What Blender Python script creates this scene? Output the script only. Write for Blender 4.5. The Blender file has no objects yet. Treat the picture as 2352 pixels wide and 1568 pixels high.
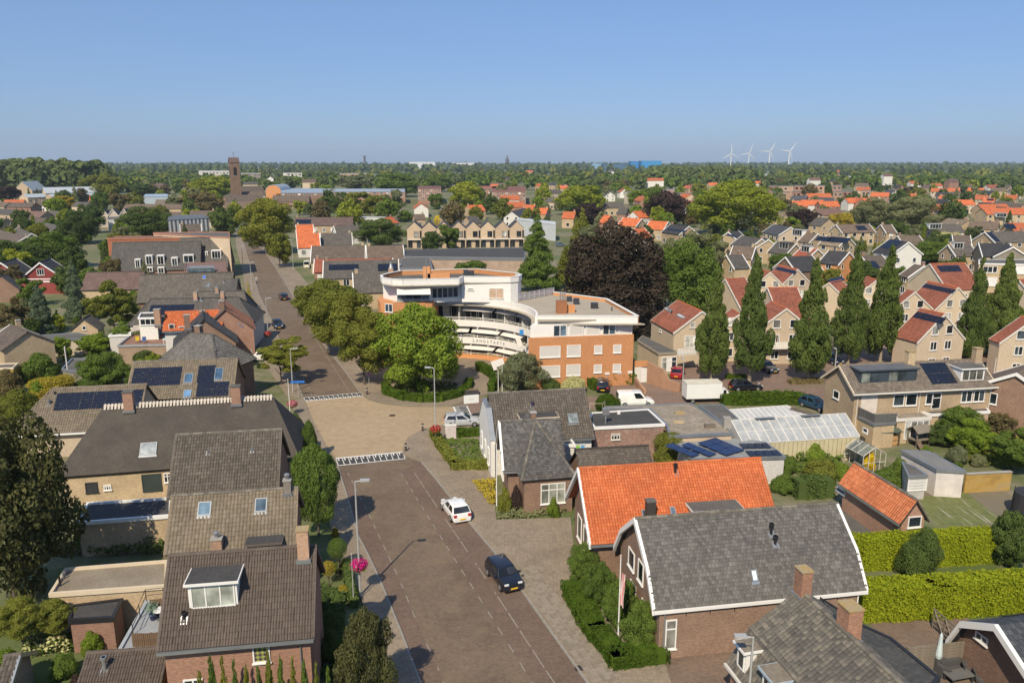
import bpy, math, random
import numpy as np
from mathutils import Vector, Matrix
# ------------------------------------------------------------------ camera, light, exposure
scene = bpy.context.scene
COL = scene.collection
CAM_H = 30.0
FPX, CX, CY, HOR = 1787.0, 1176.0, 784.0, 372.0      # camera constants (picture 2352 px wide)
PITCH = math.atan((CY - HOR) / FPX)
cp, sp = math.cos(PITCH), math.sin(PITCH)
cam_d = bpy.data.cameras.new('camera')
cam_d.sensor_width = 36.0
cam_d.lens = 36.0 * FPX / 2352.0
cam_d.clip_start, cam_d.clip_end = 1.0, 60000.0
cam = bpy.data.objects.new('camera', cam_d)
COL.objects.link(cam)
cam.location = (0, 0, CAM_H)
cam.rotation_euler = (math.pi / 2 - PITCH, 0, 0)
scene.camera = cam
SUN_ELEV = math.radians(45.0)
SUN_AZ = math.atan2(-0.31, -0.95)                     # bearing of the sun from +Y towards +X
world = bpy.data.worlds.new('World')
scene.world = world
world.use_nodes = True
wt = world.node_tree
bg = wt.nodes['Background']
sky = wt.nodes.new('ShaderNodeTexSky')
sky.sky_type = 'NISHITA'
sky.sun_disc = False
sky.sun_elevation = SUN_ELEV
sky.sun_rotation = SUN_AZ
sky.altitude = 30
sky.air_density = 1.0
sky.dust_density = 0.7
sky.ozone_density = 10.0
tint = wt.nodes.new('ShaderNodeMix')
tint.data_type, tint.blend_type = 'RGBA', 'MULTIPLY'
tint.inputs[0].default_value = 1.0
tint.inputs[7].default_value = (0.97, 0.93, 1.04, 1)
wt.links.new(sky.outputs[0], tint.inputs[6])
veil = wt.nodes.new('ShaderNodeMix')                  # thin even haze over the whole sky
veil.data_type = 'RGBA'
veil.inputs[0].default_value = 0.38
veil.inputs[7].default_value = (3.1, 4.7, 7.0, 1)
wt.links.new(tint.outputs[2], veil.inputs[6])
wt.links.new(veil.outputs[2], bg.inputs[0])
bg.inputs[1].default_value = 0.1
sun_d = bpy.data.lights.new('sun', 'SUN')
sun_d.energy = 4.8
sun_d.angle = math.radians(0.53)
sun_d.color = (1.0, 0.87, 0.66)
sun = bpy.data.objects.new('sun', sun_d)
COL.objects.link(sun)
sv = Vector((math.sin(SUN_AZ) * math.cos(SUN_ELEV), math.cos(SUN_AZ) * math.cos(SUN_ELEV), math.sin(SUN_ELEV)))
sun.rotation_euler = sv.to_track_quat('Z', 'Y').to_euler()
sun.location = sv * 200
vs = scene.view_settings
vs.view_transform = 'Standard'
vs.look = 'None'
vs.exposure = 0.1
vs.gamma = 1.0
vs.use_curve_mapping = False
scene.cycles.max_bounces = 5
scene.cycles.diffuse_bounces = 2
scene.cycles.glossy_bounces = 2
scene.cycles.transmission_bounces = 3
scene.cycles.transparent_max_bounces = 6
scene.cycles.volume_bounces = 0
scene.cycles.caustics_reflective = False
scene.cycles.caustics_refractive = False
random.seed(11)
RNG = np.random.default_rng(11)
# ------------------------------------------------------------------ survey: photo points to metres on the ground plane
ZS = {'Z1': (0, 329.28, .25798), 'Z2': (564.48, 329.28, .25798), 'Z3': (1128.96, 329.28, .264), 'Z4': (1731.07, 329.28, .264),
 'Z5': (0, 705.6, .25798), 'Z6': (564.48, 705.6, .25798), 'Z7': (1128.96, 705.6, .264), 'Z8': (1731.07, 705.6, .264),
 'B1': (0, 1081.92, .31021), 'B2': (564.48, 1081.92, .31021), 'B3': (1128.96, 1081.92, .31015), 'B4': (1731.07, 1081.92, .31015),
 'LA': (846.7, 602.1, .162), 'LB': (1110.1, 639.7, .162), 'LC': (1016.1, 715, .12), 'LD': (1467.6, 583.3, .19797),
 'LE': (1862.8, 526.8, .208), 'LF': (1646.4, 1270.1, .3),
 'LG': (1063.1, 874.9, .22202), 'LH': (1505.3, 903.2, .24), 'LI': (1928.6, 809.1, .20403), 'LJ': (2069.8, 1335.9, .14823)}
def pix(a):
 if len(a) == 2:
  return a
 x0, y0, s = ZS[a[0]]
 return (x0 + a[1] * s, y0 + a[2] * s)
def ray(a):
 x, y = pix(a)
 u, t = (x - CX) / FPX, (y - CY) / FPX
 return Vector((u, cp - t * sp, -sp - t * cp))
EYE = Vector((0, 0, CAM_H))
def at(a, z=0.0):
 d = ray(a)
 return EYE + d * ((z - CAM_H) / d.z)
def proj(w):
 y, z = w[1], w[2] - CAM_H
 d = y * cp - z * sp
 return (CX + FPX * w[0] / d, CY - FPX * (y * sp + z * cp) / d)
def ray_plane(a, p, n):
 d = ray(a)
 return EYE + d * ((p - EYE).dot(n) / d.dot(n))
def height_at(w, ytop):
 t = (ytop - CY) / FPX
 s = w[1] / (cp - t * sp)
 return CAM_H + s * (-sp - t * cp)
def mpp(w):
 return (w[1] * cp - (w[2] - CAM_H) * sp) / FPX
# ------------------------------------------------------------------ objects
def tag(o, label=None, cat=None, group=None, kind=None):
 if label: o['label'] = label
 if cat: o['category'] = cat
 if group: o['group'] = group
 if kind: o['kind'] = kind
 return o
def empty(name, loc=(0, 0, 0), rz=0.0, label=None, cat=None, group=None):
 o = bpy.data.objects.new(name, None)
 o.empty_display_size = 0.5
 COL.objects.link(o)
 o.location = loc
 o.rotation_euler = (0, 0, rz)
 return tag(o, label, cat, group)
KIDS = {}
def link_mesh(name, me, parent=None):
 o = bpy.data.objects.new(name, me)
 COL.objects.link(o)
 if parent:
  o.parent = parent
  KIDS.setdefault(parent.name, []).append(o)
 return o
def copy_tree(o, parent=None):
 c = o.copy()
 COL.objects.link(c)
 if parent:
  c.parent = parent
  KIDS.setdefault(parent.name, []).append(c)
 for ch in list(KIDS.get(o.name, [])):
  copy_tree(ch, c)
 return c
def mesh_from_arrays(name, verts, loops, sizes, mats, uvs=None, midx=None, smooth=False):
 me = bpy.data.meshes.new(name)
 verts = np.asarray(verts, dtype=np.float32).reshape(-1, 3)
 loops = np.asarray(loops, dtype=np.int32).ravel()
 sizes = np.asarray(sizes, dtype=np.int32)
 me.vertices.add(len(verts)); me.vertices.foreach_set('co', verts.ravel())
 me.loops.add(len(loops)); me.loops.foreach_set('vertex_index', loops)
 me.polygons.add(len(sizes))
 starts = np.concatenate(([0], np.cumsum(sizes)[:-1])).astype(np.int32)
 me.polygons.foreach_set('loop_start', starts)
 me.polygons.foreach_set('loop_total', sizes)
 for m in (mats if isinstance(mats, (list, tuple)) else [mats]):
  me.materials.append(m)
 if midx is not None:
  me.polygons.foreach_set('material_index', np.asarray(midx, dtype=np.int32))
 me.polygons.foreach_set('use_smooth', np.full(len(sizes), bool(smooth)))
 if uvs is not None:
  uv = me.uv_layers.new(name='UVMap')
  uv.data.foreach_set('uv', np.asarray(uvs, dtype=np.float32).ravel())
 me.update(calc_edges=True)
 return me
class MB:
 def __init__(self):
  self.v, self.f = [], []
 def face(self, *pts):
  n = len(self.v)
  self.v.extend([tuple(p) for p in pts])
  self.f.append(tuple(range(n, n + len(pts))))
  return self
 def poly(self, pts, z):
  return self.face(*[(p[0], p[1], z) for p in pts])
 def box(self, x0, y0, z0, x1, y1, z1, M=None):
  n = len(self.v)
  c = [(x0, y0, z0), (x1, y0, z0), (x1, y1, z0), (x0, y1, z0), (x0, y0, z1), (x1, y0, z1), (x1, y1, z1), (x0, y1, z1)]
  if M is not None: c = [tuple(M @ Vector(p)) for p in c]
  self.v.extend(c)
  for q in ((0, 3, 2, 1), (4, 5, 6, 7), (0, 1, 5, 4), (1, 2, 6, 5), (2, 3, 7, 6), (3, 0, 4, 7)):
   self.f.append(tuple(n + i for i in q))
  return self
 def prism(self, pts, z0, z1, top=True, bottom=True):
  n, k = len(self.v), len(pts)
  zf0 = z0 if callable(z0) else (lambda p: z0)
  zf1 = z1 if callable(z1) else (lambda p: z1)
  self.v.extend([(p[0], p[1], zf0(p)) for p in pts]); self.v.extend([(p[0], p[1], zf1(p)) for p in pts])
  for i in range(k):
   j = (i + 1) % k
   self.f.append((n + i, n + j, n + k + j, n + k + i))
  if top: self.f.append(tuple(n + k + i for i in range(k)))
  if bottom: self.f.append(tuple(n + i for i in reversed(range(k))))
  return self
 def slab(self, pts, t):
  P = [Vector(p) for p in pts]
  nrm = (P[1] - P[0]).cross(P[2] - P[0]).normalized()
  n, k = len(self.v), len(P)
  self.v.extend([tuple(p) for p in P]); self.v.extend([tuple(p - nrm * t) for p in P])
  self.f.append(tuple(range(n, n + k)))
  self.f.append(tuple(n + k + i for i in reversed(range(k))))
  for i in range(k):
   j = (i + 1) % k
   self.f.append((n + i, n + k + i, n + k + j, n + j))
  return self
 def tube(self, p0, p1, r0, r1=None, seg=8, cap=True):
  p0, p1 = Vector(p0), Vector(p1)
  r1 = r0 if r1 is None else r1
  d = (p1 - p0).normalized()
  a = d.orthogonal().normalized(); b = d.cross(a)
  n = len(self.v)
  for p, r in ((p0, r0), (p1, r1)):
   for i in range(seg):
    t = 2 * math.pi * i / seg
    self.v.append(tuple(p + a * (r * math.cos(t)) + b * (r * math.sin(t))))
  for i in range(seg):
   j = (i + 1) % seg
   self.f.append((n + i, n + j, n + seg + j, n + seg + i))
  if cap:
   self.f.append(tuple(n + seg + i for i in range(seg)))
   self.f.append(tuple(n + i for i in reversed(range(seg))))
  return self
 def path(self, pts, radii, seg=8):
  for i in range(len(pts) - 1):
   self.tube(pts[i], pts[i + 1], radii[i], radii[i + 1], seg)
  return self
 def lathe(self, prof, seg=12, o=(0, 0, 0)):
  n = len(self.v)
  for (r, z) in prof:
   for i in range(seg):
    t = 2 * math.pi * i / seg
    self.v.append((o[0] + r * math.cos(t), o[1] + r * math.sin(t), o[2] + z))
  for k in range(len(prof) - 1):
   for i in range(seg):
    j = (i + 1) % seg
    self.f.append((n + k * seg + i, n + k * seg + j, n + (k + 1) * seg + j, n + (k + 1) * seg + i))
  self.f.append(tuple(n + (len(prof) - 1) * seg + i for i in range(seg)))
  self.f.append(tuple(n + i for i in reversed(range(seg))))
  return self
 def mesh(self, name, mat, smooth=False):
  V = np.array(self.v, dtype=np.float64)
  loops = [i for f in self.f for i in f]
  sizes = [len(f) for f in self.f]
  uvs = np.zeros((len(loops), 2))
  k = 0
  for f in self.f:
   p = V[list(f)]
   q = np.roll(p, -1, axis=0)
   nr = np.cross(p, q).sum(0)
   nr /= (np.linalg.norm(nr) + 1e-12)
   if abs(nr[2]) > .995:
    u, w = np.array((1., 0, 0)), np.array((0, 1., 0))
   else:
    u = np.cross((0, 0, 1.), nr); u /= np.linalg.norm(u)
    w = np.cross(nr, u)
   uvs[k:k + len(f), 0] = p @ u
   uvs[k:k + len(f), 1] = p @ w
   k += len(f)
  return mesh_from_arrays(name, V, loops, sizes, mat, uvs, smooth=smooth)
 def build(self, name, mat, parent=None, smooth=False):
  return link_mesh(name, self.mesh(name, mat, smooth), parent)
# ------------------------------------------------------------------ materials (procedural)
class NT:
 def __init__(self, name):
  self.m = bpy.data.materials.new(name)
  self.m.use_nodes = True
  self.t = self.m.node_tree
  self.b = self.t.nodes['Principled BSDF']
  self.out = self.t.nodes['Material Output']
 def n(self, kind, **kw):
  nd = self.t.nodes.new(kind)
  for k, v in kw.items():
   if k in nd.inputs: self.set(nd.inputs[k], v)
   else: setattr(nd, k, v)
  return nd
 def set(self, sock, v):
  if isinstance(v, bpy.types.NodeSocket): self.t.links.new(v, sock)
  elif isinstance(v, tuple) and len(v) == 3 and sock.type == 'RGBA': sock.default_value = (*v, 1)
  else: sock.default_value = v
 def math(self, op, a, b=0.0):
  nd = self.t.nodes.new('ShaderNodeMath'); nd.operation = op
  self.set(nd.inputs[0], a); self.set(nd.inputs[1], b)
  return nd.outputs[0]
 def mix(self, f, a, b, blend='MIX'):
  nd = self.t.nodes.new('ShaderNodeMix'); nd.data_type = 'RGBA'; nd.blend_type = blend
  self.set(nd.inputs[0], f); self.set(nd.inputs[6], a); self.set(nd.inputs[7], b)
  return nd.outputs[2]
 def ramp(self, f, stops):
  nd = self.t.nodes.new('ShaderNodeValToRGB')
  e = nd.color_ramp.elements
  while len(e) < len(stops): e.new(0.5)
  for i, (p, c) in enumerate(stops):
   e[i].position = p
   e[i].color = (*c, 1) if isinstance(c, tuple) else (c, c, c, 1)
  self.set(nd.inputs[0], f)
  return nd.outputs[0]
 def noise(self, vec, scale, detail=3.0, rough=0.55):
  nd = self.n('ShaderNodeTexNoise', Scale=scale, Detail=detail, Roughness=rough)
  self.set(nd.inputs['Vector'], vec)
  return nd.outputs['Fac']
 def uv(self):
  return self.n('ShaderNodeTexCoord').outputs['UV']
 def obj(self):
  return self.n('ShaderNodeTexCoord').outputs['Object']
 def scale(self, vec, s):
  nd = self.n('ShaderNodeMapping')
  self.set(nd.inputs['Vector'], vec)
  nd.inputs['Scale'].default_value = s
  return nd.outputs[0]
 def bump(self, h, strength=0.3, dist=0.02):
  nd = self.n('ShaderNodeBump', Strength=strength, Distance=dist)
  self.set(nd.inputs['Height'], h)
  self.set(self.b.inputs['Normal'], nd.outputs[0])
 def done(self, color, rough=0.8, metal=0.0, spec=None):
  self.set(self.b.inputs['Base Color'], color)
  self.set(self.b.inputs['Roughness'], rough)
  self.b.inputs['Metallic'].default_value = metal
  if spec is not None: self.b.inputs['Specular IOR Level'].default_value = spec
  return self.m
_MC = {}
def cached(f):
 def g(*a, **k):
  key = (f.__name__, a, tuple(sorted(k.items())))
  if key not in _MC: _MC[key] = f(*a, **k)
  return _MC[key]
 return g
def mul(c, k):
 return tuple(min(1.0, v * k) for v in c)
@cached
def plain(c, rough=.75, var=.18, metal=0.0, scale=1.2, spec=None):
 t = NT('paint')
 u = t.obj()
 f = t.noise(u, scale, 4.0)
 g = t.noise(u, scale * 9, 2.0)
 h = t.math('ADD', t.math('MULTIPLY', f, .7), t.math('MULTIPLY', g, .3))
 col = t.ramp(h, [(.3, mul(c, 1 - var)), (.7, mul(c, 1 + var))])
 return t.done(col, rough, metal, spec)
@cached
def brick(c1, c2, mortar=(.36, .33, .29), bw=.22, bh=.075, var=.25):
 t = NT('brickwork')
 u = t.uv()
 b = t.n('ShaderNodeTexBrick', Scale=1.0)
 t.set(b.inputs['Vector'], u)
 t.set(b.inputs['Color1'], c1); t.set(b.inputs['Color2'], c2); t.set(b.inputs['Mortar'], mortar)
 b.inputs['Mortar Size'].default_value = .009
 b.inputs['Mortar Smooth'].default_value = .3
 b.inputs['Bias'].default_value = -.1
 b.inputs['Brick Width'].default_value = bw
 b.inputs['Row Height'].default_value = bh
 big = t.noise(u, .45, 5.0, .6)
 fine = t.noise(t.scale(u, (4., 13., 1.)), 1.0, 2.0)
 k = t.ramp(big, [(.25, 1 - var), (.75, 1 + var * .6)])
 k2 = t.ramp(fine, [(.3, .78), (.7, 1.2)])
 col = t.mix(1.0, t.mix(1.0, b.outputs['Color'], k, 'MULTIPLY'), k2, 'MULTIPLY')
 col = t.mix(1.0, col, t.ramp(t.n('ShaderNodeObjectInfo').outputs['Random'], [(0., (.82, .8, .8)), (1., (1.1, 1.1, 1.06))]), 'MULTIPLY')
 t.bump(t.math('SUBTRACT', 1.0, b.outputs['Fac']), .35, .008)
 return t.done(col, .88)
@cached
def tiletex(c1, c2, w=.3, h=.36, moss=.0, wave=1.0):
 t = NT('roof_tile_far')
 u = t.uv()
 b = t.n('ShaderNodeTexBrick', Scale=1.0, offset=0.0)
 t.set(b.inputs['Vector'], u)
 t.set(b.inputs['Color1'], c1); t.set(b.inputs['Color2'], c2); t.set(b.inputs['Mortar'], mul(c1, .45))
 b.inputs['Mortar Size'].default_value = .018
 b.inputs['Mortar Smooth'].default_value = .6
 b.inputs['Brick Width'].default_value = w
 b.inputs['Row Height'].default_value = h
 big = t.noise(u, .5, 5.0, .65)
 streak = t.noise(t.scale(u, (3.0, .35, 1)), 1.0, 3.0)
 k = t.ramp(big, [(.25, .72), (.75, 1.25)])
 k2 = t.ramp(streak, [(.3, .85), (.7, 1.12)])
 col = t.mix(1.0, t.mix(1.0, b.outputs['Color'], k, 'MULTIPLY'), k2, 'MULTIPLY')
 col = t.mix(1.0, col, t.ramp(t.n('ShaderNodeObjectInfo').outputs['Random'], [(0., (.78, .8, .84)), (1., (1.16, 1.1, 1.04))]), 'MULTIPLY')
 if moss:
  sp_ = t.noise(u, 2.6, 6.0, .7)
  col = t.mix(t.ramp(sp_, [(.62 - moss * .1, 0.), (.72, moss)]), col, (.33, .31, .25))
 sep = t.n('ShaderNodeSeparateXYZ'); t.set(sep.inputs[0], u)
 wv = t.math('SINE', t.math('MULTIPLY', sep.outputs[0], 2 * math.pi / w))
 saw = t.math('FRACT', t.math('MULTIPLY', sep.outputs[1], 1 / h))
 t.bump(t.math('ADD', t.math('MULTIPLY', wv, .5 * wave), t.math('MULTIPLY', saw, -.8)), .55, .035)
 return t.done(col, .8)
@cached
def tilegeo(c1, c2, c3=None, lichen=.25, lich_col=(.34, .32, .27), rough=.78, single=False):
 t = NT('roof_tile')
 r = t.n('ShaderNodeObjectInfo').outputs['Random'] if single else t.n('ShaderNodeNewGeometry').outputs['Random Per Island']
 stops = [(.0, c1), (.55, c2)] + ([(1.0, c3)] if c3 else [])
 col = t.ramp(r, stops)
 o = t.obj()
 big = t.noise(o, .35, 5.0, .65)
 col = t.mix(1.0, col, t.ramp(big, [(.25, .74), (.75, 1.22)]), 'MULTIPLY')
 sp_ = t.noise(o, 3.2, 7.0, .72)
 col = t.mix(t.ramp(sp_, [(.56, 0.), (.74, lichen)]), col, lich_col)
 fine = t.noise(o, 22.0, 2.0)
 col = t.mix(1.0, col, t.ramp(fine, [(.3, .86), (.7, 1.12)]), 'MULTIPLY')
 return t.done(col, rough)
@cached
def glass(c=(.018, .024, .03), rough=.06):
 t = NT('window_glass')
 o = t.obj()
 f = t.noise(o, .9, 2.0)
 col = t.ramp(f, [(.35, mul(c, .6)), (.7, mul(c, 1.7))])
 col = t.mix(1.0, col, t.ramp(t.n('ShaderNodeObjectInfo').outputs['Random'], [(0., .5), (.6, 1.1), (1., 2.6)]), 'MULTIPLY')
 return t.done(col, rough, 0.0, .6)
@cached
def foliage(c1, c2, tr=.3, var=.5):
 t = NT('foliage')
 r = t.n('ShaderNodeNewGeometry').outputs['Random Per Island']
 oi = t.n('ShaderNodeObjectInfo').outputs['Random']
 o = t.obj()
 big = t.noise(o, .45, 3.0)
 h = t.math('ADD', t.math('MULTIPLY', r, .55), t.math('MULTIPLY', big, .6))
 col = t.ramp(h, [(.2, c1), (.8, c2)])
 k = t.ramp(oi, [(0.0, (.86, .88, .9)), (1.0, (1.14, 1.1, 1.0))])
 col = t.mix(1.0, col, k, 'MULTIPLY')
 d = t.n('ShaderNodeBsdfDiffuse'); t.set(d.inputs[0], col)
 tl = t.n('ShaderNodeBsdfTranslucent'); t.set(tl.inputs[0], t.mix(1.0, col, (1.25, 1.2, .55), 'MULTIPLY'))
 m2 = t.n('ShaderNodeMixShader'); t.set(m2.inputs[0], tr); t.t.links.new(d.outputs[0], m2.inputs[1]); t.t.links.new(tl.outputs[0], m2.inputs[2])
 t.t.links.new(m2.outputs[0], t.out.inputs[0])
 return t.m
@cached
def pavers(c1, c2, w=.21, h=.105, var=.22, mortar=.6, patch=None, off=.5):
 t = NT('paving')
 u = t.uv()
 b = t.n('ShaderNodeTexBrick', Scale=1.0, offset=off)
 t.set(b.inputs['Vector'], u)
 t.set(b.inputs['Color1'], c1); t.set(b.inputs['Color2'], c2); t.set(b.inputs['Mortar'], mul(c1, mortar))
 b.inputs['Mortar Size'].default_value = .008
 b.inputs['Mortar Smooth'].default_value = .5
 b.inputs['Brick Width'].default_value = w
 b.inputs['Row Height'].default_value = h
 a = t.noise(u, .22, 6.0, .65)
 c = t.noise(u, 3.0, 4.0, .6)
 f = t.noise(u, 11.0, 3.0, .6)
 col = t.mix(1.0, b.outputs['Color'], t.ramp(a, [(.25, 1 - var), (.75, 1 + var)]), 'MULTIPLY')
 col = t.mix(1.0, col, t.ramp(c, [(.3, .86), (.7, 1.12)]), 'MULTIPLY')
 col = t.mix(1.0, col, t.ramp(f, [(.3, .8), (.7, 1.18)]), 'MULTIPLY')
 if patch:
  pn = t.noise(u, .6, 5.0, .7)
  col = t.mix(t.ramp(pn, [(.5, 0.0), (.72, .55)]), col, patch)
 t.bump(b.outputs['Fac'], -.25, .006)
 return t.done(col, .87)
@cached
def mottled(c1, c2, c3, s1=.3, s2=4.0, rough=.9, bump=.3):
 t = NT('ground_cover')
 o = t.uv()
 a = t.noise(o, s1, 6.0, .65)
 b = t.noise(o, s2, 5.0, .7)
 col = t.mix(t.ramp(a, [(.35, 0.), (.65, 1.)]), c1, c2)
 col = t.mix(t.ramp(b, [(.45, 0.), (.7, .8)]), col, c3)
 if bump: t.bump(b, bump, .05)
 return t.done(col, rough)
@cached
def solar(c=(.008, .011, .022)):
 t = NT('solar_cell')
 u = t.uv()
 b = t.n('ShaderNodeTexBrick', Scale=1.0, offset=0.0)
 t.set(b.inputs['Vector'], u)
 t.set(b.inputs['Color1'], c); t.set(b.inputs['Color2'], mul(c, 1.5)); t.set(b.inputs['Mortar'], mul(c, 1.8))
 b.inputs['Mortar Size'].default_value = .006
 b.inputs['Brick Width'].default_value = .16
 b.inputs['Row Height'].default_value = .16
 return t.done(b.outputs['Color'], .25, 0.0, .5)
@cached
def stripes(c1, c2, w=.2, axis=0, bumpy=.3):
 t = NT('ribbed_sheet')
 u = t.uv()
 sep = t.n('ShaderNodeSeparateXYZ'); t.set(sep.inputs[0], u)
 s = t.math('SINE', t.math('MULTIPLY', sep.outputs[axis], 2 * math.pi / w))
 k = t.math('ADD', t.math('MULTIPLY', s, .5), .5)
 f = t.noise(t.scale(u, (1.5, .3, 1)), 1.0, 4.0)
 col = t.mix(1.0, t.mix(k, c1, c2), t.ramp(f, [(.3, .85), (.7, 1.1)]), 'MULTIPLY')
 t.bump(k, bumpy, .03)
 return t.done(col, .6)
@cached
def carpaint(c, rough=.22):
 t = NT('car_paint')
 t.b.inputs['Coat Weight'].default_value = .7
 t.b.inputs['Coat Roughness'].default_value = .04
 f = t.noise(t.obj(), 2.0, 2.0)
 return t.done(t.ramp(f, [(.3, mul(c, .93)), (.7, mul(c, 1.07))]), rough, 0.0, .5)
WHITE = plain((.78, .77, .74), .55, .05)
OFFWHITE = plain((.66, .63, .57), .7, .08)
CREAM = plain((.62, .52, .38), .7, .08)
DARK = plain((.03, .032, .035), .6, .15)
BITUMEN = mottled((.035, .035, .037), (.06, .058, .056), (.09, .085, .08), .5, 6.0)
BITUMEN2 = mottled((.075, .072, .068), (.12, .115, .105), (.16, .15, .135), .5, 6.0)
GRAVEL = mottled((.22, .18, .13), (.3, .26, .2), (.12, .095, .07), .5, 9.0)
ZINC = plain((.34, .36, .38), .4, .12, .6)
STEEL = plain((.45, .46, .47), .35, .08, .7)
LAMP_GREY = plain((.5, .5, .49), .45, .06, .3)
GLASS = glass()
GLASS_SKY = glass((.05, .075, .1), .05)
CURTAIN = glass((.28, .28, .26), .12)
BLIND = plain((.6, .57, .52), .6, .04)
SOLAR = solar()
SOLAR_B = solar((.012, .024, .075))
WOOD = plain((.16, .105, .065), .8, .3, 0.0, 3.0)
WOOD_GREY = plain((.2, .17, .13), .85, .3, 0.0, 3.0)
BARK = plain((.12, .095, .07), .9, .35, 0.0, 4.0)
BARK_PALE = plain((.3, .25, .18), .9, .3, 0.0, 4.0)
RUBBER = plain((.015, .015, .016), .8, .1)
BLACKMETAL = plain((.02, .02, .022), .45, .1)
CONCRETE = plain((.33, .31, .28), .85, .15)
LICHEN_CAP = mottled((.42, .27, .07), (.36, .3, .2), (.2, .18, .15), 2.0, 9.0)
PLATE = plain((.75, .48, .03), .5, .05)
HEADLIGHT = plain((.7, .72, .72), .15, .05)
TAILLIGHT = plain((.42, .02, .02), .2, .08)
B_RED = brick((.36, .16, .095), (.27, .12, .078))
B_BROWN = brick((.28, .155, .1), (.2, .11, .075), (.32, .27, .22))
B_TAN = brick((.54, .4, .24), (.45, .33, .195), (.47, .4, .31))
B_ORANGE = brick((.64, .285, .11), (.57, .245, .092), (.52, .29, .16), var=.1)
B_PINK = brick((.5, .3, .2), (.42, .25, .165), (.4, .32, .25))
B_SAND = brick((.66, .5, .34), (.58, .44, .3), (.45, .38, .3), var=.12)
B_CREAM = brick((.64, .515, .37), (.58, .465, .33), (.56, .48, .37), var=.1)
B_GREY = brick((.26, .23, .19), (.21, .185, .155), (.3, .28, .25))
B_WHITE = brick((.74, .73, .7), (.7, .69, .66), (.66, .65, .62), var=.06)
# roof colours (far texture)
R_GREY = tiletex((.085, .078, .068), (.12, .11, .098), moss=.25)
R_BROWN = tiletex((.12, .09, .068), (.165, .128, .098), moss=.25)
R_TAN = tiletex((.185, .152, .108), (.25, .205, .15), moss=.4)
R_DARK = tiletex((.035, .036, .04), (.055, .055, .06))
R_RED = tiletex((.29, .085, .048), (.36, .11, .062))
R_ORANGE = tiletex((.48, .12, .04), (.58, .165, .06))
R_SLATE = tiletex((.05, .055, .066), (.08, .085, .1), .3, .3)
R_PURPLE = tiletex((.14, .09, .075), (.18, .115, .095), moss=.15)
ROOFC = {'grey': R_GREY, 'brown': R_BROWN, 'tan': R_TAN, 'dark': R_DARK, 'red': R_RED, 'orange': R_ORANGE, 'slate': R_SLATE, 'purple': R_PURPLE}
WALLC = {'tan': B_TAN, 'red': B_RED, 'brown': B_BROWN, 'orange': B_ORANGE, 'pink': B_PINK, 'sand': B_SAND, 'cream': B_CREAM, 'white': B_WHITE, 'grey': B_GREY}
# ------------------------------------------------------------------ roof tiles as geometry
def tile_arrays(P0, U, V, width, length, tw, th, prof='wave', mask=None, seed=1):
 rng = np.random.default_rng(seed)
 P0, U, V = np.array(P0, float), np.array(U, float), np.array(V, float)
 N = np.cross(U, V)
 nc, nr = max(1, round(width / tw)), max(1, round(length / th))
 tw, th = width / nc, length / nr
 ci, ri = np.meshgrid(np.arange(nc), np.arange(nr))
 ci, ri = ci.ravel().astype(float), ri.ravel().astype(float)
 if prof == 'shift': ci = ci + .5 * (ri % 2) - .25
 if mask is not None:
  keep = np.array([mask((c + .5) * tw, (r + .5) * th) for c, r in zip(ci, ri)])
  ci, ri = ci[keep], ri[keep]
 n = len(ci)
 ns = 4 if prof == 'wave' else 2
 a = np.linspace(0, 1, ns + 1)
 h = .05 * (np.abs(np.sin(np.pi * a)) ** .7) if prof == 'wave' else np.array((.0, .012, .0))
 a = a if prof == 'wave' else np.array((.02, .5, .98))
 k = len(a)
 ju, jz, jt = rng.normal(0, .005, n), rng.normal(0, .004, n), rng.normal(0, .004, n)
 L = []
 for (vv, zz) in ((0.0, .0), (0.0, .048), (1.1, .012)):
  for j in range(k):
   uu = (ci + a[j]) * tw + ju
   v_ = (ri + vv) * th
   z_ = zz + (h[j] if zz else 0) + jz + jt * (a[j] - .5) * 2
   L.append(P0 + uu[:, None] * U + v_[:, None] * V + z_[:, None] * N)
 verts = np.stack(L, 1)
 quads = []
 for r in range(2):
  for j in range(k - 1):
   quads.append((r * k + j, r * k + j + 1, (r + 1) * k + j + 1, (r + 1) * k + j))
 return verts, np.array(quads), (ci, ri)
def tile_mesh(name, verts, quads, mat):
 n, k = verts.shape[:2]
 loops = (quads[None] + (np.arange(n) * k)[:, None, None]).ravel()
 return mesh_from_arrays(name, verts.reshape(-1, 3), loops, np.full(n * len(quads), 4), mat)
def ridge_caps(mb, p0, p1, r=.14, seg=.36):
 p0, p1 = Vector(p0), Vector(p1)
 d = p1 - p0
 n = max(1, round(d.length / seg))
 u = d.normalized()
 s = Vector((0, 0, 1)).cross(u).normalized()
 up = u.cross(s)
 if up.z < 0: up = -up
 for i in range(n):
  a, b = p0 + d * (i / n), p0 + d * ((i + 1.12) / n)
  rr = r * random.uniform(.95, 1.05)
  base = len(mb.v)
  for q, k in ((a, 1.08), (b, .95)):
   for j in range(6):
    t = math.pi * j / 5
    mb.v.append(tuple(q + s * (rr * k * math.cos(t)) + up * (rr * k * .85 * math.sin(t) - .03)))
  for j in range(5):
   mb.f.append((base + j, base + j + 1, base + 7 + j, base + 6 + j))
  mb.f.append(tuple(base + j for j in reversed(range(6))))
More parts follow.
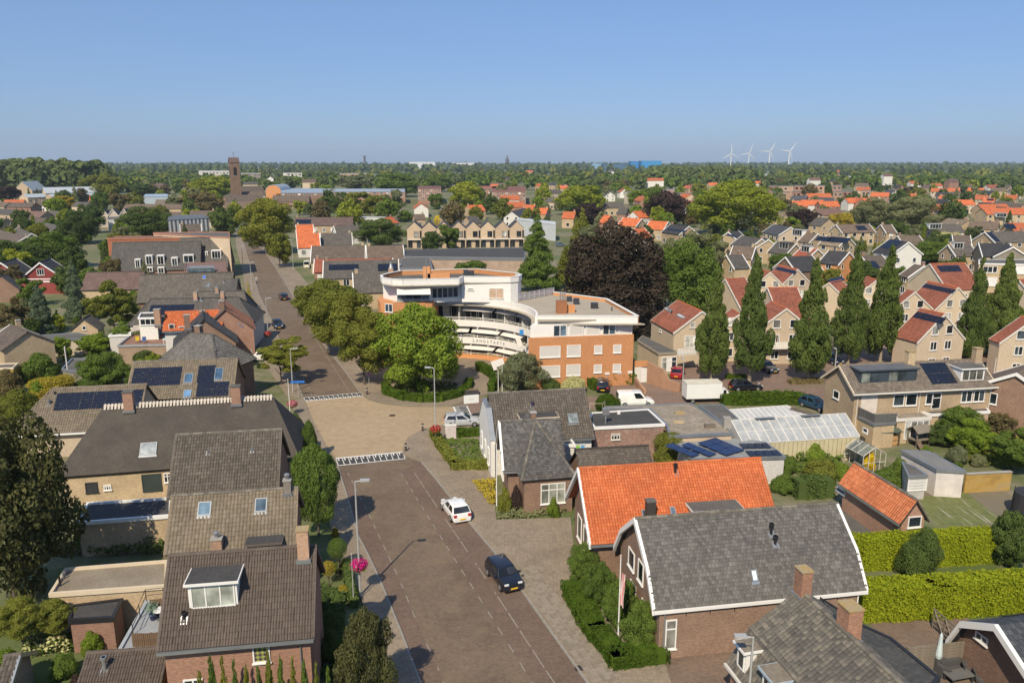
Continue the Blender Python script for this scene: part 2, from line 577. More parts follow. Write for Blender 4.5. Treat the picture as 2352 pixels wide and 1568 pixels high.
# ------------------------------------------------------------------ windows and the like, on any upright plane
def window_on(parent, O, U, N, w, h, cols=1, rows=1, frame=None, pane=None, name='window', bar=.07, sill=True, depth=.06):
 frame = frame or WHITE
 pane = pane or GLASS
 M = Matrix(((U[0], N[0], 0, O[0]), (U[1], N[1], 0, O[1]), (U[2] if len(U) > 2 else 0, 0, 1, O[2]), (0, 0, 0, 1)))
 mb = MB()
 d0, d1 = -.04, depth
 mb.box(0, d0, 0, bar, d1, h, M).box(w - bar, d0, 0, w, d1, h, M)
 mb.box(bar, d0, 0, w - bar, d1, bar, M).box(bar, d0, h - bar, w - bar, d1, h, M)
 for c in range(1, cols):
  x = w * c / cols
  mb.box(x - bar / 2, d0, bar, x + bar / 2, d1 - .008, h - bar, M)
 for r in range(1, rows):
  z = h * (.68 if rows == 2 else r / rows)
  mb.box(bar, d0, z - bar / 2, w - bar, d1 - .014, z + bar / 2, M)
 if sill: mb.box(-.06, 0, -.07, w + .06, d1 + .06, -.004, M)
 f = mb.build(name, frame, parent)
 panes = pane if isinstance(pane, (list, tuple)) else [pane] * cols
 if cols <= 4:
  for c in range(cols):
   g = MB()
   g.box(max(bar, w * c / cols) + .002, -.02, bar, min(w - bar, w * (c + 1) / cols) - .002, .018, h - bar, M)
   g.build('pane', panes[c % len(panes)], f)
 else:
  MB().box(bar, -.02, bar, w - bar, .018, h - bar, M).build('pane', panes[0], f)
 return f
# ------------------------------------------------------------------ houses
class House:
 def __init__(s, name, label, cat, A, B, zr, ze, hw=None, E=None, hwb=None, group=None, hipl=0, hipr=0, knee=None, pitch=None, zeb=None, ox=.25, oe=.35):
  if pitch is not None:
   lo, hi = ze + .1, ze + 15
   T = math.tan(math.radians(pitch))
   for _ in range(50):
    m = (lo + hi) / 2
    a, b, e = (A if isinstance(A, Vector) else at(A, m)), (B if isinstance(B, Vector) else at(B, m)), at(E, ze)
    u = (b - a).normalized()
    d = -((e.x - a.x) * -u.y + (e.y - a.y) * u.x)
    if m - ze > d * T: hi = m
    else: lo = m
   zr, hw = lo, d
  a, b = (A if isinstance(A, Vector) else at(A, zr)), (B if isinstance(B, Vector) else at(B, zr))
  s.L = (b - a).length
  s.ang = math.atan2(b.y - a.y, b.x - a.x)
  mid = (a + b) / 2
  if hw is None:
   e = at(E, ze)
   u = (b - a).normalized()
   hw = abs((e.x - a.x) * -u.y + (e.y - a.y) * u.x)
  s.zr, s.ze, s.hw, s.hwb = zr, ze, hw, hwb or hw
  s.zeb = ze if zeb is None else zeb
  s.hl, s.hr, s.ox, s.oe = hipl, hipr, ox, oe
  s.root = empty(name, (mid.x, mid.y, 0), s.ang, label, cat, group)
  s.M = Matrix.Translation((mid.x, mid.y, 0)) @ Matrix.Rotation(s.ang, 4, 'Z')
  s.MI = s.M.inverted()
  if knee: s.prof = [(-s.hw, ze), (-knee[0], knee[1]), (0, zr), (knee[0], knee[1]), (s.hwb, s.zeb)]
  else: s.prof = [(-s.hw, ze), (0, zr), (s.hwb, s.zeb)]
  s.k = 0
 def seg(s, side):
  return {'front': (0, 1), 'front2': (1, 2), 'back': (len(s.prof) - 2, len(s.prof) - 1), 'back2': (2, 3)}[side]
 def plane(s, side):
  if side in ('hipl', 'hipr'):
   h = s.hl if side == 'hipl' else s.hr
   k = -1 if side == 'hipl' else 1
   return Vector((k * s.L / 2, 0, s.zr)), Vector((k * (s.zr - s.ze), 0, h)).normalized()
  i, j = s.seg(side)
  (y0, z0), (y1, z1) = s.prof[i], s.prof[j]
  return Vector((0, y1, z1)), Vector((0, z0 - z1, y1 - y0)).normalized()
 def wall_plane(s, side):
  if side == 'front': return Vector((0, -s.hw + s.oe, 0)), Vector((0, -1, 0)), Vector((1, 0, 0))
  if side == 'back': return Vector((0, s.hwb - s.oe, 0)), Vector((0, 1, 0)), Vector((-1, 0, 0))
  k = -1 if side == 'left' else 1
  h = s.hl if side == 'left' else s.hr
  return Vector((k * (s.L / 2 + (h - s.oe if h else -s.ox)), 0, 0)), Vector((k, 0, 0)), Vector((0, k, 0))
 def hit(s, a, p, n):
  w = ray_plane(a, s.M @ p, s.M.to_3x3() @ n)
  return s.MI @ w
 def on_roof(s, a, side='front'):
  return s.hit(a, *s.plane(side))
 def on_wall(s, a, side='front'):
  p, n, u = s.wall_plane(side)
  return s.hit(a, p, n)
 # -------------------------------------------------- shell
 def walls(s, mat, z0=0.0, gable_mat=None):
  xl = s.wall_plane('left')[0].x; xr = s.wall_plane('right')[0].x
  yf, yb = -s.hw + s.oe, s.hwb - s.oe
  d = .16
  def top(y):
   for (y0, z0_), (y1, z1) in zip(s.prof, s.prof[1:]):
    if y0 - 1e-6 <= y <= y1 + 1e-6: return z0_ + (z1 - z0_) * (y - y0) / (y1 - y0) - d
  tf, tb = top(yf), top(yb)
  m = MB()
  m.face((xl, yf, z0), (xr, yf, z0), (xr, yf, tf), (xl, yf, tf))
  m.face((xr, yb, z0), (xl, yb, z0), (xl, yb, tb), (xr, yb, tb))
  ys = [yf] + [y for y, z in s.prof[1:-1]] + [yb]
  for side, x, h in (('l', xl, s.hl), ('r', xr, s.hr)):
   up = [(x, y, (top(y) if not h else min(tf, tb))) for y in (ys if not h else [yf, yb])]
   pts = [(x, yf, z0), (x, yb, z0)] + up[::-1]
   m.face(*(pts if side == 'r' else pts[::-1]))
  m.build('wall', mat, s.root)
  return s
 def roof_faces(s):
  x0, x1 = -s.L / 2, s.L / 2
  out = []
  n = len(s.prof)
  for i in range(n - 1):
   (ya, za), (yb, zb) = s.prof[i], s.prof[i + 1]
   if i < (n - 1) / 2:
    lo, hi = (ya, za), (yb, zb)
    e0, e1 = (x0 - (s.hl if i == 0 else 0), x1 + (s.hr if i == 0 else 0))
    out.append(('front' if i == 0 else 'front2', [(e0, lo[0], lo[1]), (e1, lo[0], lo[1]), (x1, hi[0], hi[1]), (x0, hi[0], hi[1])]))
   else:
    lo, hi = (yb, zb), (ya, za)
    last = i == n - 2
    e0, e1 = (x0 - (s.hl if last else 0), x1 + (s.hr if last else 0))
    out.append(('back' if last else 'back2', [(e1, lo[0], lo[1]), (e0, lo[0], lo[1]), (x0, hi[0], hi[1]), (x1, hi[0], hi[1])]))
  if s.hl: out.append(('hipl', [(x0 - s.hl, s.hwb, s.zeb), (x0 - s.hl, -s.hw, s.ze), (x0, 0, s.zr)]))
  if s.hr: out.append(('hipr', [(x1 + s.hr, -s.hw, s.ze), (x1 + s.hr, s.hwb, s.zeb), (x1, 0, s.zr)]))
  return out
 def roof(s, mat, tiles=None, only=None, t=.12, ridge=None, name='roof', caps=True):
  m = MB()
  F = s.roof_faces()
  for side, pts in F: m.slab(pts, t)
  r = m.build(name, mat, s.root)
  s.roof_ob = r
  if tiles:
   for side, pts in F:
    if only and side not in only: continue
    if side in ('back', 'back2') and not only: continue
    V_, Q_ = s.tile_face(pts, tiles)
    if len(V_): tag(link_mesh('roof_tiles', tile_mesh('roof_tiles', V_, Q_, tiles[3]), r), kind='stuff')
  if caps:
   c = MB()
   z = s.zr + .03
   ridge_caps(c, (-s.L / 2, 0, z), (s.L / 2, 0, z))
   for h, k in ((s.hl, -1), (s.hr, 1)):
    if h:
     ridge_caps(c, (k * (s.L / 2 + h), -s.hw, s.ze + .03), (k * s.L / 2, 0, z))
     ridge_caps(c, (k * (s.L / 2 + h), s.hwb, s.zeb + .03), (k * s.L / 2, 0, z))
   tag(c.build('ridge_tiles', ridge or mat, r), kind='stuff')
  return s
 def tile_face(s, pts, tiles, seed=3):
  P = [Vector(p) for p in pts]
  U = (P[1] - P[0]).normalized()
  width = (P[1] - P[0]).length
  top = P[-1]
  V = top - P[0]; V = (V - U * V.dot(U))
  length = V.length; V.normalize()
  uv = [((p - P[0]).dot(U), (p - P[0]).dot(V)) for p in P]
  mask = None
  if len(P) == 3 or abs(uv[-1][0]) > .05 or abs(uv[2][0] - width) > .05:
   rt = uv[2] if len(P) == 4 else uv[2]
   lt = uv[-1]
   def mask(u, v):
    return u > lt[0] * v / length - .08 and u < width + (rt[0] - width) * v / length + .08
  V_, Q_, s.tile_ij = tile_arrays(P[0] + (U.cross(V)) * .004, U, V, width, length, tiles[1], tiles[2], tiles[0], mask, seed)
  return V_, Q_
 def verge(s, mat, ends='lr', w=.22, t=.05, name='verge_board'):
  for e in ends:
   k = -1 if e == 'l' else 1
   x = k * s.L / 2
   m = MB()
   xa, xb = (x - t, x + .11) if k < 0 else (x - .11, x + t)
   for (y0, z0), (y1, z1) in zip(s.prof, s.prof[1:]):
    n = len(m.v)
    for xx in (xa, xb):
     m.v += [(xx, y0, z0 - w), (xx, y1, z1 - w), (xx, y1, z1 + .085), (xx, y0, z0 + .085)]
    for q in ((0, 1, 2, 3), (7, 6, 5, 4), (0, 4, 5, 1), (1, 5, 6, 2), (2, 6, 7, 3), (3, 7, 4, 0)): m.f.append(tuple(n + i for i in q))
   m.build(name, mat, s.root)
  return s
 def gutter(s, mat, back=False, r=.09):
  e0, e1 = -s.L / 2 - s.hl, s.L / 2 + s.hr
  MB().box(e0, -s.hw - r * 1.6, s.ze - .17, e1, -s.hw - .004, s.ze - .01).build('gutter', mat, s.root)
  return s
 def pipe(s, x, side='front', mat=None):
  p, n, u = s.wall_plane(side)
  q = p + u * x + n * .07
  MB().tube((q.x, q.y, .05), (q.x, q.y, s.ze - .15), .045, None, 6).build('downpipe', mat or ZINC, s.root)
  return s
 # -------------------------------------------------- pieces
 def win(s, side, p0, p1, cols=1, rows=1, frame=None, pane=None, name='window', bar=.08):
  a, b = s.on_wall(p0, side), s.on_wall(p1, side)
  p, n, u = s.wall_plane(side)
  ua, ub = sorted(((a - p).dot(u), (b - p).dot(u)))
  z1, z0 = a.z, b.z
  if z0 > z1: z0, z1 = z1, z0
  return s.winl(side, ua, max(z0, .1), max(ub - ua, .3), max(z1 - z0, .3), cols, rows, frame, pane, name, bar)
 def winl(s, side, u0, z0, w, h, cols=1, rows=1, frame=None, pane=None, name='window', bar=.08):
  p, n, u = s.wall_plane(side)
  O = p + u * u0 + n * .012
  return window_on(s.root, (O.x, O.y, z0), u, n, w, h, cols, rows, frame, pane, name, bar, sill=(name == 'window'))
 def chimney(s, a, side='front', w=.6, d=.6, h=1.5, mat=None, cap=None, pot=False, dx=0):
  q = s.on_roof(a, side)
  return s.chimney_at(q.x + dx, q.y, q.z, w, d, h, mat, cap, pot)
 def chimney_at(s, x, y, z, w=.6, d=.6, h=1.5, mat=None, cap=None, pot=False):
  c = MB().box(x - w / 2, y - d / 2, z - .5, x + w / 2, y + d / 2, z + h - .09).build('chimney', mat or B_RED, s.root)
  MB().box(x - w / 2 - .05, y - d / 2 - .05, z + h - .088, x + w / 2 + .05, y + d / 2 + .05, z + h).build('chimney_cap', cap or CONCRETE, c)
  tag(MB().box(x - w / 2 - .09, y - d / 2 - .12, z - .25, x + w / 2 + .09, y + d / 2 + .05, z - .02).build('lead_flashing', ZINC, c))
  if pot:
   MB().lathe([(.13, 0), (.13, .22), (.2, .24), (.2, .38), (.05, .46)], 10, (x, y, z + h)).build('chimney_pot', STEEL, c)
  return c
 def rect_on(s, side, p0, p1):
  a, b = s.on_roof(p0, side), s.on_roof(p1, side)
  p, n = s.plane(side)
  U = Vector((0, 0, 1)).cross(n).normalized()
  V = n.cross(U)
  ua, ub = sorted((a.dot(U), b.dot(U))); va, vb = sorted((a.dot(V), b.dot(V)))
  O = U * ua + V * va + n * p.dot(n)
  return O, U, V, n, ub - ua, vb - va
 def solar(s, side, p0, p1, cols, rows, mat=None, gap=.03, lift=.1):
  O, U, V, n, w, l = s.rect_on(side, p0, p1)
  return solar_grid(s.root, O + n * lift, U, V, n, w, l, cols, rows, mat, gap)
 def skylight(s, side, p0, p1, pane=None, frame=None):
  O, U, V, n, w, l = s.rect_on(side, p0, p1)
  w, l = max(w, .4), max(l, .5)
  M = Matrix(((U.x, V.x, n.x, O.x), (U.y, V.y, n.y, O.y), (U.z, V.z, n.z, O.z), (0, 0, 0, 1)))
  b = .07
  m = MB().box(0, 0, -.02, b, l, .13, M).box(w - b, 0, -.02, w, l, .13, M).box(b, 0, -.02, w - b, b, .13, M).box(b, l - b, -.02, w - b, l, .13, M)
  m.box(-.06, -.2, .03, w + .06, -.004, .07, M)
  f = m.build('skylight', frame or ZINC, s.root)
  MB().box(b + .002, b + .002, .02, w - b - .002, l - b - .002, .1, M).build('pane', pane or GLASS_SKY, f)
  return f
 def vent(s, a, side='front', h=.5, r=.07, mat=None, cap=True):
  q = s.on_roof(a, side)
  m = MB().tube((q.x, q.y, q.z - .1), (q.x, q.y, q.z + h), r)
  if cap: m.tube((q.x, q.y, q.z + h - .16), (q.x, q.y, q.z + h), r * 1.7)
  v = m.build('vent_pipe', mat or BLACKMETAL, s.root)
  O, U, V, n, w, l = s.rect_on(side, a, a)
  M = Matrix(((U.x, V.x, n.x, O.x), (U.y, V.y, n.y, O.y), (U.z, V.z, n.z, O.z), (0, 0, 0, 1)))
  MB().box(-.22, -.28, .03, .22, .22, .055, M).build('lead_flashing', ZINC, v)
  return v
 def dormer(s, side, p0, p1, h, roof_mat=None, wall_mat=None, cols=3, pane=None, frame=None, over=.15, label=None):
  a, b = s.on_roof(p0, side), s.on_roof(p1, side)
  p, n = s.plane(side)
  T = abs(n.y / n.z) if abs(n.y) > abs(n.x) else abs(n.x / n.z)
  U = Vector((0, 0, 1)).cross(n).normalized()
  F = Vector((n.x, n.y, 0)).normalized()
  w = abs((b - a).dot(U))
  mid = (a + b) / 2
  o = mid - U * (w / 2)
  dep = h / T
  t = MB()
  z0, z1 = o.z, o.z + h
  # cheeks and front, each with thickness
  def pt(u, d, z): return tuple(Vector((o.x, o.y, 0)) + U * u - F * d + Vector((0, 0, z)))
  for u0, u1 in ((0, .1), (w - .1, w)):
   k = len(t.v)
   t.v += [pt(u0, 0, z0 - .1), pt(u1, 0, z0 - .1), pt(u1, 0, z1), pt(u0, 0, z1), pt(u0, dep + .1, z1), pt(u1, dep + .1, z1)]
   for q in ((0, 1, 2, 3), (0, 3, 4), (1, 5, 2), (3, 2, 5, 4), (0, 4, 5, 1)): t.f.append(tuple(k + i for i in q))
  k = len(t.v)
  t.v += [pt(.1, .05, z0 - .1), pt(w - .1, .05, z0 - .1), pt(w - .1, .05, z1), pt(.1, .05, z1)]
  t.f.append((k, k + 1, k + 2, k + 3))
  d = t.build('dormer', wall_mat or WHITE, s.root)
  if label: d['label'] = label
  r = MB()
  c = [pt(-over, -over * 1.6, z1 + .002), pt(w + over, -over * 1.6, z1 + .002), pt(w + over, dep + .25, z1 + .03), pt(-over, dep + .25, z1 + .03)]
  r.slab([tuple(Vector(q) + Vector((0, 0, .14))) for q in c], .14)
  r.build('dormer_fascia', wall_mat or WHITE, d)
  MB().slab([tuple(Vector(q) * 1.0 + Vector((0, 0, .16))) for q in (pt(-over + .06, -over * 1.6 + .06, z1), pt(w + over - .06, -over * 1.6 + .06, z1), pt(w + over - .06, dep + .22, z1 + .03), pt(-over + .06, dep + .22, z1 + .03))], .012).build('dormer_roof', roof_mat or BITUMEN, d)
  if cols:
   q = Vector(pt(.12, -.0, z0 + .05))
   Uv = U
   # window directly under the dormer object (its pane is drawn in the same third level)
   M = Matrix(((Uv.x, F.x, 0, q.x), (Uv.y, F.y, 0, q.y), (0, 0, 1, q.z), (0, 0, 0, 1)))
   ww, hh, br = w - .24, h - .12, .07
   f = MB().box(0, -.03, 0, br, .05, hh, M).box(ww - br, -.03, 0, ww, .05, hh, M).box(br, -.03, 0, ww - br, .05, br, M).box(br, -.03, hh - br, ww - br, .05, hh, M)
   for c_ in range(1, cols): f.box(ww * c_ / cols - br / 2, -.03, br, ww * c_ / cols + br / 2, .045, hh - br, M)
   f.build('window_frame', frame or WHITE, d)
   panes = pane if isinstance(pane, (list, tuple)) else [pane or GLASS] * cols
   for c_ in range(cols):
    MB().box(max(br, ww * c_ / cols) + .002, -.025, br + .002, min(ww - br, ww * (c_ + 1) / cols) - .002, .015, hh - br - .002, M).build('pane', panes[c_ % len(panes)], d)
  return d
def solar_grid(parent, O, U, V, n, w, l, cols, rows, mat=None, gap=.03, thick=.04):
 cw, cl = w / cols, l / rows
 me = None
 out = []
 for r in range(rows):
  for c in range(cols):
   if me is None:
    m = MB()
    M = Matrix(((U.x, V.x, n.x, 0), (U.y, V.y, n.y, 0), (U.z, V.z, n.z, 0), (0, 0, 0, 1)))
    m.box(gap / 2, gap / 2, -thick, cw - gap / 2, cl - gap / 2, 0, M)
    me = m.mesh('solar_panel', mat or SOLAR)
   o = link_mesh('solar_panel', me, parent)
   o.location = O + U * (cw * c) + V * (cl * r)
   out.append(o)
 return out
def flat_block(name, label, cat, pts, z, wall, roof_mat, fascia=None, par=.18, group=None, z0=0.0, rim=None):
 W = [at(p, z) for p in pts]
 c = sum(W, Vector()) / len(W)
 root = empty(name, (c.x, c.y, 0), 0, label, cat, group)
 L = [(p.x - c.x, p.y - c.y) for p in W]
 area = sum(L[i][0] * L[(i + 1) % len(L)][1] - L[(i + 1) % len(L)][0] * L[i][1] for i in range(len(L)))
 if area < 0: L = L[::-1]
 def off(d):
  o = []
  k = len(L)
  for i in range(k):
   p, q, r = Vector(L[i - 1]), Vector(L[i]), Vector(L[(i + 1) % k])
   e0, e1 = (q - p).normalized(), (r - q).normalized()
   n0, n1 = Vector((e0.y, -e0.x)), Vector((e1.y, -e1.x))
   b = (n0 + n1)
   b = b / max(.35, b.dot(n0)) if b.length > 1e-6 else n0
   o.append(tuple(q + b * d))
  return o
 MB().prism(off(-.12), z0, z - .3).build('wall', wall, root)
 # rim: fascia ring
 outer, inner = off(0), off(-.2)
 m = MB()
 k = len(outer)
 for i in range(k):
  j = (i + 1) % k
  a, b, c_, d = outer[i], outer[j], inner[j], inner[i]
  m.face((*a, z - .3), (*b, z - .3), (*b, z), (*a, z))
  m.face((*a, z), (*b, z), (*c_, z), (*d, z))
  m.face((*d, z), (*c_, z), (*c_, z - .3), (*d, z - .3))
  m.face((*b, z - .3), (*a, z - .3), (*d, z - .3), (*c_, z - .3))
 m.build('roof_edge', fascia or WHITE, root)
 MB().prism(off(-.205), z - .296, z - par).build('roof', roof_mat, root)
 root['z_roof'] = z
 return root, L, c
def bwin(root, a, b, p0, p1, cols=1, rows=1, frame=None, pane=None, name='window', bar=.08):
 a, b = Vector((a[0], a[1], 0)), Vector((b[0], b[1], 0))
 u = (b - a).normalized(); n = Vector((u.y, -u.x, 0))
 q0, q1 = ray_plane(p0, a, n), ray_plane(p1, a, n)
 u0, u1 = sorted(((q0 - a).dot(u), (q1 - a).dot(u)))
 z1, z0 = max(q0.z, q1.z), max(.05, min(q0.z, q1.z))
 O = a + u * u0 + n * .02 - root.location
 R = Matrix.Rotation(-root.rotation_euler.z, 3, 'Z')
 O, u, n = R @ O, R @ u, R @ n
 return window_on(root, (O.x, O.y, z0), u, n, max(.3, u1 - u0), max(.3, z1 - z0), cols, rows, frame, pane, name, bar, sill=(name == 'window'))
# ------------------------------------------------------------------ leaves
def leaf_mesh(name, C, N, size, mat, aspect=.62, rng=None):
 rng = rng or RNG
 n = len(C)
 N = N / (np.linalg.norm(N, axis=1, keepdims=True) + 1e-9)
 r = rng.normal(size=(n, 3))
 T = np.cross(N, r); T /= (np.linalg.norm(T, axis=1, keepdims=True) + 1e-9)
 B = np.cross(N, T)
 s = size[:, None] if np.ndim(size) else size
 a = C + T * s
 b = C + B * s * aspect + N * s * .12
 c = C - T * s
 d = C - B * s * aspect + N * s * .12
 V = np.stack([a, b, c, d], 1).reshape(-1, 3)
 return mesh_from_arrays(name, V, np.arange(4 * n), np.full(n, 4), mat)
def lobe_points(lobes, n, rng, inside=.12, thick=.13, up=.25, keep_in=.8):
 L = np.array(lobes, float)
 w = (L[:, 3] * L[:, 4] + L[:, 3] * L[:, 5] + L[:, 4] * L[:, 5])
 out_c, out_n, got = [], [], 0
 while got < n:
  k = rng.choice(len(L), size=2 * n, p=w / w.sum())
  d = rng.normal(size=(2 * n, 3)); d[:, 2] += up
  d /= np.linalg.norm(d, axis=1, keepdims=True)
  r = 1 - np.abs(rng.normal(0, thick, 2 * n))
  ins = rng.random(2 * n) < inside
  r = np.where(ins, rng.random(2 * n) ** .5, r)
  c = L[k, :3] + d * L[k, 3:] * r[:, None]
  ok = np.ones(2 * n, bool)
  for q in L:
   e = (((c - q[:3]) / q[3:]) ** 2).sum(1)
   ok &= (e > keep_in ** 2) | ins | (np.abs(L[k] - q).sum(1) < 1e-9)
  c, nn = c[ok], (d / L[k, 3:])[ok]
  out_c.append(c); out_n.append(nn); got += len(c)
 c, nn = np.concatenate(out_c)[:n], np.concatenate(out_n)[:n]
 nn /= np.linalg.norm(nn, axis=1, keepdims=True)
 return c, nn
def crown_lobes(kind, rng):
 L = []
 if kind in ('round', 'broad'):
  b = kind == 'broad'
  L.append((0, 0, .85, .66, .66, .6))
  for i in range(60 if b else 44):
   d = rng.normal(size=3); d[2] = d[2] * .9 + .2; d /= np.linalg.norm(d)
   s = rng.uniform(.13, .3); q = rng.uniform(.6, .86)
   L.append((d[0] * q, d[1] * q, .88 + d[2] * q * 1.08, s * 1.1, s * 1.1, s * .98))
 elif kind == 'spire':                                   # columnar oak / poplar: low waist, several leaders, ragged top
  for i in range(90):
   t = rng.random() ** 1.15 * .98
   R = (1 - t ** 1.25) * min(1, .5 + t * 3.2) * .82
   a = rng.uniform(0, 2 * math.pi)
   q = rng.uniform(.55, 1.05)
   s = rng.uniform(.1, .22) * (1.25 - .85 * t)
   L.append((R * q * math.cos(a), R * q * math.sin(a), t * 1.93, s * 1.2, s * 1.2, s * .95))
  L.append((0, 0, .7, .5, .5, .65)); L.append((.08, 0, 1.35, .2, .2, .45)); L.append((-.12, .05, 1.2, .16, .16, .5))
 elif kind == 'cone':                                    # spruce
  for i in range(70):
   t = rng.random()
   R = (1 - t) ** .85 * .82
   a = rng.uniform(0, 2 * math.pi)
   s = .12 + .2 * (1 - t)
   L.append((R * math.cos(a), R * math.sin(a), .06 + t * 1.86, s * 1.2, s * 1.2, s * .38))
  L.append((0, 0, .6, .5, .5, .6)); L.append((0, 0, 1.25, .25, .25, .6))
 elif kind == 'egg':                                     # upright clipped oval
  L.append((0, 0, 1.0, .85, .85, .95))
  for i in range(22):
   d = rng.normal(size=3); d /= np.linalg.norm(d)
   s = rng.uniform(.16, .28)
   L.append((d[0] * .8, d[1] * .8, 1 + d[2] * .86, s, s, s))
 elif kind == 'loose':                                   # airy: separate clumps
  for i in range(34):
   d = rng.normal(size=3); d[2] = d[2] * .9 + .15; d /= np.linalg.norm(d)
   q = rng.uniform(.35, .9)
   s = rng.uniform(.16, .3)
   L.append((d[0] * q, d[1] * q, 1 + d[2] * q, s, s, s * .8))
 elif kind == 'mound':                                   # shrub sitting on the ground
  for i in range(20):
   d = rng.normal(size=3); d[2] = abs(d[2]); d /= np.linalg.norm(d)
   s = rng.uniform(.26, .46)
   L.append((d[0] * .62, d[1] * .62, .3 + d[2] * 1.25, s, s, s * 1.1))
  L.append((0, 0, .8, .7, .7, .85))
 elif kind == 'ball':
  L.append((0, 0, 1, 1, 1, 1))
 return L
_CR = {}
def crown_mesh(kind, lod, var=0):
 key = (kind, lod, var)
 if key not in _CR:
  rng = np.random.default_rng(hash_key(key))
  n, s = {'near': (24000, .0285), 'mid': (9000, .046), 'far': (2200, .088), 'tiny': (420, .19)}[lod]
  if kind == 'ball': n, s = n // 3, s * 1.1
  c, nn = lobe_points(crown_lobes(kind, rng), n, rng, inside=.12 if kind != 'loose' else .25, thick=.13 if kind in ('ball', 'egg') else .2, up=.2)
  c = c + .035 * np.sin(c[:, [1, 2, 0]] * 9 + var) + .02 * np.sin(c[:, [2, 0, 1]] * 23)
  nn = nn + rng.normal(0, .45, nn.shape)
  if kind == 'cone': nn[:, 2] -= .25
  _CR[key] = leaf_mesh('leaf_crown', c, nn, s * rng.uniform(.5, 1.5, n), LEAF['green'], rng=rng)
 return _CR[key]
def hash_key(k):
 return sum((i + 1) * 7919 * sum(ord(ch) for ch in str(p)) for i, p in enumerate(k)) % 99991
LEAF = {k: foliage(mul(a, 1.5), mul(b, 1.4), c) for k, a, b, c in (
 ('green', (.062, .098, .02), (.115, .165, .038), .3), ('dark', (.042, .066, .02), (.085, .12, .036), .25), ('olive', (.1, .114, .02), (.168, .182, .04), .3), ('bright', (.09, .138, .017), (.17, .23, .036), .3),
 ('lime', (.12, .15, .016), (.22, .25, .036), .3), ('yellow', (.19, .165, .02), (.33, .27, .045), .3), ('gold', (.42, .31, .012), (.62, .48, .035), .3), ('oak', (.05, .072, .02), (.1, .135, .035), .25), ('copper', (.022, .0185, .0155), (.05, .04, .033), .2), ('purple', (.024, .018, .019), (.058, .04, .036), .15),
 ('blue', (.052, .08, .05), (.11, .145, .095), .15), ('grey', (.1, .118, .055), (.18, .19, .105), .25), ('brown', (.075, .065, .03), (.15, .125, .062), .25), ('pale', (.26, .26, .11), (.46, .44, .22), .2), ('hedge', (.03, .058, .008), (.062, .1, .014), .25), ('umber', (.038, .044, .018), (.1, .1, .042), .25),
 ('privet', (.105, .145, .009), (.205, .235, .017), .25), ('wood', (.045, .068, .026), (.1, .128, .048), .25))}
_TK = {}
def trunk_mesh(var, limbs=5, pale=False):
 key = (var, limbs, pale)
 if key not in _TK:
  rng = random.Random(var * 7 + limbs)
  m = MB()
  m.path([(0, 0, -.02), (.01, 0, .25), (.0, .02, .6), (.02, .01, 1.0)], [.06, .045, .036, .026], 7)
  for i in range(limbs):
   a = i * 2.4 + rng.random()
   z = .45 + .5 * i / max(1, limbs)
   r = rng.uniform(.3, .5)
   m.path([(.01, .01, z), (math.cos(a) * r * .5, math.sin(a) * r * .5, z + .22), (math.cos(a) * r, math.sin(a) * r, z + .5)], [.026, .018, .007], 5)
  _TK[key] = m.mesh('trunk', BARK_PALE if pale else BARK)
 return _TK[key]
AUTO = []          # things whose label is completed at the end from the nearest landmark
def tree_at(w, height, radius, kind='round', tint='green', lod='mid', base=.22, name='tree', label=None, group=None, var=None, shape=None, pale=False, trunk=True, squash=1.0):
 var = random.randrange(3) if var is None else var
 t = empty(name, (w[0], w[1], 0), random.uniform(0, 6.28), label, 'shrub' if kind == 'mound' or height < 2.6 else 'tree', group)
 zb = height * base
 c = link_mesh('crown', crown_mesh(kind, lod, var), t)
 c.location = (0, 0, zb)
 c.scale = (radius, radius * squash, (height - zb) / 2)
 c.material_slots[0].link = 'OBJECT'
 c.material_slots[0].material = LEAF[tint]
 if trunk:
  k = link_mesh('trunk', trunk_mesh(var, 5, pale), t)
  hh = max(zb * 1.25, height * .3)
  k.scale = (hh * .85, hh * .85, hh)
 if label is None: AUTO.append((t, {'tint': tint, 'kind': kind, 'h': height}))
 return t
def tree_px(base_px, ytop, wpx, **kw):
 w = at(base_px)
 h = height_at(w, ytop)
 zc = Vector((w.x, w.y, h * .6))
 r = wpx * mpp(zc) / 2 * (1.14 if kw.get('kind') in ('round', 'broad', 'loose') else 1.0)
 return tree_at(w, max(h, .5), r, **kw)
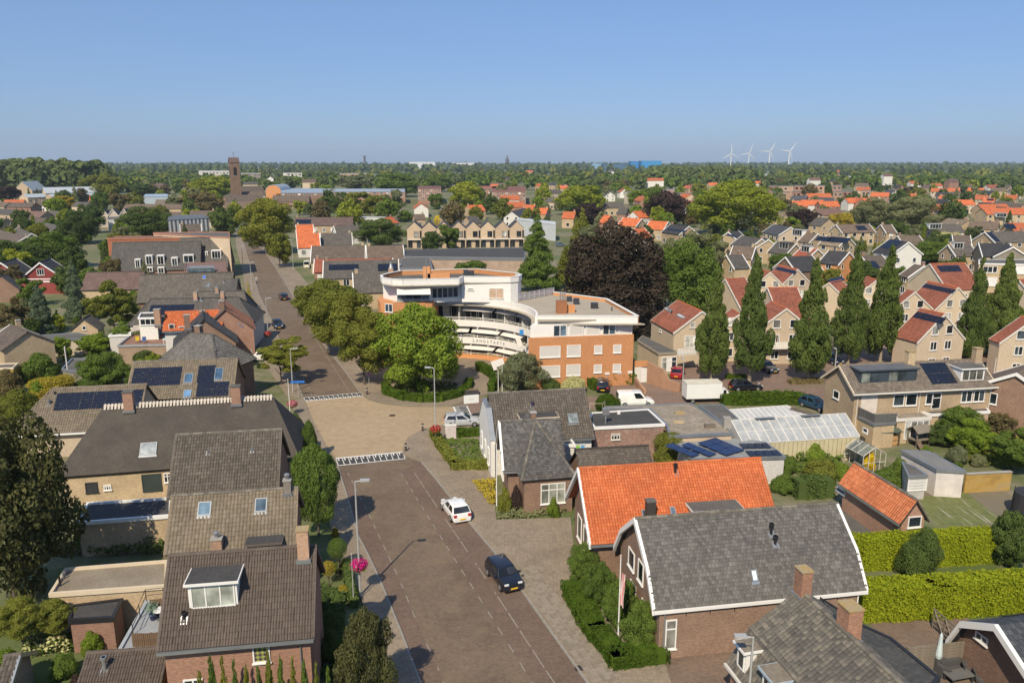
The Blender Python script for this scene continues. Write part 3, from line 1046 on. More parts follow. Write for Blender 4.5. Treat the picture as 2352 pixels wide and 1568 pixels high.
def hedge(name, label, pts, width, height, tint='hedge', size=.11, dens=70, group=None, closed=False, core=None, cat='hedge'):
 P = [Vector((p[0], p[1], 0)) for p in pts]
 if closed: P = P + [P[0]]
 o = P[0].copy()
 Cn, Nn = [], []
 m = MB()
 rng = np.random.default_rng(len(label) * 31 + int(abs(o.x * 13)))
 for a, b in zip(P, P[1:]):
  d = b - a; l = d.length; u = d / l; s = Vector((-u.y, u.x, 0))
  ia = width * .42
  c = [a - s * ia - u * ia, b - s * ia + u * ia, b + s * ia + u * ia, a + s * ia - u * ia]
  m.prism([((q - o).x, (q - o).y) for q in c], 0, height * .955)
  for (area, fn) in ((l * width, 'top'), (l * height, 'l'), (l * height, 'r'), (width * height, 'a'), (width * height, 'b')):
   n = int(area * dens) + 1
   t, v = rng.random(n), rng.random(n)
   bumpy = .05 * np.sin(t * l * 2.1 + 1) + .04 * np.sin(t * l * 5.3 + v * 6) + rng.normal(0, .025, n)
   if fn == 'top':
    x = np.array([a + u * (tt * l) + s * ((vv - .5) * width) for tt, vv in zip(t, v)]); x[:, 2] = height + bumpy
    nn = np.tile((0, 0, 1.), (n, 1))
   elif fn in 'lr':
    k = -1 if fn == 'l' else 1
    x = np.array([a + u * (tt * l) + s * (k * (width / 2 + bb)) for tt, bb in zip(t, bumpy)]); x[:, 2] = v * height
    nn = np.tile(tuple(s * k), (n, 1))
   else:
    k = -1 if fn == 'a' else 1
    e = a if fn == 'a' else b
    x = np.array([e + u * (k * (width / 2 + bb)) + s * ((tt - .5) * width) for tt, bb in zip(t, bumpy)]); x[:, 2] = v * height
    nn = np.tile(tuple(u * k), (n, 1))
   Cn.append(x); Nn.append(nn + rng.normal(0, .5, (n, 3)))
 C = np.concatenate(Cn) - np.array((o.x, o.y, 0)); N = np.concatenate(Nn)
 h = link_mesh(name, leaf_mesh(name, C, N, size * rng.uniform(.7, 1.3, len(C)), LEAF[tint], rng=rng))
 h.location = o
 tag(h, label, cat, group)
 k = m.build('hedge_core', LEAF[tint], h)
 return h
def leaf_patch(name, label, cat, pts_px, n, h, size, tint, parent=None, z=0.0, group=None, kind=None):
 W = [at(p, z) for p in pts_px]
 o = sum(W, Vector()) / len(W)
 rng = np.random.default_rng(n)
 xs = np.array([(p.x, p.y) for p in W])
 lo, hi = xs.min(0), xs.max(0)
 got = []
 while len(got) < n:
  q = lo + (hi - lo) * rng.random(2)
  inside = False
  j = len(W) - 1
  for i in range(len(W)):
   if (xs[i][1] > q[1]) != (xs[j][1] > q[1]) and q[0] < (xs[j][0] - xs[i][0]) * (q[1] - xs[i][1]) / (xs[j][1] - xs[i][1]) + xs[i][0]: inside = not inside
   j = i
  if inside: got.append(q)
 g = np.array(got)
 hh = h * (.35 + .65 * np.abs(np.sin(g[:, 0] * 1.3 + 1) * np.cos(g[:, 1] * 1.1))) * rng.random(n) ** .6
 C = np.c_[g[:, 0] - o.x, g[:, 1] - o.y, z + .03 + hh]
 N = rng.normal(0, .6, (n, 3)) + np.array((0, -.2, .8))
 ob = link_mesh(name, leaf_mesh(name, C, N, size * rng.uniform(.6, 1.4, n), LEAF[tint], rng=rng), parent)
 ob.location = (o.x, o.y, 0)
 if kind: ob['kind'] = kind
 else: tag(ob, label, cat, group)
 return ob
# ------------------------------------------------------------------ cars
def car(label, w, heading, color, L=4.2, W=1.76, H=1.48, kind='hatch', group='cars in the streets', z=0.0, plate=True, roofc=None):
 root = empty('car' if kind != 'van' else 'van', (w[0], w[1], z), heading, label, 'car' if kind != 'van' else 'van', group)
 paint = carpaint(color)
 hw = W / 2
 if kind == 'van': bx = [(-.5, .62, .9), (-.485, .9, .97), (-.2, 1.0, 1.0), (.2, 1.0, 1.0), (.31, .98, .99), (.44, .86, .95), (.49, .68, .86), (.5, .5, .8)]
 elif kind == 'estate': bx = [(-.5, .6, .88), (-.48, .92, .96), (-.25, .98, 1.0), (.1, .96, 1.0), (.22, .93, 1.0), (.4, .8, .96), (.475, .66, .88), (.5, .48, .78)]
 elif kind == 'mini': bx = [(-.5, .6, .88), (-.475, .9, .95), (-.25, .95, 1.0), (.1, .93, 1.0), (.22, .93, 1.0), (.42, .86, .97), (.485, .66, .9), (.5, .46, .82)]
 else: bx = [(-.5, .58, .86), (-.475, .9, .95), (-.25, .98, 1.0), (.1, .95, 1.0), (.2, .93, 1.0), (.4, .79, .96), (.475, .64, .88), (.5, .46, .78)]
 m = MB()
 rings = []
 for fx, zt, ww in bx:
  x = fx * L
  y = hw * ww
  rings.append([(x, -y * .9, .24), (x, -y, .42), (x, -y * .985, zt * .78), (x, -y * .9, zt), (x, 0, zt + .035), (x, y * .9, zt), (x, y * .985, zt * .78), (x, y, .42), (x, y * .9, .24)])
 n = len(rings[0])
 for r in rings: m.v.extend(r)
 for i in range(len(rings) - 1):
  for j in range(n - 1):
   m.f.append((i * n + j, (i + 1) * n + j, (i + 1) * n + j + 1, i * n + j + 1))
  m.f.append((i * n + n - 1, (i + 1) * n + n - 1, (i + 1) * n, i * n))
 m.f.append(tuple(range(n))); m.f.append(tuple(reversed(range((len(rings) - 1) * n, len(rings) * n))))
 m.f = [f[::-1] for f in m.f]
 b = m.build('body', paint, root, smooth=True)
 bv = b.modifiers.new('bevel', 'BEVEL'); bv.width = .09; bv.segments = 3; bv.limit_method = 'ANGLE'; bv.angle_limit = .5; b.modifiers.new('round', 'SUBSURF').levels = 1; b.modifiers['round'].render_levels = 1
 # cabin: lower ring, roof ring
 cb = {'hatch': (-.47, -.36, .0, .2), 'estate': (-.485, -.42, .03, .22), 'mini': (-.48, -.41, .1, .225), 'van': (-.49, -.475, .14, .3), 'saloon': (-.36, -.2, .02, .2)}[kind]
 zb = .95 if kind != 'van' else 1.0
 xr, xrt, xft, xf = [c * L for c in cb]
 yb, yt = hw * .955, hw * (.77 if kind != 'van' else .86)
 lo = [(xr, -yb), (xf, -yb), (xf + .12, 0), (xf, yb), (xr, yb), (xr - .04, 0)]
 up = [(xrt, -yt), (xft, -yt), (xft + .1, 0), (xft, yt), (xrt, yt), (xrt - .05, 0)]
 cbm = MB()
 cbm.v = [(x, y, zb - .08) for x, y in lo] + [(x * 1.0, y, H - .05) for x, y in up] + [(x * .9, y * .86, H) for x, y in up]
 for a in range(2):
  for i in range(6):
   j = (i + 1) % 6
   cbm.f.append((a * 6 + i, a * 6 + j, a * 6 + 6 + j, a * 6 + 6 + i))
 cbm.f.append(tuple(range(12, 18)))
 cab = cbm.build('cabin', paint if roofc is None else carpaint(roofc), root, smooth=True)
 bv = cab.modifiers.new('bevel', 'BEVEL'); bv.width = .07; bv.segments = 3; bv.limit_method = 'ANGLE'; bv.angle_limit = .35
 dg = glass((.012, .014, .017), .04)
 def pane(nm, p, t=(0, 0)):
  c = sum((Vector(q) for q in p), Vector()) / 4
  nr = (Vector(p[1]) - Vector(p[0])).cross(Vector(p[3]) - Vector(p[0])).normalized()
  if nr.dot(c - Vector((0, 0, .9))) < 0: nr = -nr; p = p[::-1]
  MB().slab([tuple(Vector(q) + nr * .012) for q in p], .01).build(nm, dg, root)
 def lerp(a, b, f): return tuple(a[i] + (b[i] - a[i]) * f for i in range(3))
 zl, zu = zb - .08, H - .05
 def side_pt(fx, fz, k):
  a = (xr + (xf - xr) * fx, k * yb, zl); c = (xrt + (xft - xrt) * fx, k * yt, zu)
  return lerp(a, c, fz)
 for k in (-1, 1):
  cuts = [(.08, .48), (.53, .93)] if kind not in ('van', 'mini') else ([(.62, .93)] if kind == 'van' else [(.07, .36), (.42, .93)])
  for f0, f1 in cuts:
   pane('side_window', [side_pt(f0, .2, k), side_pt(f1, .2, k), side_pt(f1 - (.02 if f1 > .9 else 0), .93, k), side_pt(f0 + .02, .93, k)])
 for nm, xa, xu, cx_ in (('windscreen', xf, xft, (.12, .1)), ('rear_window', xr, xrt, (-.04, -.05))):
  for k in (-1, 1):
   f = lambda q, h_: lerp((xa + cx_[0] * (1 - q), k * yb * q, zl), (xu + cx_[1] * (1 - q), k * yt * q, zu), h_)
   pane(nm, [f(0.0, .16), f(.9, .16), f(.9, .92), f(0.0, .92)])
 # wheels
 wr = .32
 wm = None
 for sx in (-.31, .315):
  for k in (-1, 1):
   t = MB()
   x, y = sx * L, k * (hw - .1)
   t.tube((x, y - .1, wr), (x, y + .1, wr), wr, None, 14)
   wl = t.build('wheel', RUBBER, root)
   MB().tube((x, y + k * .085, wr), (x, y + k * .112, wr), wr * .66, wr * .6, 10).build('rim', STEEL, wl)
 fz = .62 if kind != 'mini' else .68
 for k in (-1, 1):
  MB().box(.455 * L, k * hw * .62 - .17, fz + .0, .486 * L, k * hw * .62 + .15, fz + .1).build('headlight', HEADLIGHT, root)
  MB().box(-.499 * L, k * hw * .72 - .13, .66, -.47 * L, k * hw * .72 + .13, .88).build('taillight', TAILLIGHT, root)
  MB().box(xf - .25, k * (hw + .02), .88, xf - .1, k * (hw + .2), 1.0).build('mirror', paint, root)
 MB().box(.49 * L, -.42, .3, .507 * L, .42, .46).build('grille', DARK, root)
 if plate:
  MB().box(.505 * L, -.26, .38, .512 * L, .26, .49).build('number_plate', PLATE, root)
  MB().box(-.512 * L, -.26, .42, -.499 * L, .26, .53).build('number_plate', PLATE, root)
 return root
def street_lamp(base_px, ytop, label, heading=0.0, arm=.9, group='street lamps along the roads', h=None):
 w = at(base_px)
 h = h or height_at(w, ytop)
 r = empty('street_lamp', (w.x, w.y, 0), heading, label, 'street lamp', group)
 MB().path([(0, 0, 0), (0, 0, 1.1), (0, 0, h)], [.1, .085, .045], 10).build('pole', LAMP_GREY, r)
 MB().tube((0, 0, h - .03), (arm * .55, 0, h + .06), .035, .03, 8).build('arm', LAMP_GREY, r)
 m = MB().slab([(arm * .4, -.16, h + .12), (arm * 1.1, -.13, h + .13), (arm * 1.1, .13, h + .13), (arm * .4, .16, h + .12)], .13)
 m.build('lamp_head', LAMP_GREY, r)
 return r, h
def flower_basket(w, z, label, tint_a, tint_b, rad=.5, group='flower baskets on the lamp posts'):
 r = empty('flower_basket', (w[0], w[1], z), 0, label, 'flower basket', group)
 rng = np.random.default_rng(int(abs(w[1] * 100)))
 for k, (mat, n, s) in enumerate(((tint_a, 700, .05), (tint_b, 160, .05), (LEAF['green'], 160, .06))):
  d = rng.normal(size=(n, 3)); d /= np.linalg.norm(d, axis=1, keepdims=True)
  c = d * np.array((rad, rad, rad * .72)) * rng.uniform(.75, 1.05, (n, 1))
  if k == 2: c[:, 2] = -np.abs(c[:, 2]) * 1.3
  link_mesh(('blossom', 'blossom', 'leaves')[k], leaf_mesh('blossom', c, d + rng.normal(0, .4, d.shape), np.full(n, s) * rng.uniform(.8, 1.4, n), mat, .8, rng), r)
 MB().lathe([(.12, -rad * .72), (.3, -.25), (.36, -.05), (.36, 0.0)], 12).build('basket', DARK, r)
 return r
def petals(c1, c2):
 return foliage(c1, c2, .2)
# ------------------------------------------------------------------ the ground and what is laid on it
def ground_material():
 t = NT('ground')
 o = t.obj()
 a = t.noise(o, .035, 6.0, .65)
 b = t.noise(o, .5, 5.0, .7)
 c = t.noise(o, 4.0, 3.0, .6)
 col = t.mix(t.ramp(a, [(.42, 0.), (.58, 1.)]), (.1, .125, .04), (.22, .185, .125))
 col = t.mix(t.ramp(b, [(.45, 0.), (.62, .85)]), col, (.085, .115, .03))
 col = t.mix(1.0, col, t.ramp(c, [(.3, .8), (.7, 1.2)]), 'MULTIPLY')
 vor = t.n('ShaderNodeTexVoronoi', Scale=.0035)
 t.set(vor.inputs['Vector'], o)
 fields = t.ramp(t.n('ShaderNodeSeparateColor').outputs[0], [(0, 0.), (1, 1.)])
 sc = t.n('ShaderNodeSeparateColor'); t.set(sc.inputs[0], vor.outputs['Color'])
 fields = t.ramp(sc.outputs[0], [(.0, (.07, .1, .03)), (.35, (.11, .13, .045)), (.6, (.2, .18, .09)), (.85, (.09, .12, .04))])
 pos = t.n('ShaderNodeVectorMath', operation='LENGTH'); t.set(pos.inputs[0], o)
 far = t.ramp(t.math('DIVIDE', pos.outputs['Value'], 4000.0), [(.3, 0.), (.4, 1.)])
 return t.done(t.mix(far, col, fields), .95)
g = MB()
R = 11000
g.face(*[(R * math.cos(i * math.pi / 16), R * math.sin(i * math.pi / 16), 0) for i in range(32)])
tag(g.build('ground', ground_material()), kind='structure')
M_ROAD = pavers((.182, .132, .09), (.14, .102, .07), .22, .11, .26, .6, (.215, .16, .1))
M_BIKE = pavers((.172, .117, .086), (.134, .092, .068), .22, .11, .2, .65)
M_TABLE = mottled((.4, .3, .19), (.35, .26, .16), (.28, .21, .135), .15, 1.2, .9, .05)
M_WALK = pavers((.28, .225, .163), (.235, .188, .135), .3, .3, .22, .6, (.14, .115, .085), .0)
M_YARD = pavers((.21, .15, .11), (.165, .115, .085), .21, .105, .25, .6, (.13, .105, .08))
M_STREET = pavers((.24, .165, .125), (.19, .13, .1), .22, .11, .18, .65)
M_PAINT = plain((.285, .255, .22), .8, .3, 0, 5.0)
M_TOOTH = plain((.66, .64, .6), .8, .15, 0, 5.0)
M_DARKBAND = pavers((.05, .05, .052), (.07, .068, .068), .22, .11)
M_KERB = plain((.27, .25, .22), .85, .15, 0, 3.0)
M_LAWN = mottled((.075, .11, .022), (.1, .135, .03), (.06, .08, .02), .6, 8.0)
M_DRY = mottled((.2, .18, .07), (.14, .15, .05), (.24, .2, .11), .5, 7.0)
def sheet(name, pts, z, mat, kind='structure', parent=None):
 W = [at(p) for p in pts]
 m = MB()
 q = [(p.x, p.y) for p in W]
 if sum(q[i][0] * q[(i + 1) % len(q)][1] - q[(i + 1) % len(q)][0] * q[i][1] for i in range(len(q))) < 0: q = q[::-1]
 m.poly(q, z)
 o = m.build(name, mat, parent)
 return tag(o, kind=kind)
def raised(name, pts, z, mat):
 W = [at(p) for p in pts]
 q = [(p.x, p.y) for p in W]
 if sum(q[i][0] * q[(i + 1) % len(q)][1] - q[(i + 1) % len(q)][0] * q[i][1] for i in range(len(q))) < 0: q = q[::-1]
 return tag(MB().prism(q, 0, z, bottom=False).build(name, mat), kind='structure')
LK = [(993, 1640), (965, 1568), (920, 1450), (875, 1339), (845, 1275), (823.5, 1234), (800, 1150), (778, 1080), (775, 1071)]
RK = [(1400, 1640), (1340, 1556), (1270, 1458), (1197, 1355), (1132, 1265), (1079.5, 1203), (1040, 1150), (1000, 1100), (968, 1062), (950, 1048)]
LD_ = [(1045, 1640), (1005, 1531.7), (967.8, 1454), (921, 1339), (853, 1193.6), (797, 1082)]
RI = [(1267, 1640), (1166, 1476), (1042, 1280), (918, 1082)]
RO = [(1322, 1640), (1253, 1538), (1135, 1358), (1092, 1293), (1020, 1188), (949, 1082)]
NLK = [(696, 912), (665, 840), (628, 745), (596, 680), (578, 620), (563, 570), (556, 545), (551, 530)]
NRK = [(832, 908), (790, 850), (742, 790), (690, 712), (655, 650), (630, 610), (605, 575), (590, 553), (575, 532)]
NLD = [(716.7, 908), (678, 829), (649.6, 767.5), (620, 705.6), (596, 650), (578, 600)]
NRD = [(801.8, 899), (683, 713), (634, 618), (612, 585)]
TABLE = [(701, 922), (719, 966), (745, 1015), (771, 1052.6), (924.5, 1038.5), (926, 1026), (936, 1007), (967, 989), (1029, 974), (1052, 964), (1039, 935), (946, 935), (882, 929), (846, 919), (835, 911)]
road = sheet('main_road', LK + RK[::-1], .012, M_ROAD)
sheet('bike_lane', LK[:-1] + LD_[::-1], .02, M_BIKE)
sheet('bike_lane', RI + RK[:-1][::-1], .02, M_BIKE)
road_n = sheet('main_road', NLK + NRK[::-1], .012, M_ROAD)
table = sheet('raised_crossing', TABLE, .06, M_TABLE)
SIDE_UP = [(1039, 935), (1090, 914), (1300, 912), (1500, 907), (1620, 905), (1750, 901), (1850, 889), (1900, 882), (2352, 836)]
SIDE_LO = [(1052, 964), (1120, 950), (1360, 940), (1500, 931), (1600, 927), (1820, 926), (1900, 928), (2352, 884)]
street = sheet('side_street', SIDE_UP + SIDE_LO[::-1], .014, M_STREET)
sheet('parking_court', [(1500, 905), (1560, 850), (1700, 800), (2352, 770), (2352, 830), (1900, 880), (1750, 899), (1620, 903)], .008, M_STREET)
raised('pavement', RK[:-1] + [(924.5, 1045), (926, 1026), (936, 1007), (967, 989), (1029, 974), (1060, 968), (1120, 1000), (1130, 1080), (1140, 1195), (1310, 1190), (1330, 1350), (1430, 1470), (1530, 1530), (1560, 1640)], .1, M_WALK)
raised('pavement', LK[::-1][1:] + [(925, 1650), (868, 1500), (828, 1370), (795, 1290), (765, 1230), (740, 1150), (715, 1060), (690, 985), (668, 925), (696, 914), (719, 966), (745, 1015), (771, 1055)], .1, M_WALK)
raised('pavement', [(835, 909), (846, 918), (882, 927), (946, 933), (1039, 933), (1090, 914), (1140, 900), (1160, 850), (1100, 815), (880, 790), (800, 735), (730, 680), (680, 620), (648, 585), (612, 562), (592, 552)] + NRK[::-1][2:], .1, M_WALK)
raised('pavement', NLK + [(540, 532), (543, 570), (556, 620), (566, 680), (580, 745), (610, 840), (660, 912)], .1, M_WALK)
# kerb stones along the main road
for K in (LK, RK[:-1], NLK, NRK):
 m = MB()
 W = [at(p) for p in K]
 for a, b in zip(W, W[1:]):
  u = (b - a).normalized(); s = Vector((-u.y, u.x, 0))
  n = max(1, int((b - a).length / 1.0))
  for i in range(n):
   p, q = a.lerp(b, i / n + .004), a.lerp(b, (i + .985) / n)
   m.prism([((p - s * .07).x, (p - s * .07).y), ((q - s * .07).x, (q - s * .07).y), ((q + s * .07).x, (q + s * .07).y), ((p + s * .07).x, (p + s * .07).y)], 0, .118, bottom=False)
 tag(m.build('kerb', M_KERB), kind='structure')
def dashes(parent, line, on, off, w=.07, z=.034, start=0.0):
 W = [at(p) for p in line]
 d, s0 = start, 0.0
 for a, b in zip(W, W[1:]):
  L = (b - a).length
  u = (b - a) / L; s = Vector((-u.y, u.x, 0)) * (w / 2)
  while d < s0 + L:
   p, q = a + u * max(0, d - s0), a + u * min(L, d + on - s0)
   if (q - p).length > .15:
    MB().face(*[(v.x, v.y, z) for v in (p - s, q - s, q + s, p + s)][::1]).build('marking', M_PAINT, parent)
   d += on + off
  s0 += L
dashes(road, LD_, .9, 1.1)
dashes(road, RI, .9, 1.1)
dashes(road, RO, 1.9, .3, .07)
dashes(road_n, NLD, 1.2, 1.6)
dashes(road_n, NRD, 3.0, .3)
def teeth(p0, p1, p2, p3, n):
 a, b, c, d = [at(p) for p in (p0, p1, p2, p3)]
 q = [(v.x, v.y, .064) for v in (c, d, b, a)]
 MB().face(*q).build('ramp_band', M_DARKBAND, table)
 def strip(f0, f1, g0, g1):
  f = lambda u, v: (a.lerp(b, u)).lerp(c.lerp(d, u), v)
  r = [f(f0, g1), f(f1, g1), f(f1, g0), f(f0, g0)]
  MB().face(*[(v.x, v.y, .07) for v in r]).build('marking', M_TOOTH, table)
 strip(0, 1, -.02, .12)
 strip(0, 1, .97, 1.06)
 for i in range(n + 1):
  strip(i / n - .07 / n, i / n + .07 / n, .125, .965)
  if i < n: strip((i + .38) / n - .1 / n, (i + .38) / n + .1 / n, .125, .42)
teeth(('Z6', 800, 1345), ('Z6', 1395, 1290), ('Z6', 825, 1412), ('Z6', 1420, 1350), 11)
teeth(('Z6', 535, 840), ('Z6', 1047, 795), ('Z6', 515, 808), ('Z6', 1022, 764), 12)
teeth(('Z6', 1895, 1000), ('Z6', 1842, 888), ('Z6', 2015, 985), ('Z6', 1965, 880), 9)
tag(MB().box(-.35, -.35, .06, .35, .35, .068).build('manhole_cover', plain((.06, .04, .03), .6), table)).location = at(('Z6', 1305, 966))
# paving slabs that can be told apart beside the kerb, lower right
walk = [o for o in COL.objects if o.name.startswith('pavement')][0]
a, b = at((1345, 1556)), at((1206, 1362))
u = (b - a).normalized(); s = Vector((u.y, -u.x, 0))
sm = [MB().box(-.146, -.146, .05, .146, .146, .006).mesh('paving_slab', plain(c, .88, .2, 0, 5.0)) for c in ((.245, .205, .152), (.275, .232, .176), (.215, .18, .133))]
for i in range(46):
 for j in range(6):
  p = a - u * .6 + u * (.3 * i) + s * (.28 + .3 * j)
  o = link_mesh('paving_slab', sm[random.randrange(3)], walk)
  o.location = (p.x, p.y, .1 + random.uniform(0, .004))
  o.rotation_euler = (random.uniform(-.006, .006), random.uniform(-.006, .006), math.atan2(u.y, u.x))
tag(MB().box(-.3, -.25, .1, .3, .25, .114).build('drain_cover', plain((.035, .03, .03), .6), walk)).location = at(('B3', 655, 1465))
tag(MB().lathe([(.22, .1), (.22, .113)], 16).build('drain_cover', plain((.07, .06, .05), .6), walk)).location = at(('B2', 1088, 1225))
sheet('yard', [(1430, 1536), (1500, 1440), (1700, 1500), (2000, 1640), (1560, 1660)], .006, M_YARD)
sheet('yard', [(2000, 1430), (2190, 1400), (2352, 1500), (2352, 1660), (2000, 1660)], .006, M_YARD)
sheet('yard', [(1960, 1222), (2080, 1225), (1960, 1160), (1905, 1150)], .006, BITUMEN2)
sheet('driveway', [(1395, 878), (1600, 878), (1625, 905), (1400, 908)], .02, M_STREET)
sheet('lawn', [('B1', 250, 1400), ('B1', 520, 1350), ('B1', 620, 1568), ('B1', 250, 1620)], .006, M_LAWN)
sheet('lawn', [(1990, 1330), (2290, 1290), (2290, 1330), (1990, 1360)], .006, M_LAWN)
t = NT('mossy_lawn'); mp_ = t.n('ShaderNodeMapping'); t.set(mp_.inputs[0], t.uv()); mp_.inputs['Rotation'].default_value = (0, 0, .55); mp_.inputs['Scale'].default_value = (3.2, .16, 1)
f_ = t.noise(mp_.outputs[0], 1.0, 5.0, .6)
MOSSY = t.done(t.mix(t.ramp(f_, [(.56, 0.), (.68, .9)]), t.ramp(t.noise(t.uv(), 1.5, 5.0), [(.3, (.1, .12, .035)), (.7, (.17, .18, .06))]), (.5, .48, .42)), .95)
sheet('dry_lawn', [('B4', 1215, 190), ('B4', 1570, 150), ('B4', 1850, 370), ('B4', 1360, 420)], .006, MOSSY)
sheet('yard', [('B4', 1140, 140), ('B4', 1840, 120), ('B4', 2050, 330), ('B4', 1830, 370), ('B4', 1570, 150), ('B4', 1215, 190)], .004, mottled((.2, .165, .12), (.16, .14, .1), (.13, .13, .06), .5, 5.0))
# ------------------------------------------------------------------ houses on the left side of the main road
T_BROWN = tilegeo((.088, .066, .052), (.1, .077, .061), (.112, .087, .07), .14)
T_TAN = tilegeo((.15, .121, .083), (.175, .142, .098), (.205, .169, .122), .3)
T_DBROWN = tilegeo((.078, .064, .05), (.1, .083, .066), (.13, .11, .09), .3)
T_ORANGE = tilegeo((.44, .105, .03), (.49, .125, .038), (.55, .16, .055), .4, (.28, .1, .04))
T_ORANGE2 = tilegeo((.42, .125, .045), (.5, .155, .06), (.56, .2, .085), .2, (.4, .25, .12))
T_SLATE = tilegeo((.085, .08, .074), (.115, .108, .099), (.155, .146, .133), .22)
T_SLATE2 = tilegeo((.062, .06, .058), (.095, .09, .085), (.14, .135, .125), .3)
T_MOSS = tilegeo((.1, .09, .075), (.145, .13, .105), (.21, .185, .145), .5, (.3, .27, .19))
T_RED = tilegeo((.2, .064, .038), (.24, .08, .047), (.28, .1, .06), .15, (.2, .1, .06))
BASEC = plain((.05, .042, .035), .9, .2)
BRICK_WARM = brick((.42, .21, .13), (.33, .15, .095), (.4, .32, .26), var=.18)
# brown house with the big dormer, lower left
hA = House('house', 'brick house with brown ribbed tile roof and white three-light dormer, beside the pavement', 'house',
  ('B1', 1250, 625), ('B2', 520, 548), None, 5.3, E=('B1', 1190, 1335), pitch=45)
hA.walls(BRICK_WARM).roof(BASEC, ('wave', .15, .34, T_BROWN), ridge=T_BROWN).gutter(ZINC).verge(plain((.1, .075, .06)), 'lr', .18)
hA.dormer('front', ('B1', 1405, 1025), ('B1', 1765, 995), 1.45, BITUMEN, WHITE, 3, [glass((.4, .43, .38), .15)], label='white dormer with three light blinds')
hA.chimney(('B2', 432, 632), 'front', .62, .55, 1.75, B_PINK, LICHEN_CAP)
hA.vent(('B1', 1365, 1095), 'front', .45, .08)
t = NT('leaded_glass'); ck = t.n('ShaderNodeTexChecker', Scale=1.0)
mp = t.n('ShaderNodeMapping'); t.set(mp.inputs[0], t.uv()); mp.inputs['Rotation'].default_value = (0, 0, .8); mp.inputs['Scale'].default_value = (5.5, 5.5, 5.5)
t.set(ck.inputs[0], mp.outputs[0]); t.set(ck.inputs[1], (.3, .34, .1)); t.set(ck.inputs[2], (.1, .07, .08))
LEADED = t.done(ck.outputs[0], .15)
hA.win('front', ('B2', 45, 1275), ('B2', 185, 1405), 1, 1, WHITE, LEADED)
hA.win('front', ('B1', 1355, 1540), ('B1', 1515, 1660), 2, 1, WHITE, GLASS)
hA.pipe(hA.L / 2 - .75)
hX = House('garage', 'low brown tile roof extension left of the dormer house with a silver flue', 'extension',
  ('B1', 640, 1345), ('B1', 1258, 1302), 3.7, 2.2, hw=2.6, hwb=1.2)
hX.walls(B_BROWN).roof(BASEC, ('wave', .15, .34, T_BROWN), ridge=T_BROWN).gutter(ZINC)
hX.vent(('B1', 778, 1475), 'front', .85, .1, STEEL)
# roof terrace beside it
rt, L_, c_ = flat_block('roof_terrace', 'grey roof terrace with railing left of the dormer house', 'terrace',
      [('B1', 865, 1325), ('B1', 1200, 1300), ('B1', 1225, 945), ('B1', 1075, 955)], 2.9, B_BROWN, plain((.3, .31, .32), .7), plain((.38, .4, .42), .6), .12)
def upright(name, a, b, z0, z1, mat, parent, t=.05):
 a, b = Vector((a[0], a[1], 0)), Vector((b[0], b[1], 0))
 u = (b - a).normalized(); s = Vector((-u.y, u.x, 0)) * t / 2
 o = Vector((parent.location.x, parent.location.y, 0)) if parent else Vector()
 R_ = Matrix.Rotation(-(parent.rotation_euler.z if parent else 0), 3, 'Z')
 q = [R_ @ (p - o) for p in (a - s, b - s, b + s, a + s)]
 return MB().prism([(p.x, p.y) for p in q], z0, z1).build(name, mat, parent)
def railing(parent, pts, z, h=.95, mat=None, step=1.2, bars=2):
 mat = mat or STEEL
 o = Vector((parent.location.x, parent.location.y, 0)); R_ = Matrix.Rotation(-parent.rotation_euler.z, 3, 'Z')
 P = [R_ @ (Vector((p[0], p[1], 0)) - o) for p in pts]
 m = MB()
 for a, b in zip(P, P[1:]):
  l = (b - a).length
  n = max(1, int(l / step))
  for i in range(n + 1):
   p = a.lerp(b, i / n)
   m.tube((p.x, p.y, z), (p.x, p.y, z + h), .025, None, 5)
  for k in range(bars):
   zz = z + h * (1 - k / bars * .9)
   m.tube((a.x, a.y, zz), (b.x, b.y, zz), .022, None, 5)
 return m.build('railing', mat, parent)
railing(rt, [at(('B1', 985, 1195), 2.9), at(('B1', 1085, 960), 2.9), at(('B1', 1215, 945), 2.9)], 2.8, .9, BLACKMETAL)
def slat_screen(label, a, b, z0, z1, mat, n, horiz=True, group=None, name='fence', posts=True, cat='fence', t=.03):
 a, b = Vector((a[0], a[1], 0)), Vector((b[0], b[1], 0))
 u = (b - a).normalized(); l = (b - a).length
 r = empty(name, (a.x, a.y, 0), math.atan2(u.y, u.x), label, cat, group)
 if horiz:
  hh = (z1 - z0) / n
  me = MB().box(0, -t, 0, l, t, hh * .86).mesh('board', mat)
  for i in range(n):
   o = link_mesh('board', me, r); o.location = (0, random.uniform(-.012, .012), z0 + hh * i); o.rotation_euler = (random.uniform(-.02, .02), 0, 0)
 else:
  ww = l / n
  me = MB().box(0, -t, 0, ww * .88, t, z1 - z0).mesh('board', mat)
  for i in range(n):
   o = link_mesh('board', me, r); o.location = (ww * i, random.uniform(-.01, .01), z0 + random.uniform(-.02, .02))
 if posts:
  k = max(1, round(l / 1.9))
  me = MB().box(-.05, .032, 0, .05, .13, z1 + .04).mesh('post', mat)
  for i in range(k + 1):
   o = link_mesh('post', me, r); o.location = (l * i / k, 0, 0)
 return r
slat_screen('brown wooden screen at the front of the roof terrace', at(('B1', 985, 1300), 2.9), at(('B1', 1195, 1288), 2.9), 2.8, 3.75, WOOD, 14, False, posts=False)
slat_screen('brown wooden screen at the back of the roof terrace', at(('B1', 1120, 1060), 2.9), at(('B1', 1215, 1050), 2.9), 2.8, 3.9, WOOD, 8, False, posts=False)
pt_ = at(('B1', 1135, 1095), 2.8)
pot = empty('potted_plant', pt_, 0, 'spiky pale green plant in a dark blue pot on the roof terrace', 'potted plant')
MB().lathe([(.16, 0), (.22, .3), (.24, .36), (.2, .36)], 12).build('pot', plain((.02, .03, .09), .3), pot)
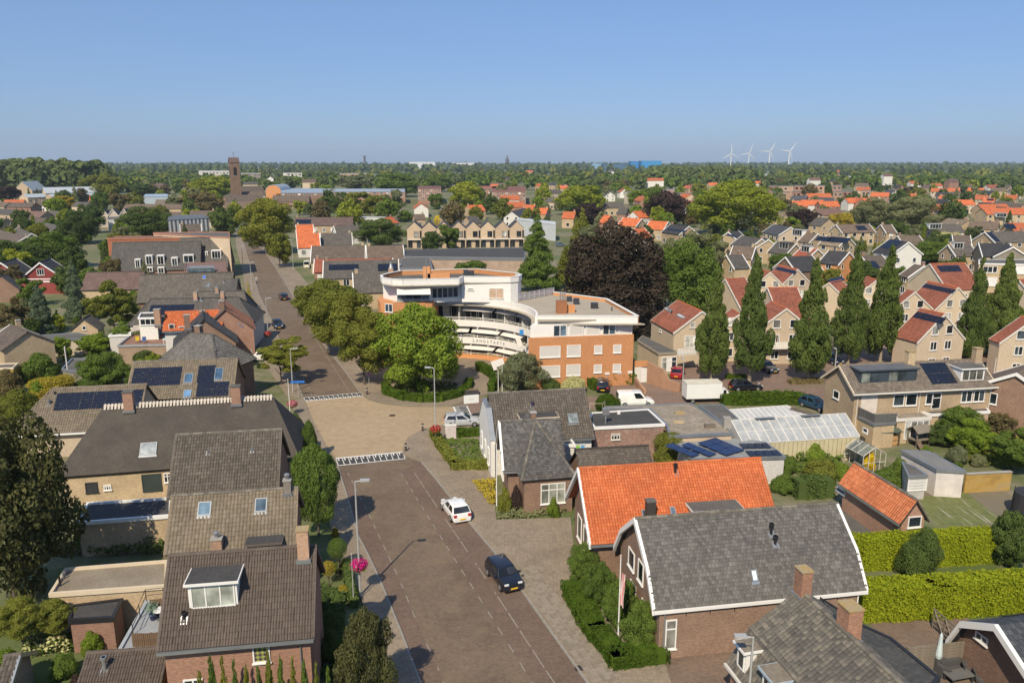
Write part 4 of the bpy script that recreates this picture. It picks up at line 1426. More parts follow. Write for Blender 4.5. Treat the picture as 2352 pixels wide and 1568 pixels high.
C_ = RNG.normal(0, .2, (160, 3)) + np.array((0, 0, .8)); C_[:, 2] = .4 + np.abs(C_[:, 2] - .4)
link_mesh('leaves', leaf_mesh('leaves', C_, C_ * np.array((1, 1, .3)) + RNG.normal(0, .2, C_.shape), np.full(160, .16), foliage((.2, .3, .22), (.34, .45, .36)), .15), pot)
tb = at(('B1', 1190, 1100), 2.8)
r_ = empty('garden_table', tb, 0, 'round white table on the grey roof terrace', 'table')
MB().lathe([(.38, .68), (.38, .72)], 18).build('table_top', WHITE, r_); MB().tube((0, 0, 0), (0, 0, .69), .04).tube((0, 0, 0), (0, 0, .04), .22).build('leg', STEEL, r_)
# tan tile house
hB = House('house', 'house with tan tile roof, two skylights and short brick chimneys behind the dormer house', 'house',
  ('B1', 1272, 182), ('B2', 385, 120), None, 4.4, E=('B1', 1240, 622), pitch=42)
hB.walls(B_BROWN).roof(BASEC, ('wave', .24, .32, T_TAN), ridge=T_MOSS).verge(plain((.2, .15, .1)), 'lr', .18)
hB.skylight('front', ('B1', 1472, 232), ('B1', 1560, 328)); hB.skylight('front', ('B2', 72, 205), ('B2', 156, 300))
hB.chimney(('B1', 1612, 590), 'front', .68, .6, 1.0, B_PINK, CONCRETE, True)
hB.chimney(('B2', 312, 150), 'front', .5, .5, .95, B_GREY, CONCRETE, True)
hB.dormer('front', ('B2', 15, 625), ('B2', 262, 606), .75, BITUMEN, plain((.12, .1, .085)), 0)
# dark brown tile house
hC = House('house', 'house with dark brown tiles and two small vents, in front of the thatched farmhouse', 'house',
  ('Z5', 1565, 1135), ('Z6', 320, 1085), None, 3.6, E=(392, 1146), pitch=42)
hC.walls(B_BROWN).roof(BASEC, ('wave', .22, .32, T_DBROWN), ridge=T_MOSS).verge(plain((.12, .1, .08)), 'lr', .18)
for q in (('Z5', 1855, 1300), ('Z5', 2245, 1275)):
 hC.vent(q, 'front', .22, .12, STEEL, False)
# annexes
fb, *_ = flat_block('annexe', 'flat-roofed tan brick annexe with dark roof and white fascia, left of the tan tile house', 'annexe',
     [('B1', 560, 378), ('B1', 640, 228), ('B1', 1272, 190), ('B1', 1268, 322)], 3.0, B_TAN, BITUMEN, WHITE)
fb, L_, c_ = flat_block('annexe', 'flat gravel roof annexe with cream fascia, left of the brown dormer house', 'annexe',
      [('B1', 357, 905), ('B1', 480, 712), ('B1', 1242, 652), ('B1', 1242, 842)], 3.0, B_TAN, GRAVEL, CREAM)
q = at(('B1', 447, 850), 2.8) - fb.location
MB().tube((q.x, q.y, 2.75), (q.x, q.y, 3.5), .07).build('vent_pipe', BLACKMETAL, fb)
q = at(('B1', 470, 800), 2.8) - fb.location
MB().tube((q.x, q.y, 2.75), (q.x, q.y, 3.3), .06).build('vent_pipe', ZINC, fb)
flat_block('shed', 'small dark-roofed brick shed below the gravel-roofed annexe', 'shed',
  [('B1', 500, 1100), ('B1', 520, 985), ('B1', 915, 935), ('B1', 845, 1078)], 2.4, B_RED, BITUMEN, BLACKMETAL, .1)
# thatched farmhouse
THATCH = NT('thatch'); tt_ = THATCH
u_ = tt_.uv()
a_ = tt_.noise(u_, .4, 6.0, .7); b_ = tt_.noise(tt_.scale(u_, (14., 3.5, 1)), 1.0, 4.0, .7)
c2_ = tt_.mix(1.0, tt_.ramp(a_, [(.25, (.052, .045, .038)), (.75, (.1, .086, .071))]), tt_.ramp(b_, [(.25, .62), (.75, 1.35)]), 'MULTIPLY')
tt_.bump(b_, .8, .06)
THATCH = tt_.done(c2_, .95)
ra = at(('Z5', 925, 880), 8.2)
hT = House('farmhouse', 'long thatched farmhouse with white-ribbed ridge, two chimneys and a big skylight', 'farmhouse',
  ('Z5', 925, 880), ('Z6', 240, 792), None, 2.9, E=('B1', 640, 28), pitch=44, hipl=3.2, hipr=2.6)
hT.walls(B_TAN)
hT.roof(THATCH, None, t=.38, caps=False)
m = MB(); n = int(hT.L / .3)
for i in range(n):
 x = -hT.L / 2 + hT.L * (i + .5) / n
 for k in (-1, 1):
  m.slab([(x - .09, k * .02, hT.zr + .2), (x + .09, k * .02, hT.zr + .2), (x + .09, k * .42, hT.zr - .24), (x - .09, k * .42, hT.zr - .24)][::(1 if k > 0 else -1)], .12)
m.box(-hT.L / 2, -.1, hT.zr - .06, hT.L / 2, .1, hT.zr + .1)
tag(m.build('ridge_tiles', plain((.5, .45, .38), .85, .15, 0, 3.), hT.roof_ob), kind='stuff')
hT.chimney(('Z5', 1155, 905), 'front', .85, .75, 1.75, B_RED, BITUMEN2)
hT.chimney(('Z5', 2108, 850), 'front', .85, .75, 1.75, B_RED, BITUMEN2)
hT.skylight('front', ('Z5', 1255, 1212), ('Z5', 1392, 1312), glass((.3, .33, .34), .1))
hT.win('front', ('B1', 628, 85), ('B1', 730, 152), 1, 1, DARK, plain((.03, .033, .035)))
hT.win('front', ('B1', 766, 101), ('B1', 828, 136), 3, 2)
hT.win('front', ('B1', 1045, 25), ('B1', 1205, 145), 1, 1, plain((.04, .055, .05)), plain((.035, .05, .045), .6), name='barn_door')
hT.win('front', ('B1', 1210, 15), ('B1', 1272, 80), 2, 2)
slat_screen('grey board fence under the thatched eave', at(('B1', 880, 215)), at(('B1', 1265, 190)), 0, 1.3, WOOD_GREY, 22, False)
# hipped annexe with one row of panels
h5 = House('house', 'low hipped tan-tiled house with one long row of solar panels, left of the thatch', 'house',
  ('Z5', 470, 722), ('Z5', 1310, 683), None, 2.7, E=('Z5', 520, 1122), pitch=38, hipl=3.2)
h5.walls(B_CREAM).roof(BASEC, ('wave', .24, .36, T_TAN), ridge=T_TAN, only=('front', 'hipl')).gutter(WHITE)
h5.solar('front', ('Z5', 515, 770), ('Z5', 1255, 885), 7, 1)
h5.vent(('Z5', 490, 780), 'front', .35); h5.vent(('Z5', 440, 870), 'front', .6, .1, ZINC)
hD = House('house', 'house with tan tile roof carrying three groups of black solar panels and blue skylights', 'house',
  ('Z5', 1185, 485), ('Z5', 2115, 452), 6.6, 3.0, hw=4.3)
hD.walls(B_BROWN).roof(BASEC, ('wave', .26, .36, T_TAN), ridge=T_MOSS).verge(plain((.2, .16, .1)), 'lr', .2)
hD.solar('front', ('Z5', 1197, 545), ('Z5', 1602, 692), 3, 2)
hD.solar('front', ('Z5', 1772, 522), ('Z5', 1905, 668), 1, 2)
hD.solar('front', ('Z5', 1762, 672), ('Z5', 2030, 790), 2, 2)
for p, q in ((('Z5', 1648, 594), ('Z5', 1712, 672)), (('Z5', 1640, 738), ('Z5', 1700, 800)), (('Z5', 1920, 545), ('Z5', 1980, 645))):
 hD.skylight('front', p, q, glass((.05, .1, .17), .05))
# hipped grey roof and its gabled neighbour
h7 = House('house', 'house with steep grey hipped roof and short ridge behind the solar-panel roof', 'house',
  ('Z5', 1700, 228), ('Z5', 1890, 240), 8.6, 4.6, hw=4.2, hipl=3.6, hipr=3.4)
h7.walls(B_BROWN).roof(BASEC, ('wave', .26, .36, tilegeo((.1, .095, .088), (.135, .128, .118), (.165, .158, .145), .15)), ridge=R_GREY, only=('front', 'hipl', 'hipr'))
h7.chimney_at(-.6, .3, 8.3, .8, .7, 1.3, B_BROWN)
def front_gable(name, label, apex, zr, ze, hw, depth, head, cat='house', group=None, hwb=None, **kw):
 a = at(apex, zr)
 d = Vector((math.cos(math.radians(head)), math.sin(math.radians(head)), 0))
 return House(name, label, cat, a, a + d * depth, zr, ze, hw, None, hwb or hw, group, **kw)
h8 = front_gable('house', 'pink brick gable house with brown-red street roof, beside the parked cars', ('Z5', 2003, 15), 8.5, 5.0, 4.2, 9, 112)
h8.walls(brick((.4, .2, .14), (.32, .15, .1), (.4, .32, .26))).roof(R_PURPLE, ('wave', .26, .36, tilegeo((.2, .085, .05), (.25, .11, .065), (.29, .14, .085), .2)), only=('front',), ridge=R_PURPLE)
h8.chimney_at(-3.2, .4, 8.2, .8, .7, 1.4, B_BROWN)
h8.skylight('front', ('Z5', 2120, 140), ('Z5', 2160, 185))
h9 = front_gable('house', 'gabled house with black tile roof and thick brown chimney facing the street', ('Z5', 1812, 108), 8.2, 4.4, 4.4, 7, 112)
h9.walls(B_BROWN).roof(R_DARK, ('wave', .26, .36, tilegeo((.04, .042, .048), (.055, .058, .064), (.075, .078, .085), .1)), only=('front',), ridge=R_DARK)
h9.chimney_at(-2.6, 2.2, 7.0, .9, .8, 1.9, B_BROWN)
hO = House('house', 'narrow bright orange tile roof above the cluttered roof terrace', 'house', ('Z5', 1470, 42), ('Z5', 1995, 24), 8.0, 5.6, hw=2.9)
hO.walls(B_WHITE).roof(BASEC, ('wave', .24, .34, T_ORANGE), ridge=T_ORANGE).gutter(ZINC)
hO.chimney(('Z5', 1410, 150), 'front', .85, .8, 2.3, B_PINK)
hO.chimney(('Z5', 1808, 100), 'front', .8, .7, 1.2, B_BROWN);
hO.win('front', ('Z5', 1500, 150), ('Z5', 1560, 230), 1); hO.win('front', ('Z5', 1590, 170), ('Z5', 1700, 260), 2)
# terrace in front of it
tr, L_, c_ = flat_block('roof_terrace', 'flat roof terrace full of furniture under the orange roof', 'terrace',
      [('Z5', 1040, 338), ('Z5', 1560, 325), ('Z5', 1640, 215), ('Z5', 1180, 225)], 3.0, brick((.42, .3, .2), (.36, .25, .165), (.4, .33, .27)), plain((.24, .13, .09), .8, .3), plain((.3, .31, .33)), .35)
for i, (nm, lab, cat, p, fn) in enumerate((
  ('parasol', 'open cream parasol on the cluttered roof terrace', 'parasol', ('Z5', 1505, 260), 0),
  ('parasol', 'low turquoise sunshade on the cluttered roof terrace', 'parasol', ('Z5', 1540, 320), 1),
  ('garden_chair', 'yellow chair on the cluttered roof terrace', 'chair', ('Z5', 1225, 315), 2),
  ('garden_chair', 'blue chair on the cluttered roof terrace', 'chair', ('Z5', 1285, 318), 3),
  ('garden_table', 'white table on the cluttered roof terrace', 'table', ('Z5', 1490, 325), 4))):
 w = at(p, 2.7)
 r_ = empty(nm, w, .3, lab, cat)
 if fn < 2:
  h_ = (2.2, 1.1)[fn]
  MB().lathe([(1.25, h_ - .25), (1.2, h_ - .2), (.6, h_ + .1), (.05, h_ + .3)], 8).build('canopy', (plain((.75, .62, .52)), plain((.08, .5, .55)))[fn], r_)
  MB().tube((0, 0, 0), (0, 0, h_ + .25), .03).build('pole', WHITE, r_)
 elif fn < 4:
  c_ = (plain((.6, .42, .02)), plain((.05, .12, .3)))[fn - 2]
  MB().box(-.28, -.28, .38, .28, .28, .46).build('seat', c_, r_); MB().box(-.28, .22, .46, .28, .29, .95).build('backrest', c_, r_)
  for x in (-.24, .24):
   for y in (-.24, .24): MB().tube((x, y, 0), (x, y, .38), .025, None, 5).build('leg', STEEL, r_)
 else:
  MB().box(-.6, -.4, .7, .6, .4, .75).build('table_top', WHITE, r_)
  for x in (-.5, .5):
   for y in (-.3, .3): MB().tube((x, y, 0), (x, y, .7), .03, None, 5).build('leg', WHITE, r_)
aw = MB(); q = [at(('Z5', 1160, 225), 3.9), at(('Z5', 1425, 195), 3.9), at(('Z5', 1400, 150), 4.9), at(('Z5', 1190, 165), 4.9)]
tag(aw.slab(q, .05).build('awning', plain((.5, .45, .4))), 'beige awning over the back of the cluttered roof terrace', 'awning')
fb2, *_ = flat_block('extension', 'white flat-roofed extension left of the cluttered roof terrace', 'extension',
     [('Z5', 960, 250), ('Z5', 1165, 240), ('Z5', 1170, 195), ('Z5', 1055, 195)], 3.2, B_WHITE, plain((.5, .49, .47)), WHITE)
fb3, *_ = flat_block('extension', 'white dormer block with long window beside the orange roof', 'extension',
     [('Z5', 1225, 92), ('Z5', 1400, 88), ('Z5', 1410, 40), ('Z5', 1250, 45)], 6.3, B_WHITE, BITUMEN, WHITE, z0=0)
A_, B_ = at(('Z5', 1225, 92), 6.3), at(('Z5', 1400, 88), 6.3)
bwin(fb3, A_ + Vector((0, .12, 0)), B_ + Vector((0, .12, 0)), ('Z5', 1245, 105), ('Z5', 1392, 155), 3)
# further back along the road
def shell(label, A, B, zr, ze, hw, roof, wall='brown', cat='house', name='house', group=None, near=True, ridge=None, **kw):
 h = House(name, label, cat, A, B, zr, ze, hw, group=group, **kw)
 h.walls(WALLC[wall] if isinstance(wall, str) else wall)
 h.roof(ROOFC[roof] if isinstance(roof, str) else roof, caps=near, ridge=ridge)
 return h
h = shell('long grey tile roof with black panels and hipped right end, above the orange roof', ('Z1', 1345, 1382), ('Z1', 2120, 1368), 7.8, 4.2, 4.6, 'grey', 'white', hipl=2.6, hipr=3.4)
h.solar('front', ('Z1', 1345, 1442), ('Z1', 1712, 1522), 6, 1)
for q in (('Z1', 1745, 1390), ('Z1', 1985, 1385)): h.chimney(q, 'front', .6, .6, 1.3, B_PINK)
for q in (('Z1', 1795, 1400), ('Z1', 1955, 1420)): h.vent(q, 'front', .5, .1, ZINC)
h = shell('grey tile roof with silver flues in front of the wide dark roof', ('Z1', 1765, 1318), ('Z1', 2170, 1310), 7.6, 4.2, 3.6, 'grey', hipr=1.5)
h.chimney(('Z1', 1935, 1330), 'front', .6, .6, 1.0, B_PINK, CONCRETE, True)
h = shell('wide plain dark grey roof with a small blue skylight, left of the street', ('Z1', 1250, 1168), ('Z1', 2080, 1146), 8.4, 3.6, 5.2, 'grey')
h.skylight('front', ('Z1', 1805, 1178), ('Z1', 1832, 1204), glass((.03, .08, .3), .05))
h = shell('lower dark grey roof with a metal hatch, in front of the wide grey roof', ('Z1', 1540, 1218), ('Z1', 2118, 1206), 7.2, 3.6, 4.4, 'grey')
h.skylight('front', ('Z1', 1808, 1244), ('Z1', 1865, 1272)); h.vent(('Z1', 1885, 1305), 'front', .3, .1, ZINC); h.vent(('Z1', 1995, 1235), 'front', .4, .12, ZINC)
shell('brown-red roof behind the trees, left of the wide grey roof', ('Z1', 770, 1150), ('Z1', 1290, 1142), 6.4, 3.2, 4.5, 'purple', 'tan')
# apartment block with white boxed windows in a dark mansard
hM = House('apartment_building', 'dark tiled apartment block with white boxed windows and a red end wall', 'apartment block',
  ('Z1', 1000, 882), ('Z1', 1792, 868), 9.6, 2.6, hw=4.6, hwb=5)
hM.walls(B_RED).roof(R_GREY, caps=True)
W_ = [((1300, 1000), (1360, 1080)), ((1402, 1000), (1465, 1080)), ((1635, 995), (1727, 1062)), ((1308, 1106), (1362, 1142)), ((1407, 1106), (1465, 1158)), ((1205, 1035), (1252, 1108)), ((1530, 1020), (1585, 1090))]
def boxed(h, side, p0, p1, cols=2):
 a, b = h.on_roof(('Z1', p0[0], p1[1]), side), h.on_roof(('Z1', p1[0], p1[1]), side)
 return h.dormer(side, ('Z1', p0[0], p1[1]), ('Z1', p1[0], p1[1]), max(.9, (p1[1] - p0[1]) * .25798 * mpp(h.M @ a) * .98), WHITE, WHITE, cols, over=.05)
for p0, p1 in W_: boxed(hM, 'front', p0, p1)
hM2 = House('apartment_building', 'tall dark tiled wing with one large white window, right of the boxed-window block', 'apartment block',
   ('Z1', 1600, 842), ('Z1', 2042, 836), 10.2, 2.6, hw=5.0)
hM2.walls(B_BROWN).roof(R_GREY)
boxed(hM2, 'front', (1885, 955), (1970, 1025), 3); boxed(hM2, 'front', (1828, 968), (1852, 998), 1)
hM2.skylight('front', ('Z1', 1925, 862), ('Z1', 1962, 882), glass((.5, .5, .5), .1))
fb, *_ = flat_block('apartment_building', 'orange brick wall block behind the dark mansard roofs', 'apartment block',
     [('Z1', 948, 845), ('Z1', 1010, 826), ('Z1', 1690, 820), ('Z1', 1692, 838)], 10.0, brick((.44, .15, .075), (.38, .125, .06), (.36, .2, .12)), BITUMEN2, brick((.5, .18, .09), (.44, .15, .075), (.36, .2, .12)))
fb, *_ = flat_block('apartment_building', 'long cream wall block behind the tall dark wing', 'apartment block',
     [('Z1', 1362, 800), ('Z1', 1365, 792), ('Z1', 2042, 786), ('Z1', 2046, 835)], 10.6, B_CREAM, BITUMEN2, plain((.45, .2, .13)))
fb, *_ = flat_block('extension', 'low red-brown extension with glazed grey dormer beside the street', 'extension',
     [('Z1', 1640, 1140), ('Z1', 1650, 1062), ('Z1', 2012, 1055), ('Z1', 2016, 1135)], 5.0, B_RED, plain((.2, .12, .1)), plain((.22, .13, .1)))
A_, B_ = at(('Z1', 1658, 1145), 4.2), at(('Z1', 1905, 1140), 4.2)
fg, *_ = flat_block('roof_lantern', 'grey glazed box on the low red-brown extension', 'roof lantern', [('Z1', 1662, 1108), ('Z1', 1668, 1092), ('Z1', 1905, 1086), ('Z1', 1912, 1102)], 6.0, glass((.06, .09, .11), .08), ZINC, ZINC, z0=5.0)
# red barn houses far left
for lab, ap, rr, wn in (('dark red barn house with white verges and a white window', ('Z1', 350, 1060), ('Z1', 445, 1022), True), ('dark red barn house cut off by the left edge of the picture', ('Z1', 5, 1062), ('Z1', 110, 1032), False)):
 a, b = at(ap, 6.5), at(rr, 6.5)
 RW = stripes((.2, .03, .025), (.27, .045, .035), .18, 1)
 h = House('house', lab, 'house', a, a + (b - a).normalized() * 9, 6.5, 3.2, 4.0)
 h.walls(RW).roof(R_DARK).verge(WHITE, 'lr', .3, .08)
 h.winl('left', -.9, 3.4, 1.6, 1.5, 3)
 if wn:
  for u0 in (-3, 1): h.winl('left', u0, .3, 2.2, 2.2, 2, 1, WHITE, [plain((.1, .4, .42)), GLASS])
hp = House('house', 'house with glossy black tile roof at the left edge below the red barns', 'house', ('Z1', 0, 1175), ('Z1', 60, 1165), 6, 3, hw=4.5)
hp.walls(B_BROWN).roof(R_DARK)
fb, *_ = flat_block('veranda', 'white flat porch joining the two red barn houses', 'veranda', [('Z1', 135, 1225), ('Z1', 140, 1205), ('Z1', 610, 1200), ('Z1', 615, 1225)], 3.0, plain((.25, .05, .04)), plain((.3, .1, .09)), WHITE)
# tan house at the left edge with brown roof, sheds around it
h = House('house', 'tan brick house with dark tile roof and yellow door at the left edge', 'house', ('Z5', 95, 150), at(('Z5', 245, 215), 6.6), 6.6, 4.4, hw=3.6)
h.walls(B_TAN).roof(R_BROWN).verge(WHITE, 'l', .2)
h.chimney_at(-1.6, .4, 6.3, .6, .6, 1.2, B_TAN)
for u0 in (-2.4, -1.0, .4): h.winl('front', u0, 2.6, .9, 1.3, 1)
for u0 in (-2.2, .4): h.winl('front', u0, .4, 1.2, 1.6, 1, 1, WHITE, BLIND)
fb, *_ = flat_block('annexe', 'cream flat-roofed porch of the tan house at the left edge', 'annexe', [('Z5', -60, 540), ('Z5', -40, 500), ('Z5', 170, 490), ('Z5', 118, 535)], 2.8, plain((.5, .3, .05)), BITUMEN2, CREAM)
h = House('summer_house', 'small tan brick garden house with grey tile roof and one window', 'garden house', ('Z5', 735, 100), ('Z5', 800, 62), 4.6, 2.6, hw=2.4)
h.walls(B_TAN).roof(R_GREY).winl('left', -.3, 2.6, .6, .7, 1)
fb, *_ = flat_block('shed', 'long low flat-roofed shed behind the garden tree', 'shed', [('Z5', 330, 310), ('Z5', 340, 245), ('Z5', 690, 222), ('Z5', 830, 250), ('Z5', 720, 275), ('Z5', 420, 290)], 2.7, plain((.55, .47, .36)), BITUMEN2, ZINC)
fb, *_ = flat_block('shed', 'grey flat-roofed garage with white flue in the gardens', 'shed', [('Z5', 545, 545), ('Z5', 640, 450), ('Z5', 780, 450), ('Z5', 740, 580)], 2.6, B_GREY, BITUMEN2, ZINC)
q = at(('Z5', 600, 545), 2.5) - fb.location
MB().tube((q.x, q.y, 2.4), (q.x, q.y, 5.6), .09).build('flue', plain((.6, .58, .54)), fb)
h = House('shed', 'grey tile roof of the garden shed in the lower left corner', 'shed', ('B1', 30, 1365), ('B1', 155, 1352), 3.0, 1.9, hw=1.9)
h.walls(B_GREY).roof(BASEC, ('wave', .22, .3, T_DBROWN), ridge=T_DBROWN).verge(ZINC, 'r', .2)
# ------------------------------------------------------------------ right side of the road
DIRV = lambda deg: Vector((math.cos(math.radians(deg)), math.sin(math.radians(deg)), 0))
# dark gambrel house
h2 = House('house', 'brown brick house with dark grey gambrel tile roof and white verges, behind the flagpole', 'house',
  ('B3', 1060, 350), ('B4', 615, 235), 7.6, 3.5, hw=4.1, knee=(2.7, 5.5), ox=.45, oe=.12)
h2.walls(brick((.27, .155, .105), (.2, .115, .078), (.33, .28, .23))).roof(BASEC, ('shift', .23, .25, T_SLATE), only=('front', 'front2'), ridge=T_MOSS)
h2.verge(WHITE, 'lr', .32, .08, 'verge_board')
MB().box(-h2.L / 2, -h2.hw - .14, h2.ze - .2, h2.L / 2, -h2.hw - .004, h2.ze - .01).build('gutter', WHITE, h2.root)
h2.win('left', ('B3', 1020, 550), ('B3', 1058, 750), 1, 1); h2.win('left', ('B3', 1092, 640), ('B3', 1124, 850), 1, 1)
h2.winl('left', -1.6, .5, 1.2, 1.9, 2); h2.winl('left', .8, .5, 1.2, 1.9, 2)
h2.win('front', ('B3', 1290, 1100), ('B3', 1362, 1308), 1, 2, WHITE, [glass((.3, .3, .27), .15)])
h2.pipe(-h2.L / 2 + .75, mat=ZINC); h2.pipe(h2.L / 2 - .55, mat=WHITE)
for q in (('B3', 1442, 1035), ('B3', 1620, 1022), ('B3', 1800, 1005), ('B4', 622, 920)):
 o = h2.on_wall(q)
 MB().box(o.x - .02, o.y - .03, o.z - .3, o.x + .02, o.y - .002, o.z + .3).build('wall_anchor', BLACKMETAL, h2.root)
h2.skylight('front', ('B3', 1912, 730), ('B3', 1968, 812), glass((.3, .38, .42), .06))
h2.vent(('B4', 128, 465), 'front2', .75, .1); h2.vent(('B4', 158, 540), 'front2', .6, .1)
# nearest house, lower right: mansard running towards the viewer
a = Vector((15.9, 38.9, 0)); b = a + Vector((.21, -.977, 0)) * 13
h1 = House('house', 'nearest house with mossy dark plain tiles, two brick chimneys and white dormers', 'house', a, b, 7.0, 3.0, hw=4.1, hwb=1.3, zeb=6.1, knee=None, oe=.15)
h1.prof = [(-4.1, 3.0), (-2.8, 5.0), (0, 7.0), (1.3, 6.1)]
h1.seg = lambda side: {'front': (0, 1), 'front2': (1, 2), 'back': (2, 3)}[side]
def _faces(s=h1):
 x0, x1 = -s.L / 2, s.L / 2
 P = s.prof
 return [('front', [(x0, *P[0]), (x1, *P[0]), (x1, *P[1]), (x0, *P[1])]), ('front2', [(x0, *P[1]), (x1, *P[1]), (x1, *P[2]), (x0, *P[2])]), ('back', [(x1, *P[3]), (x0, *P[3]), (x0, *P[2]), (x1, *P[2])])]
h1.roof_faces = _faces
h1.walls(brick((.36, .17, .11), (.28, .13, .085), (.38, .32, .26)))
h1.roof(BASEC, None, ridge=T_MOSS)
TM1 = tilegeo((.085, .078, .066), (.13, .118, .098), (.2, .175, .135), .42, (.27, .25, .17), single=True)
F1 = dict(h1.roof_faces())
cand = []
for side in ('front', 'front2', 'back'):
 V_, Q_ = h1.tile_face(F1[side], ('flat', .25, .27, T_MOSS), 5)
 c_ = V_.mean(1)
 for i in range(len(V_)):
  w = h1.M @ Vector(c_[i]); x, y = proj(w)
  cand.append((0 if (1640 < x < 2352 and 1300 < y < 1568 and side != 'back') else 1, (w - EYE).length, side, i, V_, Q_))
cand.sort(key=lambda q: q[:2])
one = {}
for k, (_, d, side, i, V_, Q_) in enumerate(cand[:300]):
 if side not in one: one[side] = tile_mesh('roof_tile', (V_[i] - V_[i].mean(0))[None], Q_, TM1)
 o = link_mesh('roof_tile', one[side], h1.roof_ob)
 o.location = tuple(V_[i].mean(0))
for side in ('front', 'front2', 'back'):
 rest = [c for c in cand[300:] if c[2] == side]
 if rest:
  V_, Q_ = rest[0][4], rest[0][5]
  tag(link_mesh('roof_tiles', tile_mesh('roof_tiles', V_[[c[3] for c in rest]], Q_, T_MOSS), h1.roof_ob), kind='stuff')
m = MB(); ridge_caps(m, (-h1.L / 2, -2.8, 5.03), (h1.L / 2, -2.8, 5.03), .12, .3)
tag(m.build('ridge_tiles', T_MOSS, h1.roof_ob), kind='stuff')
B_CHIM = brick((.42, .19, .11), (.3, .13, .08), (.3, .27, .22), var=.3)
h1.chimney_at(-6.2, 0, 6.9, .75, .62, 1.5, B_CHIM, LICHEN_CAP)
h1.chimney_at(-2.6, .35, 6.6, .95, .8, 1.7, B_CHIM, LICHEN_CAP)
h1.dormer('front', ('LF', 150, 845), ('LF', 215, 925), 1.25, WOOD_GREY, WHITE, 1, label='small white dormer facing the road')
h1.dormer('front', ('LF', 335, 1060), ('LF', 440, 1170), 1.3, WOOD_GREY, plain((.35, .42, .48)), 2)
MB().box(-h1.L / 2, -h1.hw - .16, 2.82, h1.L / 2, -h1.hw - .004, 2.98).build('gutter', OFFWHITE, h1.root)
h1.winl('front', -5.5, .6, 1.2, 1.6, 2)
flat_block('annexe', 'black bitumen flat roof behind the mossy house at the lower right', 'annexe',
  [('LF', 790, 330), ('LF', 1130, 545), ('LF', 1340, 640), ('LF', 1715, 945), ('LF', 1560, 1160), ('LF', 1000, 760)], 4.3, B_BROWN, mottled((.035, .035, .036), (.06, .06, .058), (.1, .1, .095), .5, 3.0), BLACKMETAL, .06)
# bright orange roof
h3 = House('house', 'house with big bright orange tile roof, grey dormer and white verges', 'house',
  ('Z7', 755, 1400), ('Z8', 60, 1310), None, 3.5, E=('B3', 715, 548), pitch=45, ox=.7)
h3.walls(B_BROWN).roof(plain((.3, .08, .03)), ('wave', .21, .26, T_ORANGE), ridge=T_ORANGE).verge(WHITE, 'l', .32, .1).gutter(ZINC)
h3.dormer('front', ('B3', 1490, 425), ('B3', 1842, 395), 1.25, BITUMEN2, OFFWHITE, 4)
h3.vent(('Z7', 1597, 1440), 'front', .75, .1)
h3.chimney(('B3', 1172, 372), 'front', .62, .62, 1.7, plain((.05, .045, .04)), BITUMEN2)
h3.skylight('front', ('B3', 1105, 288), ('B3', 1150, 345)); h3.skylight('front', ('B3', 1315, 268), ('B3', 1368, 328))
for u0 in (-2.6, -.6): h3.winl('left', u0, .8, 1.3, 2.0, 1)
# dark hipped house with the cross wing
h4 = House('house', 'brown brick house with slate-grey tile roof, hipped wing and white triple window', 'house',
  ('LG', 375, 416), ('LG', 1010, 392), None, 3.3, E=('LG', 490, 930), pitch=46, ox=.5)
h4.walls(B_BROWN).roof(BASEC, ('shift', .24, .26, T_SLATE2), ridge=T_SLATE).verge(WHITE, 'l', .32, .1).gutter(ZINC)
e0, e1 = at(('LG', 608, 1036), 3.3), at(('LG', 1180, 992), 3.3)
um = (e1 - e0).normalized(); dv = Vector((um.y, -um.x, 0))
mid = (e0 + e1) / 2
ap = at(('LG', 806, 396), h4.zr)
hip = (mid - ap).dot(dv)
apc = Vector((mid.x, mid.y, 0)) - dv * max(1.5, hip)
hw4 = House('house', 'front wing', 'house', apc - dv * 3.0, apc, h4.zr - .01, 3.3, hw=(e1 - e0).length / 2, hipr=max(1.5, hip), oe=.3)
hw4.walls(B_BROWN).roof(BASEC, ('shift', .24, .26, T_SLATE2), only=('hipr', 'front', 'back'), ridge=T_MOSS)
hw4.win('right', ('LG', 805, 1064), ('LG', 1056, 1252), 3, 2, WHITE, [glass((.2, .21, .18), .15)])
# the wing belongs to the same house
W4 = hw4.root
for ch in list(KIDS[W4.name]):
 ch.parent = h4.root
 ch.matrix_parent_inverse = Matrix.Identity(4)
 ch.matrix_basis = h4.MI @ hw4.M @ ch.matrix_basis
 KIDS[h4.root.name].append(ch)
bpy.data.objects.remove(W4)
h4.winl('left', -2.6, .7, 2.0, 2.2, 2); h4.chimney_at(.4, .6, h4.zr - .3, .5, .5, .9, B_BROWN)
# white house
h5w = House('house', 'white house with brown tile roof, parapet gable, cream dormer and skylight, at the crossing', 'house',
   ('LG', 262, 128), ('LG', 1266, 76), None, 3.4, E=('LG', 1322, 586), pitch=45)
h5w.walls(B_WHITE).roof(BASEC, ('wave', .24, .32, T_DBROWN), ridge=T_MOSS).gutter(ZINC)
xl = -h5w.L / 2
m = MB()
pr = [(-h5w.hw - .1, 0), (h5w.hwb + .1, 0), (h5w.hwb + .1, 3.7), (1.6, h5w.zr - 1.1), (-1.6, h5w.zr - 1.1), (-h5w.hw - .1, 3.7)]
k = len(m.v); m.v += [(xl - .35, y, z) for y, z in pr] + [(xl + .05, y, z) for y, z in pr]
m.f.append(tuple(k + i for i in reversed(range(6)))); m.f.append(tuple(k + 6 + i for i in range(6)))
for i in range(6):
 j = (i + 1) % 6
 m.f.append((k + i, k + j, k + 6 + j, k + 6 + i))
m.build('parapet_gable', plain((.74, .73, .7), .7, .05), h5w.root)
m = MB()
